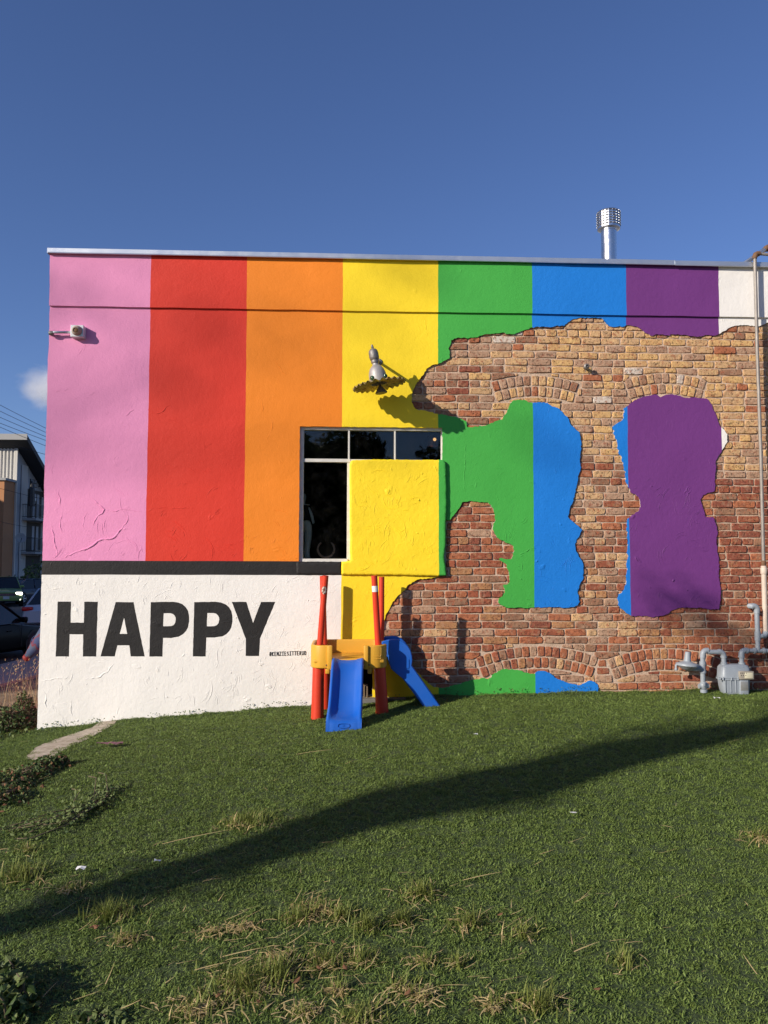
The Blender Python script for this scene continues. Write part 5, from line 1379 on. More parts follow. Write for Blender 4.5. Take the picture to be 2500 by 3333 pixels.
for c in range(4):
    bm = bmesh.new()
    for i in range(70):
        r = 0.046*math.sqrt(rt.random()); a = rt.uniform(0, 6.283)
        blade(bm, (r*math.cos(a), r*math.sin(a), -.006), rt.uniform(0, 6.283), rt.uniform(0.7, 3.2), rt.uniform(.011, .023), rt.uniform(.0032, .0055), 0 if rt.random() < .65 else 1, 3, 1.0, rt.uniform(-1.2, 1.2))
    me = bpy.data.meshes.new('turf_clump'); bm.to_mesh(me); bm.free(); me.materials.append(M['turf']); me.materials.append(M['turf2'])
    clumps.append(bpy.data.objects.new('turf_clump', me))
ng = bpy.data.node_groups.new('turf_scatter', 'GeometryNodeTree')
ng.interface.new_socket('Geometry', in_out='INPUT', socket_type='NodeSocketGeometry'); ng.interface.new_socket('Geometry', in_out='OUTPUT', socket_type='NodeSocketGeometry')
gi = ng.nodes.new('NodeGroupInput'); go = ng.nodes.new('NodeGroupOutput')
dp = ng.nodes.new('GeometryNodeDistributePointsOnFaces'); dp.inputs['Density'].default_value = 1500.0; dp.inputs['Seed'].default_value = 4
jn = ng.nodes.new('GeometryNodeGeometryToInstance')
for c in clumps:
    oi = ng.nodes.new('GeometryNodeObjectInfo'); oi.inputs['Object'].default_value = c
    ng.links.new(oi.outputs['Geometry'], jn.inputs[0])
ip = ng.nodes.new('GeometryNodeInstanceOnPoints'); ip.inputs['Pick Instance'].default_value = True
rv = ng.nodes.new('FunctionNodeRandomValue'); rv.data_type = 'FLOAT_VECTOR'; rv.inputs[0].default_value = (-.3, -.3, 0); rv.inputs[1].default_value = (.3, .3, 6.283)
nz = ng.nodes.new('ShaderNodeTexNoise'); nz.inputs['Scale'].default_value = 11.0; nz.inputs['Detail'].default_value = 4.0
mr = ng.nodes.new('ShaderNodeMapRange'); mr.inputs[1].default_value = .3; mr.inputs[2].default_value = .7; mr.inputs[3].default_value = .55; mr.inputs[4].default_value = 1.30
ng.links.new(gi.outputs[0], dp.inputs[0]); ng.links.new(dp.outputs[0], ip.inputs['Points']); ng.links.new(jn.outputs[0], ip.inputs['Instance'])
ng.links.new(rv.outputs[0], ip.inputs['Rotation']); ng.links.new(nz.outputs[0], mr.inputs[0]); ng.links.new(mr.outputs[0], ip.inputs['Scale']); ng.links.new(ip.outputs[0], go.inputs[0])
turf = bpy.data.objects.new('turf', lawn.data); link(turf); turf['kind'] = 'stuff'
mo = turf.modifiers.new('turf', 'NODES'); mo.node_group = ng

# ---------------------------------------------------------------- weeds and dry grass growing through the turf
M['gblade'] = leafmat('weed_green', (0.13, 0.17, 0.035, 1), (0.26, 0.29, 0.075, 1), 0.5, 0.3)
M['straw'] = leafmat('dry_straw', (0.42, 0.30, 0.12, 1), (0.66, 0.52, 0.27, 1), 0.6, 0.25)
M['brownleaf'] = leafmat('brown_leaf', (0.15, 0.07, 0.035, 1), (0.26, 0.13, 0.07, 1), 0.7, 0.2)
D = lambda x, y: GP(x*1.507, y*1.507)
def tuft(x, y, rad, green, dry, hgt, label, flat=0.0):
    hgt *= .68
    p = D(x, y)
    bm = bmesh.new(); rd = random.Random(int(x*7 + y))
    for i in range(int(green*1.35)):
        r = rad*min(1.0, abs(rd.gauss(0, .36))); a = rd.uniform(0, 6.283)
        bx, by = r*math.cos(a), r*math.sin(a)*.8
        blade(bm, (bx, by, gz(p.x + bx, p.y + by) - p.z - .004), rd.uniform(0, 6.283), rd.uniform(.15, 1.3), hgt*rd.uniform(.45, 1.15), rd.uniform(.0042, .0072), 0, 4, 1.0, rd.uniform(-.6, .6))
    for i in range(dry):
        r = rad*min(0.95, abs(rd.gauss(0, .5))); a = rd.uniform(0, 6.283)
        bx, by = r*math.cos(a), r*math.sin(a)*.8
        low = rd.random() < .55
        blade(bm, (bx, by, gz(p.x + bx, p.y + by) - p.z + (.018 if low else -.004)), rd.uniform(0, 6.283), rd.uniform(4.2, 5.0) if low else rd.uniform(.5, 2.1), hgt*rd.uniform(.4, 1.0), rd.uniform(.0040, .0072), 1, 4, .12 if low else 1.0, rd.uniform(-1, 1))
    o = obj('grass_tuft', bm, [M['gblade'], M['straw']]); o.location = p
    return tag(o, label, 'grass tuft', 'weedy grass tufts in the turf')
TUFTS = [(540, 1782, .26, 230, 90, .13, 'wide green weedy tuft beside the top edge of the long shadow', 0), (505, 1792, .14, 60, 60, .09, 'low straw coloured tuft at the left foot of the wide weedy tuft'),
    (240, 1988, .15, 190, 40, .14, 'upright green tuft in the left of the long shadow'), (272, 2045, .11, 50, 70, .10, 'yellowing tuft just below the upright green tuft in the shadow'),
    (462, 2026, .09, 20, 90, .08, 'small dry straw tuft left of the large dry patch'), (522, 2012, .11, 14, 100, .08, 'flattened dry straw tuft between the small straw tuft and the large dry patch'),
    (682, 1972, .15, 60, 190, .10, 'bright dry straw tuft topping the large weedy patch'), (640, 2000, .12, 120, 40, .11, 'green tuft at the left side of the bright straw tuft'),
    (735, 1990, .12, 130, 30, .11, 'green tuft right of the bright straw tuft'), (792, 2012, .12, 140, 20, .13, 'dark green tuft casting a short shadow in the middle of the lawn'), (868, 2002, .10, 110, 25, .12, 'neat green tuft in the row right of the dark green tuft'),
    (908, 1945, .13, 110, 40, .13, 'tall loose tuft standing highest in the centre of the lawn'), (1012, 2002, .13, 110, 45, .11, 'tuft with a reddish dead leaf at its foot right of centre'), (1128, 2032, .09, 70, 40, .11, 'lone tuft at the right end of the weedy row'),
    (600, 2072, .10, 15, 110, .09, 'scattered straw tuft under the large weedy patch'), (702, 2088, .15, 150, 110, .11, 'broad half dry tuft below the dark green tuft'), (778, 2082, .10, 90, 50, .11, 'tuft touching the right side of the broad half dry tuft'),
    (918, 2092, .09, 40, 60, .09, 'little dry tuft in the lower centre'), (990, 2100, .08, 50, 15, .10, 'sparse green tuft right of the little dry tuft'), (1350, 2092, .09, 60, 18, .12, 'spidery lone tuft in the empty right half of the lawn'),
    (1642, 1818, .13, 60, 90, .12, 'straw tuft at the right edge of the lawn'), (520, 2155, .24, 260, 170, .15, 'largest weedy clump at the bottom edge'), (600, 2118, .14, 170, 50, .14, 'green clump behind the largest weedy clump'), (420, 2190, .15, 70, 150, .10, 'dry straw clump left of the largest weedy clump'),
    (730, 2150, .08, 45, 70, .10, 'small dry tuft right of the largest weedy clump'), (905, 2160, .12, 40, 170, .09, 'matted straw tuft low in the centre of the lawn'), (872, 2140, .09, 70, 30, .09, 'short green tuft at the back of the matted straw tuft'), (1062, 2192, .09, 40, 90, .10, 'straw tuft at the bottom edge right of centre'), (1165, 2180, .13, 150, 50, .13, 'green tuft at the bottom edge furthest right'),
    (40, 1905, .20, 200, 50, .14, 'thick green tuft at the left edge of the lawn'), (150, 1935, .10, 50, 60, .10, 'half dry tuft near the white paper scrap'), (60, 1845, .14, 80, 20, .09, 'thin green tuft at the left edge above the thick one'), (780, 2205, .14, 120, 60, .12, 'tuft cut by the bottom edge at centre'), (655, 2200, .12, 60, 90, .09, 'straw tuft cut by the bottom edge left of centre')]
for t_ in TUFTS: tuft(*t_[:7])
# loose straw, twigs and dead leaves lying about
bm = bmesh.new()
for i in range(250):
    if rt.random() < .7: x, y = rt.gauss(700, 300), rt.gauss(2060, 90)
    else: x, y = rt.uniform(0, 1659), rt.uniform(1600, 2200)
    if not (-60 < x < 1720 and 1590 < y < 2260): continue
    p = D(x, y); L = rt.uniform(.03, .11)
    az = rt.gauss(0.25, .7)
    blade(bm, (p.x, p.y, p.z + .026), az, 4.7, L, rt.uniform(.0022, .0042), 0, 4, rt.uniform(-.08, .08), rt.uniform(-1, 1))
for (x, y, L, az) in ((480, 2085, .17, .2), (420, 2122, .13, .25), (350, 1835, .36, .28), (1240, 2080, .13, .4), (640, 1642, .25, .1), (1000, 1925, .2, .2)):
    p = D(x, y); blade(bm, (p.x, p.y, p.z + .028), az, 4.7, L, .0065, 0, 5, .02, .5)
litter = obj('loose_straw', bm, M['straw']); litter['kind'] = 'stuff'
def leaf(bm, c, n, up, L, W, mat=0):
    n = n.normalized(); u = (up - n*up.dot(n))
    if u.length < 1e-4: u = Vector((1, 0, 0))
    u.normalize(); s = n.cross(u)
    pts = [(-.5, 0), (-.18, .42), (.15, .44), (.5, 0), (.15, -.44), (-.18, -.42)]
    v = [bm.verts.new(c + u*(a*L) + s*(b*W) + n*(-.18*W*abs(b)*2 + .04*L*math.sin(a*6))) for a, b in pts]
    f1 = bm.faces.new((v[0], v[1], v[2], v[3])); f2 = bm.faces.new((v[0], v[3], v[4], v[5]))
    f1.material_index = f2.material_index = mat
bm = bmesh.new()
for (x, y) in ((1080, 2000), (690, 2110), (745, 2120), (196, 2022), (212, 2020), (60, 1940), (50, 1942), (1120, 2178), (1290, 2160), (720, 2060), (880, 2170), (940, 1995), (640, 2150), (205, 2026), (560, 2188), (470, 2180)):
    p = D(x, y) + Vector((0, 0, .03)); leaf(bm, p, Vector((rt.uniform(-.5, .5), rt.uniform(-.5, .3), 1)), Vector((rt.uniform(-1, 1), rt.uniform(-1, 1), 0)), rt.uniform(.025, .04), .02)
o = obj('dead_leaves', bm, M['brownleaf']); o['kind'] = 'stuff'
M['paper'] = plain('paper', (0.72, 0.72, 0.70), 0.8)
def scrap(x, y, s, label, name='paper_scrap', cat='litter'):
    p = D(x, y); bm = bmesh.new(); r = random.Random(int(x))
    vs = [[bm.verts.new((s*(i - 1)*.5 + r.uniform(-.1, .1)*s, s*.55*(j - 1)*.5 + r.uniform(-.1, .1)*s, .02 + r.uniform(0, .35)*s)) for j in range(3)] for i in range(3)]
    for i in range(2):
        for j in range(2): bm.faces.new((vs[i][j], vs[i+1][j], vs[i+1][j+1], vs[i][j+1]))
    o = obj(name, bm, M['paper']); o.location = p + Vector((0, 0, .012)); md2 = o.modifiers.new('thick', 'SOLIDIFY'); md2.thickness = .001
    tag(o, label, cat)
scrap(174, 1898, .045, 'white paper scrap lying near the half dry tuft at left'); scrap(340, 1882, .034, 'pale scrap lying on the lawn above the long shadow')
scrap(1238, 1775, .035, 'white scrap on the sunlit right half of the lawn'); scrap(1028, 1597, .03, 'white speck of litter on the lawn below the green bottom patch'); scrap(1548, 1517, .05, 'white sliver of litter lying below the gas meter')
# pink scrap of cloth
p = D(236, 1618); bm = bmesh.new(); rows = [[bm.verts.new((u*.19 + rt.uniform(-.012, .012), v*.055 + rt.uniform(-.008, .008), .022 + rt.uniform(0, .016))) for v in (-.5, 0, .5)] for u in [k/7 - .5 for k in range(8)]]
for a, b in zip(rows, rows[1:]):
    for i in range(2): bm.faces.new((a[i], b[i], b[i+1], a[i+1]))
o = obj('cloth_scrap', bm, plain('pink_cloth', (0.24, 0.115, 0.13), .9, 0, .4, 40)); o.location = p + Vector((0, 0, .012)); o.modifiers.new('thick', 'SOLIDIFY').thickness = .003
tag(o, 'crumpled dull pink cloth scrap on the lawn right of the sandy strip', 'cloth')

# ---------------------------------------------------------------- bushes and creepers at the left
M['ivy'] = leafmat('creeper_leaf', (0.030, 0.062, 0.016, 1), (0.075, 0.115, 0.032, 1), 0.5, 0.2)
M['ivy_pale'] = leafmat('pale_leaf', (0.12, 0.17, 0.05, 1), (0.22, 0.26, 0.10, 1), 0.55, 0.3)
M['twig'] = plain('twig', (0.13, 0.10, 0.06), .9)
def mound(name, pts, hgt, n, L, mats, weights, label, cat, seed, stems=14):
    r = random.Random(seed); o = thing(name, label, cat, pts[0])
    bm = bmesh.new(); bs = bmesh.new(); base = Vector(pts[0])
    for i in range(n):
        k = r.randrange(len(pts)); q = pts[k]; rad = q_rad[name][k]
        a = r.uniform(0, 6.283); rr2 = rad*min(math.sqrt(r.random())*1.0, 1.0) if r.random() < .85 else rad*r.uniform(.8, 1.5)
        h = hgt*max(.12, 1 - (rr2/rad)**2*.8)*(0.35 + 0.75*r.random()**.6)*(1 + .35*noise.noise(Vector((q[0]*3 + rr2*math.cos(a)*4, rr2*math.sin(a)*4, seed))))
        c = Vector((q[0] + rr2*math.cos(a), q[1] + rr2*math.sin(a), 0)); c.z = gz(c.x, c.y) + max(.015, h)
        nn = Vector((r.gauss(0, .7), r.gauss(-.25, .7), r.uniform(.25, 1)))
        t = r.random(); m = 0
        for j, w in enumerate(weights):
            if t < w: m = j; break
            t -= w
        leaf(bm, c - base, nn, Vector((r.gauss(0, 1), r.gauss(0, 1), r.gauss(.3, .6))), L*r.uniform(.6, 1.3), L*r.uniform(.55, .85), m)
    for i in range(stems):
        k = r.randrange(len(pts)); q = pts[k]; rad = q_rad[name][k]*.9
        a0, a1 = r.uniform(0, 6.28), r.uniform(0, 6.28); r0, r1 = rad*r.random()*.5, rad*r.random()
        p0 = Vector((q[0] + r0*math.cos(a0), q[1] + r0*math.sin(a0), 0)); p1 = Vector((q[0] + r1*math.cos(a1), q[1] + r1*math.sin(a1), 0))
        p0.z = gz(p0.x, p0.y) - .01; p1.z = gz(p1.x, p1.y) + hgt*r.uniform(.5, 1.1); mid = p0.lerp(p1, .5) + Vector((0, 0, hgt*.3))
        tube(bs, [p0 - base, mid - base, p1 - base], [.006, .0045, .002], 5)
    obj('foliage', bm, mats, o); st_ = obj('stems', bs, M['twig'], o, True); st_['kind'] = 'stuff'
    return o
q_rad = {}
def patch(name, pix, rads, hgt, n, L, mats, w, label, cat, seed, stems=14):
    pts = [D(*p) for p in pix]; q_rad[name] = rads
    return mound(name, pts, hgt, n, L, mats, w, label, cat, seed, stems)
IV = [M['ivy'], M['ivy_pale'], M['brownleaf']]
patch('creeper', [(12, 1582), (40, 1574), (-25, 1588), (52, 1556), (-55, 1580)], [.28, .17, .34, .14, .4], .26, 2400, .034, IV, [.80, .17, .03], 'dark green leafy creeper banked against the building corner', 'creeper', 5, 40)
patch('bramble', [(10, 1706), (-20, 1715), (50, 1688), (95, 1668), (-40, 1700), (0, 1735), (128, 1658)], [.20, .26, .17, .12, .3, .17, .07], .085, 2400, .026, IV, [.74, .14, .12], 'low tangled bramble with brown leaves below the sandy strip', 'bramble', 9, 90)
patch('leafy_weed', [(-25, 2200), (10, 2185), (-30, 2150), (25, 2150), (-10, 2225), (45, 2190)], [.10, .08, .10, .06, .10, .06], .13, 620, .036, IV, [.62, .38, 0], 'broad leaved green weed in the bottom left corner', 'weed', 13, 24)
patch('flat_weed', [(190, 2212), (215, 2210), (240, 2214)], [.05, .05, .05], .035, 90, .032, IV, [.4, .6, 0], 'flat pale leaved weed at the bottom edge right of the broad leaved weed', 'weed', 17, 6)
# runner: a trailing vine across the turf
vp = [D(*p) for p in ((-20, 1818), (40, 1806), (90, 1793), (140, 1778), (185, 1757), (215, 1738), (236, 1722))]
vine = thing('trailing_vine', 'trailing vine with small pale leaves crossing the lawn at the left', 'vine', vp[0])
bs = bmesh.new(); bl = bmesh.new(); rv2 = random.Random(31)
for k in range(9):
    off = Vector((rv2.gauss(0, .03), rv2.gauss(0, .06), 0)); i0 = rv2.randrange(0, 4); pts = []
    for p in vp[i0:]:
        q = p + off + Vector((rv2.gauss(0, .03), rv2.gauss(0, .04), 0)); q.z = gz(q.x, q.y) + .025 + abs(rv2.gauss(0, .012)); pts.append(q)
    tube(bs, [p - vp[0] for p in pts], .0032, 5)
    for a, b in zip(pts, pts[1:]):
        for j in range(16):
            c = a.lerp(b, rv2.random()) + Vector((rv2.gauss(0, .03), rv2.gauss(0, .03), rv2.gauss(.008, .010)))
            leaf(bl, c - vp[0], Vector((rv2.gauss(0, .6), rv2.gauss(-.3, .6), 1)), Vector((rv2.gauss(0, 1), rv2.gauss(0, 1), .2)), rv2.uniform(.014, .028), rv2.uniform(.012, .02), 0 if rv2.random() < .25 else 1)
for (a, b, c) in (((190, 1760), (203, 1735), (207, 1712)), ((215, 1748), (232, 1730), (228, 1706)), ((150, 1772), (160, 1752), (172, 1742))):
    q0, q1, q2 = D(*a), D(*b), D(*c); q1.z += .05; q2.z += .09; tube(bs, [q0 - vp[0], q1 - vp[0], q2 - vp[0], q2 - vp[0] + Vector((-.05, 0, .01))], .003, 5)
    for j in range(12):
        cc = q0.lerp(q2, rv2.random()) + Vector((rv2.gauss(0, .02), 0, rv2.gauss(.02, .02))); leaf(bl, cc - vp[0], Vector((rv2.gauss(0, .6), -1, .6)), Vector((0, 0, 1)), .022, .016, 1)
obj('stems', bs, M['twig'], vine, True); obj('leaves', bl, [M['ivy'], M['ivy_pale']], vine)
# low sprigs along the foot of the wall
bm = bmesh.new(); rw = random.Random(8)
for i in range(420):
    x = rw.uniform(-2.8, 4.3)
    if -0.3 < x < .9 and rw.random() < .7: continue
    y = -abs(rw.gauss(0, .05)) - .006; z = gz(x, y)
    k = noise.noise(Vector((x*2.2, 3, 0)))
    if k < -.05 and rw.random() < .8: continue
    leaf(bm, Vector((x, y, z + rw.uniform(.015, .05))), Vector((rw.gauss(0, .6), -.8, .8)), Vector((rw.gauss(0, 1), 0, 1)), rw.uniform(.010, .02), .011, 0 if rw.random() < .85 else 1)
o = obj('wall_foot_weeds', bm, [M['ivy'], M['ivy_pale']]); o['kind'] = 'stuff'
# tall dry grass by the corner
def plume(x, y, n, h, label, seed, sp=.18):
    p = D(x, y); r = random.Random(seed); bm = bmesh.new(); bh = bmesh.new()
    g = thing('dry_grass', label, 'dry grass', p, 0, 'tall dry grasses by the building corner')
    for i in range(n):
        b = Vector((r.gauss(0, sp), r.gauss(0, sp), 0)); b.z = gz(p.x + b.x, p.y + b.y) - p.z - .01; az = r.uniform(0, 6.28); L = h*r.uniform(.55, 1.1)
        blade(bm, b, az, r.uniform(.15, 1.0), L, r.uniform(.0035, .006), 0, 6, .8)
        if i % 3 == 0:
            tip = b + Vector((math.cos(az)*.12*L, math.sin(az)*.12*L, L*.95))
            for j in range(16):
                q = tip + Vector((r.gauss(0, .022), r.gauss(0, .022), r.uniform(-.13, .06))); blade(bh, q, r.uniform(0, 6.28), .8, .035, .006, 0, 2)
    obj('blades', bm, M['straw'], g); obj('seed_heads', bh, M['straw'], g)
plume(62, 1552, 34, .62, 'tall dry grass with feathery seed heads right against the white corner', 3); plume(38, 1548, 30, .58, 'clump of dry grass just left of the tallest grass', 4, .22); plume(8, 1540, 18, .5, 'thin dry grass stems at the left edge of the frame', 6, .25)

# ---------------------------------------------------------------- street scene at the left
M['tyre'] = plain('tyre_rubber', (0.02, 0.02, 0.02), .85)
M['rim'] = plain('alloy_rim', (0.72, 0.73, 0.75), .4, .3)
M['autoglass'] = plain('car_glass', (0.012, 0.014, 0.016), .06, 0, .05)
M['chrome'] = plain('chrome', (0.6, 0.6, 0.6), .2, 1.0)
M['black_trim'] = plain('black_trim', (0.015, 0.015, 0.016), .5)
M['headlight'] = emit('headlight_lit', (1.0, 0.93, 0.8, 1), 6.0)
M['lens'] = plain('lamp_lens', (0.6, 0.6, 0.6), .1)
M['taillight'] = plain('tail_light', (0.45, 0.012, 0.012), .2)
M['plate'] = plain('number_plate', (0.55, 0.55, 0.52), .5)
def paint(name, c, coat=.6):
    q = N(name); q.set(c, .4, .1, None, .3 if max(c[:3]) > .01 else .12); q.b.inputs['Coat Weight'].default_value = coat; q.b.inputs['Coat Roughness'].default_value = .05; return q.m
def car(label, mat, loc, rz, L, Wd, Hh, kind='sedan', lit=False):
    """a car pointing along +x: lofted body, glasshouse, wheels, lamps"""
    c = thing('parked_car' if not lit else 'car', label, 'car', loc, rz, 'cars on the street behind the building')
    hw = Wd/2; gc = .19 if kind == 'sedan' else .24
    belt = .62*Hh
    if kind == 'sedan':
        st = [(-.5, .30, .74, .86), (-.485, .24, .80, .93), (-.44, gc, .97, .97), (-.30, gc, 1.0, 1.0), (-.1, gc, 1.0, 1.0), (.12, gc, .98, 1.0), (.22, gc, .93, 1.0), (.38, gc, .84, .97), (.46, .22, .72, .91), (.495, .28, .56, .80)]
        roof = [(-.40, .0), (-.20, .93), (-.06, 1.0), (.08, .97), (.26, .0)]
    else:
        st = [(-.5, .34, .90, .88), (-.48, .28, 1.0, .95), (-.42, gc, 1.02, .98), (-.2, gc, 1.0, 1.0), (.1, gc, 1.0, 1.0), (.2, gc, .98, 1.0), (.3, gc, .94, 1.0), (.42, .26, .86, .97), (.47, .28, .78, .92), (.5, .34, .58, .84)]
        roof = [(-.48, .0), (-.40, .92), (-.12, 1.0), (.04, .97), (.23, .0)]
    bm = bmesh.new(); rows = []
    for t, zl, zt_, w in st:
        zb_ = belt*zt_; ww = hw*w
        half = [(0, zl), (ww*.86, zl), (ww*.97, zl + .09), (ww, lerp(zl, zb_, .45)), (ww*.985, lerp(zl, zb_, .72)), (ww*.93, zb_ - .02), (ww*.80, zb_), (0, zb_ + .03)]
        ring = half + [(-y, z) for y, z in reversed(half[1:-1])]
        rows.append([bm.verts.new((t*L, y, z)) for y, z in ring])
    for a, b in zip(rows, rows[1:]):
        m = len(a)
        for i in range(m): bm.faces.new((a[i], a[(i+1) % m], b[(i+1) % m], b[i]))
    bm.faces.new(rows[0]); bm.faces.new(list(reversed(rows[-1])))
    body = obj('body', fix(bm), mat, c, True); body.data.set_sharp_from_angle(angle=math.radians(35))
    # glasshouse: dark glass solid, roof skin and pillars in paint
    def gpt(t, f, s, k=1.0):
        z = belt - .01 + (Hh - belt + .01)*f; w = hw*lerp(.88, .68, f)*k; return Vector((t*L, s*w, z))
    bm = bmesh.new(); rows = []
    for t, f in roof: rows.append([bm.verts.new(gpt(t, 0, -1, .99)), bm.verts.new(gpt(t, f, -1, .985)), bm.verts.new(gpt(t, f*.995, 0)), bm.verts.new(gpt(t, f, 1, .985)), bm.verts.new(gpt(t, 0, 1, .99))])
    for a, b in zip(rows, rows[1:]):
        for i in range(5): bm.faces.new((a[i], a[(i+1) % 5], b[(i+1) % 5], b[i]))
    bmesh.ops.remove_doubles(bm, verts=bm.verts[:], dist=.001)
    obj('windows', fix(bm), M['autoglass'], c)
    bm = bmesh.new(); rows = []
    for t, f in ((roof[1][0], roof[1][1]), (lerp(roof[1][0], roof[2][0], .5), .985), (roof[2][0], 1.0), (roof[3][0], roof[3][1])):
        rows.append([bm.verts.new(gpt(t, f - .05, s, 1.02) + Vector((0, 0, .012 if abs(s) < 1 else 0))) if abs(s) == 1 else bm.verts.new(gpt(t, f, s) + Vector((0, 0, .022))) for s in (-1, -.85, 0, .85, 1)])
    for a, b in zip(rows, rows[1:]):
        for i in range(4): bm.faces.new((a[i], a[i+1], b[i+1], b[i]))
    ro = obj('roof', fix(bm), mat, c, True)
    for s in (-1, 1):
        bm = bmesh.new()
        for (t0, f0, t1, f1, r) in ((roof[0][0], 0, roof[1][0], roof[1][1], .035), (roof[4][0], 0, roof[3][0], roof[3][1], .03), (-.08, 0, -.06, .99, .03), (roof[1][0], roof[1][1] - .02, roof[2][0], .985, .022), (roof[2][0], .985, roof[3][0], roof[3][1] - .02, .022)):
            tube(bm, [gpt(t0, f0, s), gpt(t1, f1, s)], r, 6)
        obj('pillars', bm, mat, c, True)
        bm = bmesh.new(); m0 = gpt(roof[4][0] - .05, .12, s, 1.0); box(bm, m0 + Vector((0, s*.11, .02)), (.12, .20, .14), None, .035); obj('mirror', bm, mat, c, True)
        bm = bmesh.new()
        for t in (-.34, -.075, .19): box(bm, (t*L, s*hw*1.0, lerp(gc, belt, .55)), (.008, .012, belt*.62))
        obj('door_gap', bm, M['black_trim'], c)
        for t in (-.14, .09):
            bm = bmesh.new(); box(bm, (t*L, s*hw*.985, belt*.80), (.17, .03, .03), None, .008); obj('door_handle', bm, mat, c)
        r = .325 if kind == 'sedan' else .345
        for t in (-.29, .315):
            w_ = thing('wheel', None, None, (t*L, s*(hw - .10), r)); w_.parent = c
            Q = Matrix.Rotation(math.pi/2, 4, 'X')
            bm = bmesh.new(); lathe(bm, [(r*.66, -.10), (r*.96, -.105), (r, -.07), (r, .07), (r*.96, .105), (r*.66, .10)], Q, 26); obj('tyre', fix(bm), M['tyre'], w_, True)
            bm = bmesh.new(); yo = s*.108
            lathe(bm, [(r*.67, -.012), (r*.64, .004), (r*.58, -.02)], Matrix.Translation((0, yo, 0)) @ Matrix.Rotation(-s*math.pi/2, 4, 'X'), 26, False)
            for k in range(5):
                a = 2*math.pi*k/5; box(bm, (r*.34*math.cos(a), yo - s*.012, r*.34*math.sin(a)), (r*.58, .02, r*.17), Matrix.Rotation(-a, 3, 'Y'), .006)
            lathe(bm, [(r*.14, 0), (r*.12, .012)], Matrix.Translation((0, yo - s*.012, 0)) @ Matrix.Rotation(-s*math.pi/2, 4, 'X'), 12); obj('rim', bm, M['rim'], w_)
            bm = bmesh.new(); lathe(bm, [(r*1.13, -.002), (r*1.13, .006)], Matrix.Translation((t*L, s*hw*.985, r + .01)) @ Matrix.Rotation(-s*math.pi/2, 4, 'X'), 24); obj('wheel_arch', bm, M['black_trim'], c)
        bm = bmesh.new(); box(bm, (L*.478, s*hw*.72, belt*.72), (.12, .34, .15), Matrix.Rotation(-s*.25, 3, 'Z'), .04); obj('headlight', bm, M['headlight'] if lit else M['lens'], c, True)
        bm = bmesh.new(); box(bm, (-L*.487, s*hw*.74, belt*.84), (.08, .38, .15), Matrix.Rotation(s*.2, 3, 'Z'), .03); obj('tail_light', bm, M['taillight'], c, True)
        if lit: bm = bmesh.new(); lathe(bm, [(.07, -.02), (.07, .03), (.04, .04)], Matrix.Translation((L*.49, s*hw*.74, .42)) @ Matrix.Rotation(math.pi/2, 4, 'Y'), 12); obj('fog_light', bm, M['headlight'], c)
    bm = bmesh.new(); box(bm, (L*.493, 0, belt*.66), (.06, hw*1.05, .17), None, .04); gr = obj('grille', bm, M['black_trim'], c)
    bm = bmesh.new()
    for z in (-.05, .0, .05): box(bm, (L*.493 + .032, 0, belt*.66 + z), (.012, hw*.95, .014))
    obj('grille_bar', bm, M['chrome'], gr)
    bm = bmesh.new(); box(bm, (L*.492, 0, .36), (.05, hw*1.35, .16), None, .03); obj('lower_intake', bm, M['black_trim'], c)
    for sx in (1, -1):
        bm = bmesh.new(); box(bm, (sx*L*.502, 0, .50 if sx > 0 else belt*.74), (.03, .31, .16)); obj('number_plate', bm, M['plate'], c)
    return c
SZ = -0.90
def on_street(sx, sy): return ZP(sx, sy, SZ)
def aim(a, b): return math.atan2(b.y - a.y, b.x - a.x)
# dark car in front: front wheel seen at (106, 2092)
p = EYE + ray(106, 2092)*0; d = ray(106, 2094); k = (SZ + .325 - EYE.z)/d.z; fw = EYE + d*k
hd = math.radians(74); L_ = 4.5
car('near-black sedan cut off by the left edge, nearest of the parked cars', paint('black_paint', (0.003, 0.003, 0.003, 1), .03), (fw.x - .315*L_*math.cos(hd) - .80*math.sin(hd), fw.y - .315*L_*math.sin(hd) + .80*math.cos(hd), SZ), hd, L_, 1.78, 1.47)
p = on_street(36, 1976); p = p + (p - EYE).normalized()*2.3; p.z = SZ
car('green crossover with its headlights on, coming up the street', paint('green_paint', (0.20, 0.30, 0.07, 1)), (p.x - .42, p.y, SZ), aim(p, EYE) + .06, 4.4, 1.8, 1.60, 'suv', True)
p = on_street(95, 1966); p = p + (p - EYE).normalized()*1.6; p.z = SZ
car('dark blue sedan parked beside the green crossover', paint('navy_paint', (0.016, 0.024, 0.05, 1)), (p.x, p.y, SZ), math.radians(66), 4.6, 1.8, 1.45)
p = on_street(160, 2055)
car('silver car with red tail lamp just showing past the white corner', paint('silver_paint', (0.45, 0.47, 0.50, 1)), (p.x - .45, p.y + 2.5, SZ), math.radians(96), 4.5, 1.8, 1.5)
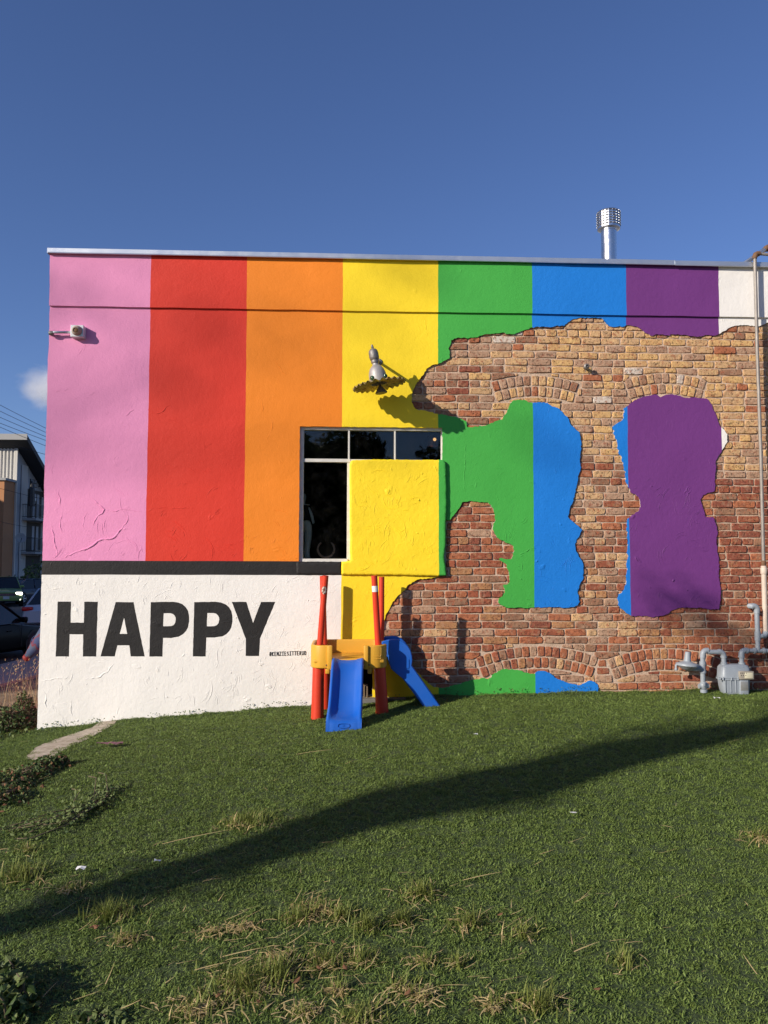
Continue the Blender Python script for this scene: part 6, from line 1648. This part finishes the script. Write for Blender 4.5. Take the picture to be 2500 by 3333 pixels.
# rolled cloth banner leaning out behind the corner
a, b = WP(80, 2148, 3.2), WP(150, 2070, 3.2)
fl = thing('furled_banner', 'red and blue furled banner with a red tip slanting behind the white corner', 'banner', b)
q_ = N('banner_cloth'); bc = q_.ramp(q_.noise(5.0, 2.0), [(0.40, (0.035, 0.06, 0.14)), (0.50, (0.06, 0.08, 0.13)), (0.55, (0.15, 0.012, 0.018)), (0.62, (0.03, 0.05, 0.13))]); M['banner'] = q_.set(bc, .8)
bm = bmesh.new(); tube(bm, [b + (b - a)*.5, b, a.lerp(b, .5), a.lerp(b, .12)], [.17, .125, .085, .045], 12); bmesh.ops.translate(bm, vec=-b, verts=bm.verts[:]); obj('cloth', fix(bm), M['banner'], fl, True)
bm = bmesh.new(); tube(bm, [a.lerp(b, .14), a.lerp(b, .05), a], [.05, .05, .03], 12); bmesh.ops.translate(bm, vec=-b, verts=bm.verts[:]); obj('tip', fix(bm), plain('red_cloth', (0.22, 0.02, 0.018), .7), fl, True)
bm = bmesh.new(); e = b + (b - a)*.6; tube(bm, [a.lerp(b, .3), e, Vector((XL, e.y + .4, e.z + .3))], .02, 8); bmesh.ops.translate(bm, vec=-b, verts=bm.verts[:]); obj('pole', fix(bm), M['old_pipe'], fl, True)

# ---------------------------------------------------------------- apartment house across the street
AY = 55.0
apt = thing('apartment_building', 'pale corrugated apartment house with dark sloping roof and railed balconies across the street', 'building', (-30, AY + 4, SZ))
M['clad'] = plain('pale_cladding', (0.56, 0.54, 0.49), .6, 0, .06, 1.0)
M['flatwall'] = plain('grey_render', (0.36, 0.38, 0.40), .8, 0, .08, .8)
M['darkroof'] = plain('dark_roof', (0.03, 0.03, 0.033), .7)
M['balc'] = plain('balcony_recess', (0.06, 0.055, 0.05), .9)
M['rail'] = plain('railing', (0.02, 0.02, 0.02), .5)
M['ochre_wall'] = plain('ochre_wall', (0.44, 0.20, 0.085), .8, 0, .08, 1.0)
M['slab'] = plain('balcony_slab', (0.34, 0.34, 0.33), .8)
def aobj(name, bm, m, par=None, sm=False): bmesh.ops.translate(bm, vec=-Vector(apt.location), verts=bm.verts[:]); return obj(name, fix(bm), m, par or apt, sm)
XC = WP(*C9A(330, 940), AY).x; ZR = WP(*C9A(330, 930), AY).z
def corrug(bm, p0, p1, z0, z1, pitch, amp, out):
    p0 = Vector(p0); p1 = Vector(p1); L = (p1 - p0).length; n = int(L/pitch); out = Vector(out); prev = None
    for i in range(n):
        for t, o in ((0, 0), (.25, 1), (.55, 1), (.8, 0)):
            q = p0.lerp(p1, (i + t)/n) + out*amp*o; row = (bm.verts.new((q.x, q.y, z0)), bm.verts.new((q.x, q.y, z1)))
            if prev: bm.faces.new((prev[0], row[0], row[1], prev[1]))
            prev = row
yy = lambda x, y=1500: XP(*C9A(x, y), XC).y
_y0 = AY - 1.1; _p = WP(*C9A(487, 905), _y0); _f = XP(*C9A(845, 1540), _p.x); SLOPE = (_f.z - _p.z)/(_f.y - _y0)
bm = bmesh.new(); _w = [[bm.verts.new((x, y, z)) for z in (SZ, ZR - .1 + SLOPE*(y - AY + .2))] for x, y in ((XC - 16, AY + .02), (XC - .02, AY + .02), (XC - .02, AY + 9), (XC - 16, AY + 9))]
for i in range(4): bm.faces.new((_w[i][0], _w[(i+1) % 4][0], _w[(i+1) % 4][1], _w[i][1]))
bm.faces.new([w[1] for w in _w]); aobj('wall', bm, M['flatwall'])
bm = bmesh.new(); corrug(bm, (XC - 16, AY - .01, 0), (XC - .02, AY - .01, 0), SZ, ZR, .27, .09, (0, -1, 0)); aobj('corrugated_panel', bm, M['clad'])
bm = bmesh.new(); span(bm, (XC - .12, AY - .12, SZ), (XC + .03, AY + .05, ZR)); aobj('corner_trim', bm, M['clad'])
for (a, b, z0, m_, nm) in ((385, 490, SZ, 'clad', 'corrugated_panel'), (760, 850, SZ, 'clad', 'corrugated_panel')):
    bm = bmesh.new(); corrug(bm, (XC + .03, yy(a), 0), (XC + .03, yy(b), 0), z0, ZR - .6 + min(0, SLOPE*(yy(b) - AY + 1.1)), .22, .09, (1, 0, 0)); aobj(nm, bm, M[m_])
# roof falling away to the back with a deep verge
y0, y1 = AY - 1.1, AY + 9.5; z0 = WP(*C9A(480, 905), y0).z; xr = WP(*C9A(487, 905), y0).x
far_ = XP(*C9A(845, 1540), xr); sl_ = (far_.z - z0)/(far_.y - y0)
bm = bmesh.new(); vs = [bm.verts.new(p) for p in ((XC - 17, y0, z0), (xr, y0, z0), (xr, y1, z0 + sl_*(y1 - y0)), (XC - 17, y1, z0 + sl_*(y1 - y0)), (XC - 17, y0, z0 - .42), (xr, y0, z0 - .42), (xr, y1, z0 - .42 + sl_*(y1 - y0)), (XC - 17, y1, z0 - .42 + sl_*(y1 - y0)))]
for f in ((0, 1, 2, 3), (7, 6, 5, 4), (0, 4, 5, 1), (1, 5, 6, 2), (2, 6, 7, 3), (3, 7, 4, 0)): bm.faces.new([vs[i] for i in f])
aobj('roof', bm, M['darkroof'])
bm = bmesh.new(); span(bm, (XC - 17, y0 - .03, z0 - .42), (xr + .02, y0 + .01, z0 + .03)); aobj('fascia', bm, M['slab'])
for (a, b, c, d) in ((365, 1240, 480, 1090), (705, 1850, 760, 1740)):
    p, q = XP(*C9A(a, b), XC + .05), XP(*C9A(a + 20, b), XC + .05); bm = bmesh.new(); tube(bm, [p, Vector((XC + .75, p.y, p.z + .95))], .07, 6); aobj('roof_bracket', bm, M['darkroof'])
# gable windows
for (a, b, c, d) in ((548, 1705, 660, 1865), (540, 1955, 648, 2110)):
    p, q = XP(*C9A(a, b), XC + .02), XP(*C9A(c, d), XC + .02); zz0, zz1 = min(p.z, q.z) , max(p.z, q.z)
    bm = bmesh.new(); span(bm, (XC - .02, p.y, zz0), (XC + .05, q.y, zz1)); w = aobj('window', bm, M['rail'])
    for i in (0, 1):
        for j in (0, 1):
            bm = bmesh.new(); ya, yb2 = lerp(p.y, q.y, i*.5 + .05), lerp(p.y, q.y, i*.5 + .45); za, zb2 = lerp(zz0, zz1, j*.5 + .05), lerp(zz0, zz1, j*.5 + .45); span(bm, (XC + .04, ya, za), (XC + .058, yb2, zb2)); aobj('pane', bm, plain('far_pane', (0.35, 0.38, 0.42), .15) if 'far_pane' not in bpy.data.materials else bpy.data.materials['far_pane'], w)
# balconies
def zrow(y): return XP(*C9B(560, y), XC + .6).z
ya, yb3 = XP(*C9B(365, 300), XC).y, XP(*C9B(800, 300), XC).y
for (ys_, nm) in ((205, 0), (808, 1)):
    zs2 = zrow(ys_)
    bm = bmesh.new(); span(bm, (XC - .01, ya, zs2 - .18), (XC + 1.2, yb3 + .6, zs2)); bal = aobj('balcony', bm, M['slab'])
    bm = bmesh.new(); span(bm, (XC + .005, ya + .1, zs2), (XC + .03, yb3 + .5, zs2 + 2.4)); aobj('recess', bm, M['balc'], bal)
    for k in (.45, .62):
        bm = bmesh.new(); yk = lerp(ya, yb3, k); span(bm, (XC + .03, yk, zs2 + .1), (XC + .06, yk + .45, zs2 + 2.1)); aobj('door_pane', bm, M['flatwall'], bal)
    bm = bmesh.new()
    for z in (.08, 1.05): span(bm, (XC + 1.14, ya, zs2 + z), (XC + 1.19, yb3 + .6, zs2 + z + .05)); span(bm, (XC + .02, ya, zs2 + z), (XC + 1.16, ya + .05, zs2 + z + .05))
    n = 26
    for i in range(n): yk = lerp(ya + .1, yb3 + .5, i/(n-1)); span(bm, (XC + 1.155, yk, zs2 + .1), (XC + 1.175, yk + .025, zs2 + 1.06))
    for i in range(9): xk = XC + .1 + i*.12; span(bm, (xk, ya + .01, zs2 + .1), (xk + .02, ya + .03, zs2 + 1.06))
    aobj('railing', bm, M['rail'], bal)
bm = bmesh.new(); za = zrow(830); span(bm, (XC + .005, ya + .1, SZ), (XC + .035, yb3 + .6, za - .2)); aobj('ground_floor_recess', bm, M['balc'])
p = XP(*C9B(560, 30), XC + .9); bm = bmesh.new(); tube(bm, [p + Vector((0, 0, .2)), p + Vector((0, 0, 1.5)), p + Vector((0, 0, 2.2))], [.28, .24, .03], 8); 
umb = thing('patio_umbrella', 'closed dark parasol on the upper balcony across the street', 'umbrella', (p.x, p.y, zrow(205))); bm2 = bm; bmesh.ops.translate(bm2, vec=-Vector(umb.location), verts=bm2.verts[:]); obj('canopy', fix(bm2), M['rail'], umb); bm = bmesh.new(); tube(bm, [(0, 0, 0), (0, 0, 1.2)], .04, 6); obj('pole', bm, M['rail'], umb)
p = XP(*C9B(372, 560), XC + 1.25); dish = thing('satellite_dish', 'round grey satellite dish on the lower balcony rail across the street', 'satellite dish', p)
bm = bmesh.new(); Q = Vector((.6, -1, .25)).to_track_quat('Z', 'Y').to_matrix().to_4x4(); lathe(bm, [(.02, -.06), (.2, -.03), (.36, .06), (.38, .06), (.2, -.05)], Q, 18, False); obj('reflector', fix(bm), M['slab'], dish, True); bm = bmesh.new(); tube(bm, [Q @ Vector((0, -.3, 0)), Q @ Vector((0, -.1, .4))], .02, 6); obj('feed_arm', bm, M['rail'], dish)
# ochre block in front at the left edge
bx1 = WP(*C9A(80, 1740), AY - 2.0).x; bx0 = bx1 - 9; zt2 = WP(*C9A(78, 1732), AY - 2.0).z
blk = thing('ochre_block', 'ochre walled wing with flat roof at the far left edge', 'building', (bx0, AY, SZ))
bm = bmesh.new(); span(bm, (bx0, AY - 2, SZ), (bx1, AY - .13, zt2)); bmesh.ops.translate(bm, vec=-Vector(blk.location), verts=bm.verts[:]); obj('wall', bm, M['ochre_wall'], blk)
bm = bmesh.new(); span(bm, (bx0, AY - 2.15, zt2), (bx1 + .15, AY - .125, zt2 + .18)); bmesh.ops.translate(bm, vec=-Vector(blk.location), verts=bm.verts[:]); obj('roof_edge', bm, M['slab'], blk)
for zf in (.30, .62):
    zc = lerp(SZ, zt2, zf); bm = bmesh.new(); span(bm, (bx1 - 1.6, AY - 2.03, zc), (bx1 - .45, AY - 1.99, zc + 1.3)); bmesh.ops.translate(bm, vec=-Vector(blk.location), verts=bm.verts[:]); w = obj('window', bm, M['rail'], blk)
# shrubs in front of it
def shrub(px, py, dist, w, h, n, label, seed, bright=False):
    d = ray(px, py); p = EYE + d*(dist/d.y); p.z = SZ
    r = random.Random(seed); o = thing('shrub', label, 'shrub', p, 0, 'shrubs in front of the apartment house')
    bm = bmesh.new()
    for i in range(n):
        a = r.uniform(0, 6.28); rr2 = w*math.sqrt(r.random()); c = Vector((rr2*math.cos(a), rr2*math.sin(a)*.7, h*(1 - (rr2/w)**2*.6)*r.random()**.5 + .1)); leaf(bm, c, Vector((r.gauss(0, 1), r.gauss(-.4, 1), r.gauss(.4, .6))), Vector((r.gauss(0, 1), r.gauss(0, 1), r.gauss(0, 1))), r.uniform(.14, .28), r.uniform(.1, .16), 1 if (bright and r.random() < .5) else 0)
    obj('foliage', bm, [M['ivy'], M['ivy_pale']], o)
    bm = bmesh.new(); tube(bm, [(0, 0, 0), (.05, 0, h*.5), (-.04, .05, h*.85)], [.06, .04, .02], 6); obj('stem', bm, M['twig'], o)
shrub(45, 1900, 52, 1.5, 1.6, 420, 'dark low shrub behind the green crossover', 3); shrub(78, 1900, 52, 1.6, 1.5, 420, 'dark hedge like shrub behind the navy sedan', 4); shrub(128, 1895, 51, 1.4, 2.6, 520, 'tallest shrub, sunlit green, beside the white corner', 5, True); shrub(10, 1900, 52.3, 1.2, 1.4, 300, 'dark shrub at the far left edge behind the crossover', 6)
# overhead wires
wires = [((0, 1317), (157, 1398)), ((0, 1337), (156, 1411)), ((0, 1357), (155, 1424)), ((0, 1376), (155, 1436)), ((0, 1389), (152, 1453)), ((0, 1435), (153, 1481)), ((0, 1590), (150, 1628)), ((0, 1698), (63, 1712))]
WL = ['topmost overhead wire at the left', 'second overhead wire from the top', 'third overhead wire from the top', 'fourth overhead wire, skimming the roof peak', 'fifth overhead wire, crossing the dark roof', 'sixth wire, crossing the pale cladding', 'wire crossing the gable window wall', 'lowest wire, crossing the corrugated wall above the cars']
for (a, b), lb in zip(wires, WL):
    far = 30.0 if b[1] < 1600 else 40.0
    P0, P1 = WP(a[0] + (a[0] - b[0])*1.5, a[1] + (a[1] - b[1])*1.5 - 6, far - 3), WP(b[0] + (b[0] - a[0])*.6, b[1] + (b[1] - a[1])*.6 - 4, far + 2)
    bm = bmesh.new(); pts = [P0.lerp(P1, i/12) - Vector((0, 0, .35*4*(i/12)*(1 - i/12)*.25)) for i in range(13)]
    o = thing('power_line', lb, 'wire', P0, 0, 'overhead wires'); bmesh_pts = [p - P0 for p in pts]; tube(bm, bmesh_pts, .011, 5); obj('cable', bm, M['rail'], o)
# ---------------------------------------------------------------- off to the sides: tree that throws the long shadow, trees reflected in the panes, block that shades the street
M['bark'] = plain('bark', (0.12, 0.09, 0.065), .95, 0, .3, 12, .01, 30)
M['leafy'] = leafmat('tree_leaf', (0.035, 0.06, 0.015, 1), (0.07, 0.105, 0.03, 1), .6, .25)
def tree(label, base, path, rad, clumps_, seed, nl, ls):
    r = random.Random(seed); b = Vector(base); o = thing('tree', label, 'tree', b)
    bm = bmesh.new(); tube(bm, [Vector(p) for p in path], rad, 12)
    for (cx, cy, cz, cr) in clumps_:
        k = min(range(len(path)), key=lambda i: (Vector(path[i]) - Vector((cx, cy, cz - cr))).length); tube(bm, [Vector(path[k]), Vector((cx, cy, cz))], [min(rad[k]*.45, .03), .012], 7)
    obj('trunk', bm, M['bark'], o, True)
    bm = bmesh.new()
    for (cx, cy, cz, cr) in clumps_:
        for i in range(int(nl*cr*cr)):
            v = Vector((r.gauss(0, 1), r.gauss(0, 1), r.gauss(0, .75)))
            if v.length < 1e-3: continue
            v = v.normalized()*cr*r.random()**.45
            leaf(bm, Vector((cx, cy, cz)) + v, Vector((r.gauss(0, 1), r.gauss(0, 1), r.gauss(.3, 1))), Vector((r.gauss(0, 1), r.gauss(0, 1), r.gauss(0, 1))), ls*r.uniform(.7, 1.3), ls*.55)
    obj('crown', bm, M['leafy'], o)
tp = []
for (dx_, dy_) in ((20, 2003), (400, 1888), (800, 1752), (1150, 1690), (1400, 1618), (1640, 1572)):
    g = D(dx_, dy_); k = (g.x + 7.05)/SUN_L.x; tp.append(g - SUN_L*k)
tb = Vector((tp[0].x, tp[0].y - .1, -.2))
tl = [Vector((0, 0, 0))] + [p - tb for p in tp]; tl.append(tl[-1] + Vector((.2, .15, .9)))
tcl = []
for f, off, cr in ((.9, (0, .05), .24), (1.6, (.0, .1), .25), (2.2, (.05, -.1), .26), (2.9, (0, .1), .27), (3.4, (0, .1), .28), (3.9, (.05, -.12), .30), (4.4, (0, .12), .28), (4.9, (0, .15), .34), (5.4, (0, .2), .36), (5.9, (0, -.15), .30), (6.4, (.1, .3), .34), (7.0, (.1, .5), .34)):
    i = min(int(f), len(tl) - 2); q = tl[i].lerp(tl[i+1], f - i); tcl.append((q.x + off[0], q.y + off[1], q.z, cr))
_q = Vector((-7.05, -7.36, 6.3)) - tb; tcl.append((_q.x, _q.y, _q.z, .32)); tcl.append((_q.x + .25, _q.y - .2, _q.z - .25, .26))
tree('slender leaning tree standing left of the camera, its shadow lying across the lawn', tb, [tuple(p) for p in tl], [.10, .11, .15, .23, .26, .21, .14, .06], tcl, 3, 1300, .075)
for i, (x, y, hh, s) in enumerate(((3.6, -30, 7.4, 5), (-2.2, -31, 8.4, 6), (9, -38, 9, 7), (-11.5, -42, 10, 8))):
    rr3 = random.Random(s); cl = [(rr3.uniform(-3.4, 3.4), rr3.uniform(-2, 2), hh*rr3.uniform(.06, .72) if k < 24 else hh*rr3.uniform(.7, .95), rr3.uniform(1.0, 1.7)) for k in range(30)]
    tree(['broad tree behind the camera reflected in the upper panes', 'tall tree behind the camera left of the broad one', 'tree behind the camera to the right', 'tree furthest behind the camera at left'][i], (x, y, -.1), [(0, 0, 0), (.1, 0, hh*.35), (-.1, .1, hh*.7), (0, 0, hh*.9)], [.3, .25, .16, .06], cl, s, 230, .40)
sparse = []
rs3 = random.Random(12)
for k in range(17):
    u, v = rs3.uniform(1.9, 6.4), rs3.uniform(-.8, 1.0)
    sparse.append((u, .5*(v + .3), 21.6 + v - (u - 4)*.16, rs3.uniform(.6, 1.05)))
tree('very tall thin leaved tree far to the left behind the camera', (-39.6, -24.5, -.5), [(0, 0, 0), (.1, 0, 7), (.2, .1, 14), (1.2, 0, 20)], [.30, .24, .14, .05], sparse, 15, 5, .27)
nbk = thing('office_block', 'plain tall block across the street left of the picture, shading the cars', 'building', (-50, 10, SZ))
for a, b in (((-62, -15, SZ), (-38, 30, 21)), ((-62, 30.01, SZ), (-38, 52, 12.2))):
    bm = bmesh.new(); span(bm, a, b); bmesh.ops.translate(bm, vec=-Vector(nbk.location), verts=bm.verts[:]); obj('wall', bm, M['flatwall'], nbk)
for i in range(9):
    for j in range(5):
        yk = -6 + i*4; zk = .8 + j*4
        bm = bmesh.new(); span(bm, (-38.02, yk, zk), (-37.96, yk + 1.6, zk + 2)); bmesh.ops.translate(bm, vec=-Vector(nbk.location), verts=bm.verts[:]); obj('window', bm, M['autoglass'], nbk)

# a small fair weather cloud low on the left
cp = WP(150, 1262, 420.0)
cl_ = N('cloud_vapour'); cl_.t.nodes.remove(cl_.b)
pv_ = cl_.n('ShaderNodeVolumePrincipled'); pv_.inputs['Color'].default_value = (1, 1, 1, 1); pv_.inputs['Anisotropy'].default_value = 0.2
tc = cl_.n('ShaderNodeTexCoord'); ln_ = cl_.n('ShaderNodeVectorMath', operation='LENGTH'); cl_.l(tc.outputs['Object'], ln_.inputs[0])
nz_ = cl_.noise(2.2, 5.0, .62, 'FBM', .4, tc.outputs['Object'])
dn = cl_.math('SUBTRACT', cl_.math('ADD', nz_, .34), ln_.outputs['Value'])
dn = cl_.math('MULTIPLY', cl_.math('MAXIMUM', dn, 0.0), 0.17)
cl_.l(dn, pv_.inputs['Density']); cl_.l(pv_.outputs[0], cl_.out.inputs['Volume'])
bm = bmesh.new(); bmesh.ops.create_icosphere(bm, subdivisions=3, radius=1.0)
cloud = obj('cloud', bm, cl_.m); cloud.location = cp + Vector((3, 0, 0)); cloud.scale = (22, 16, 14)
tag(cloud, 'small soft white cloud low in the blue sky left of the building', 'cloud')
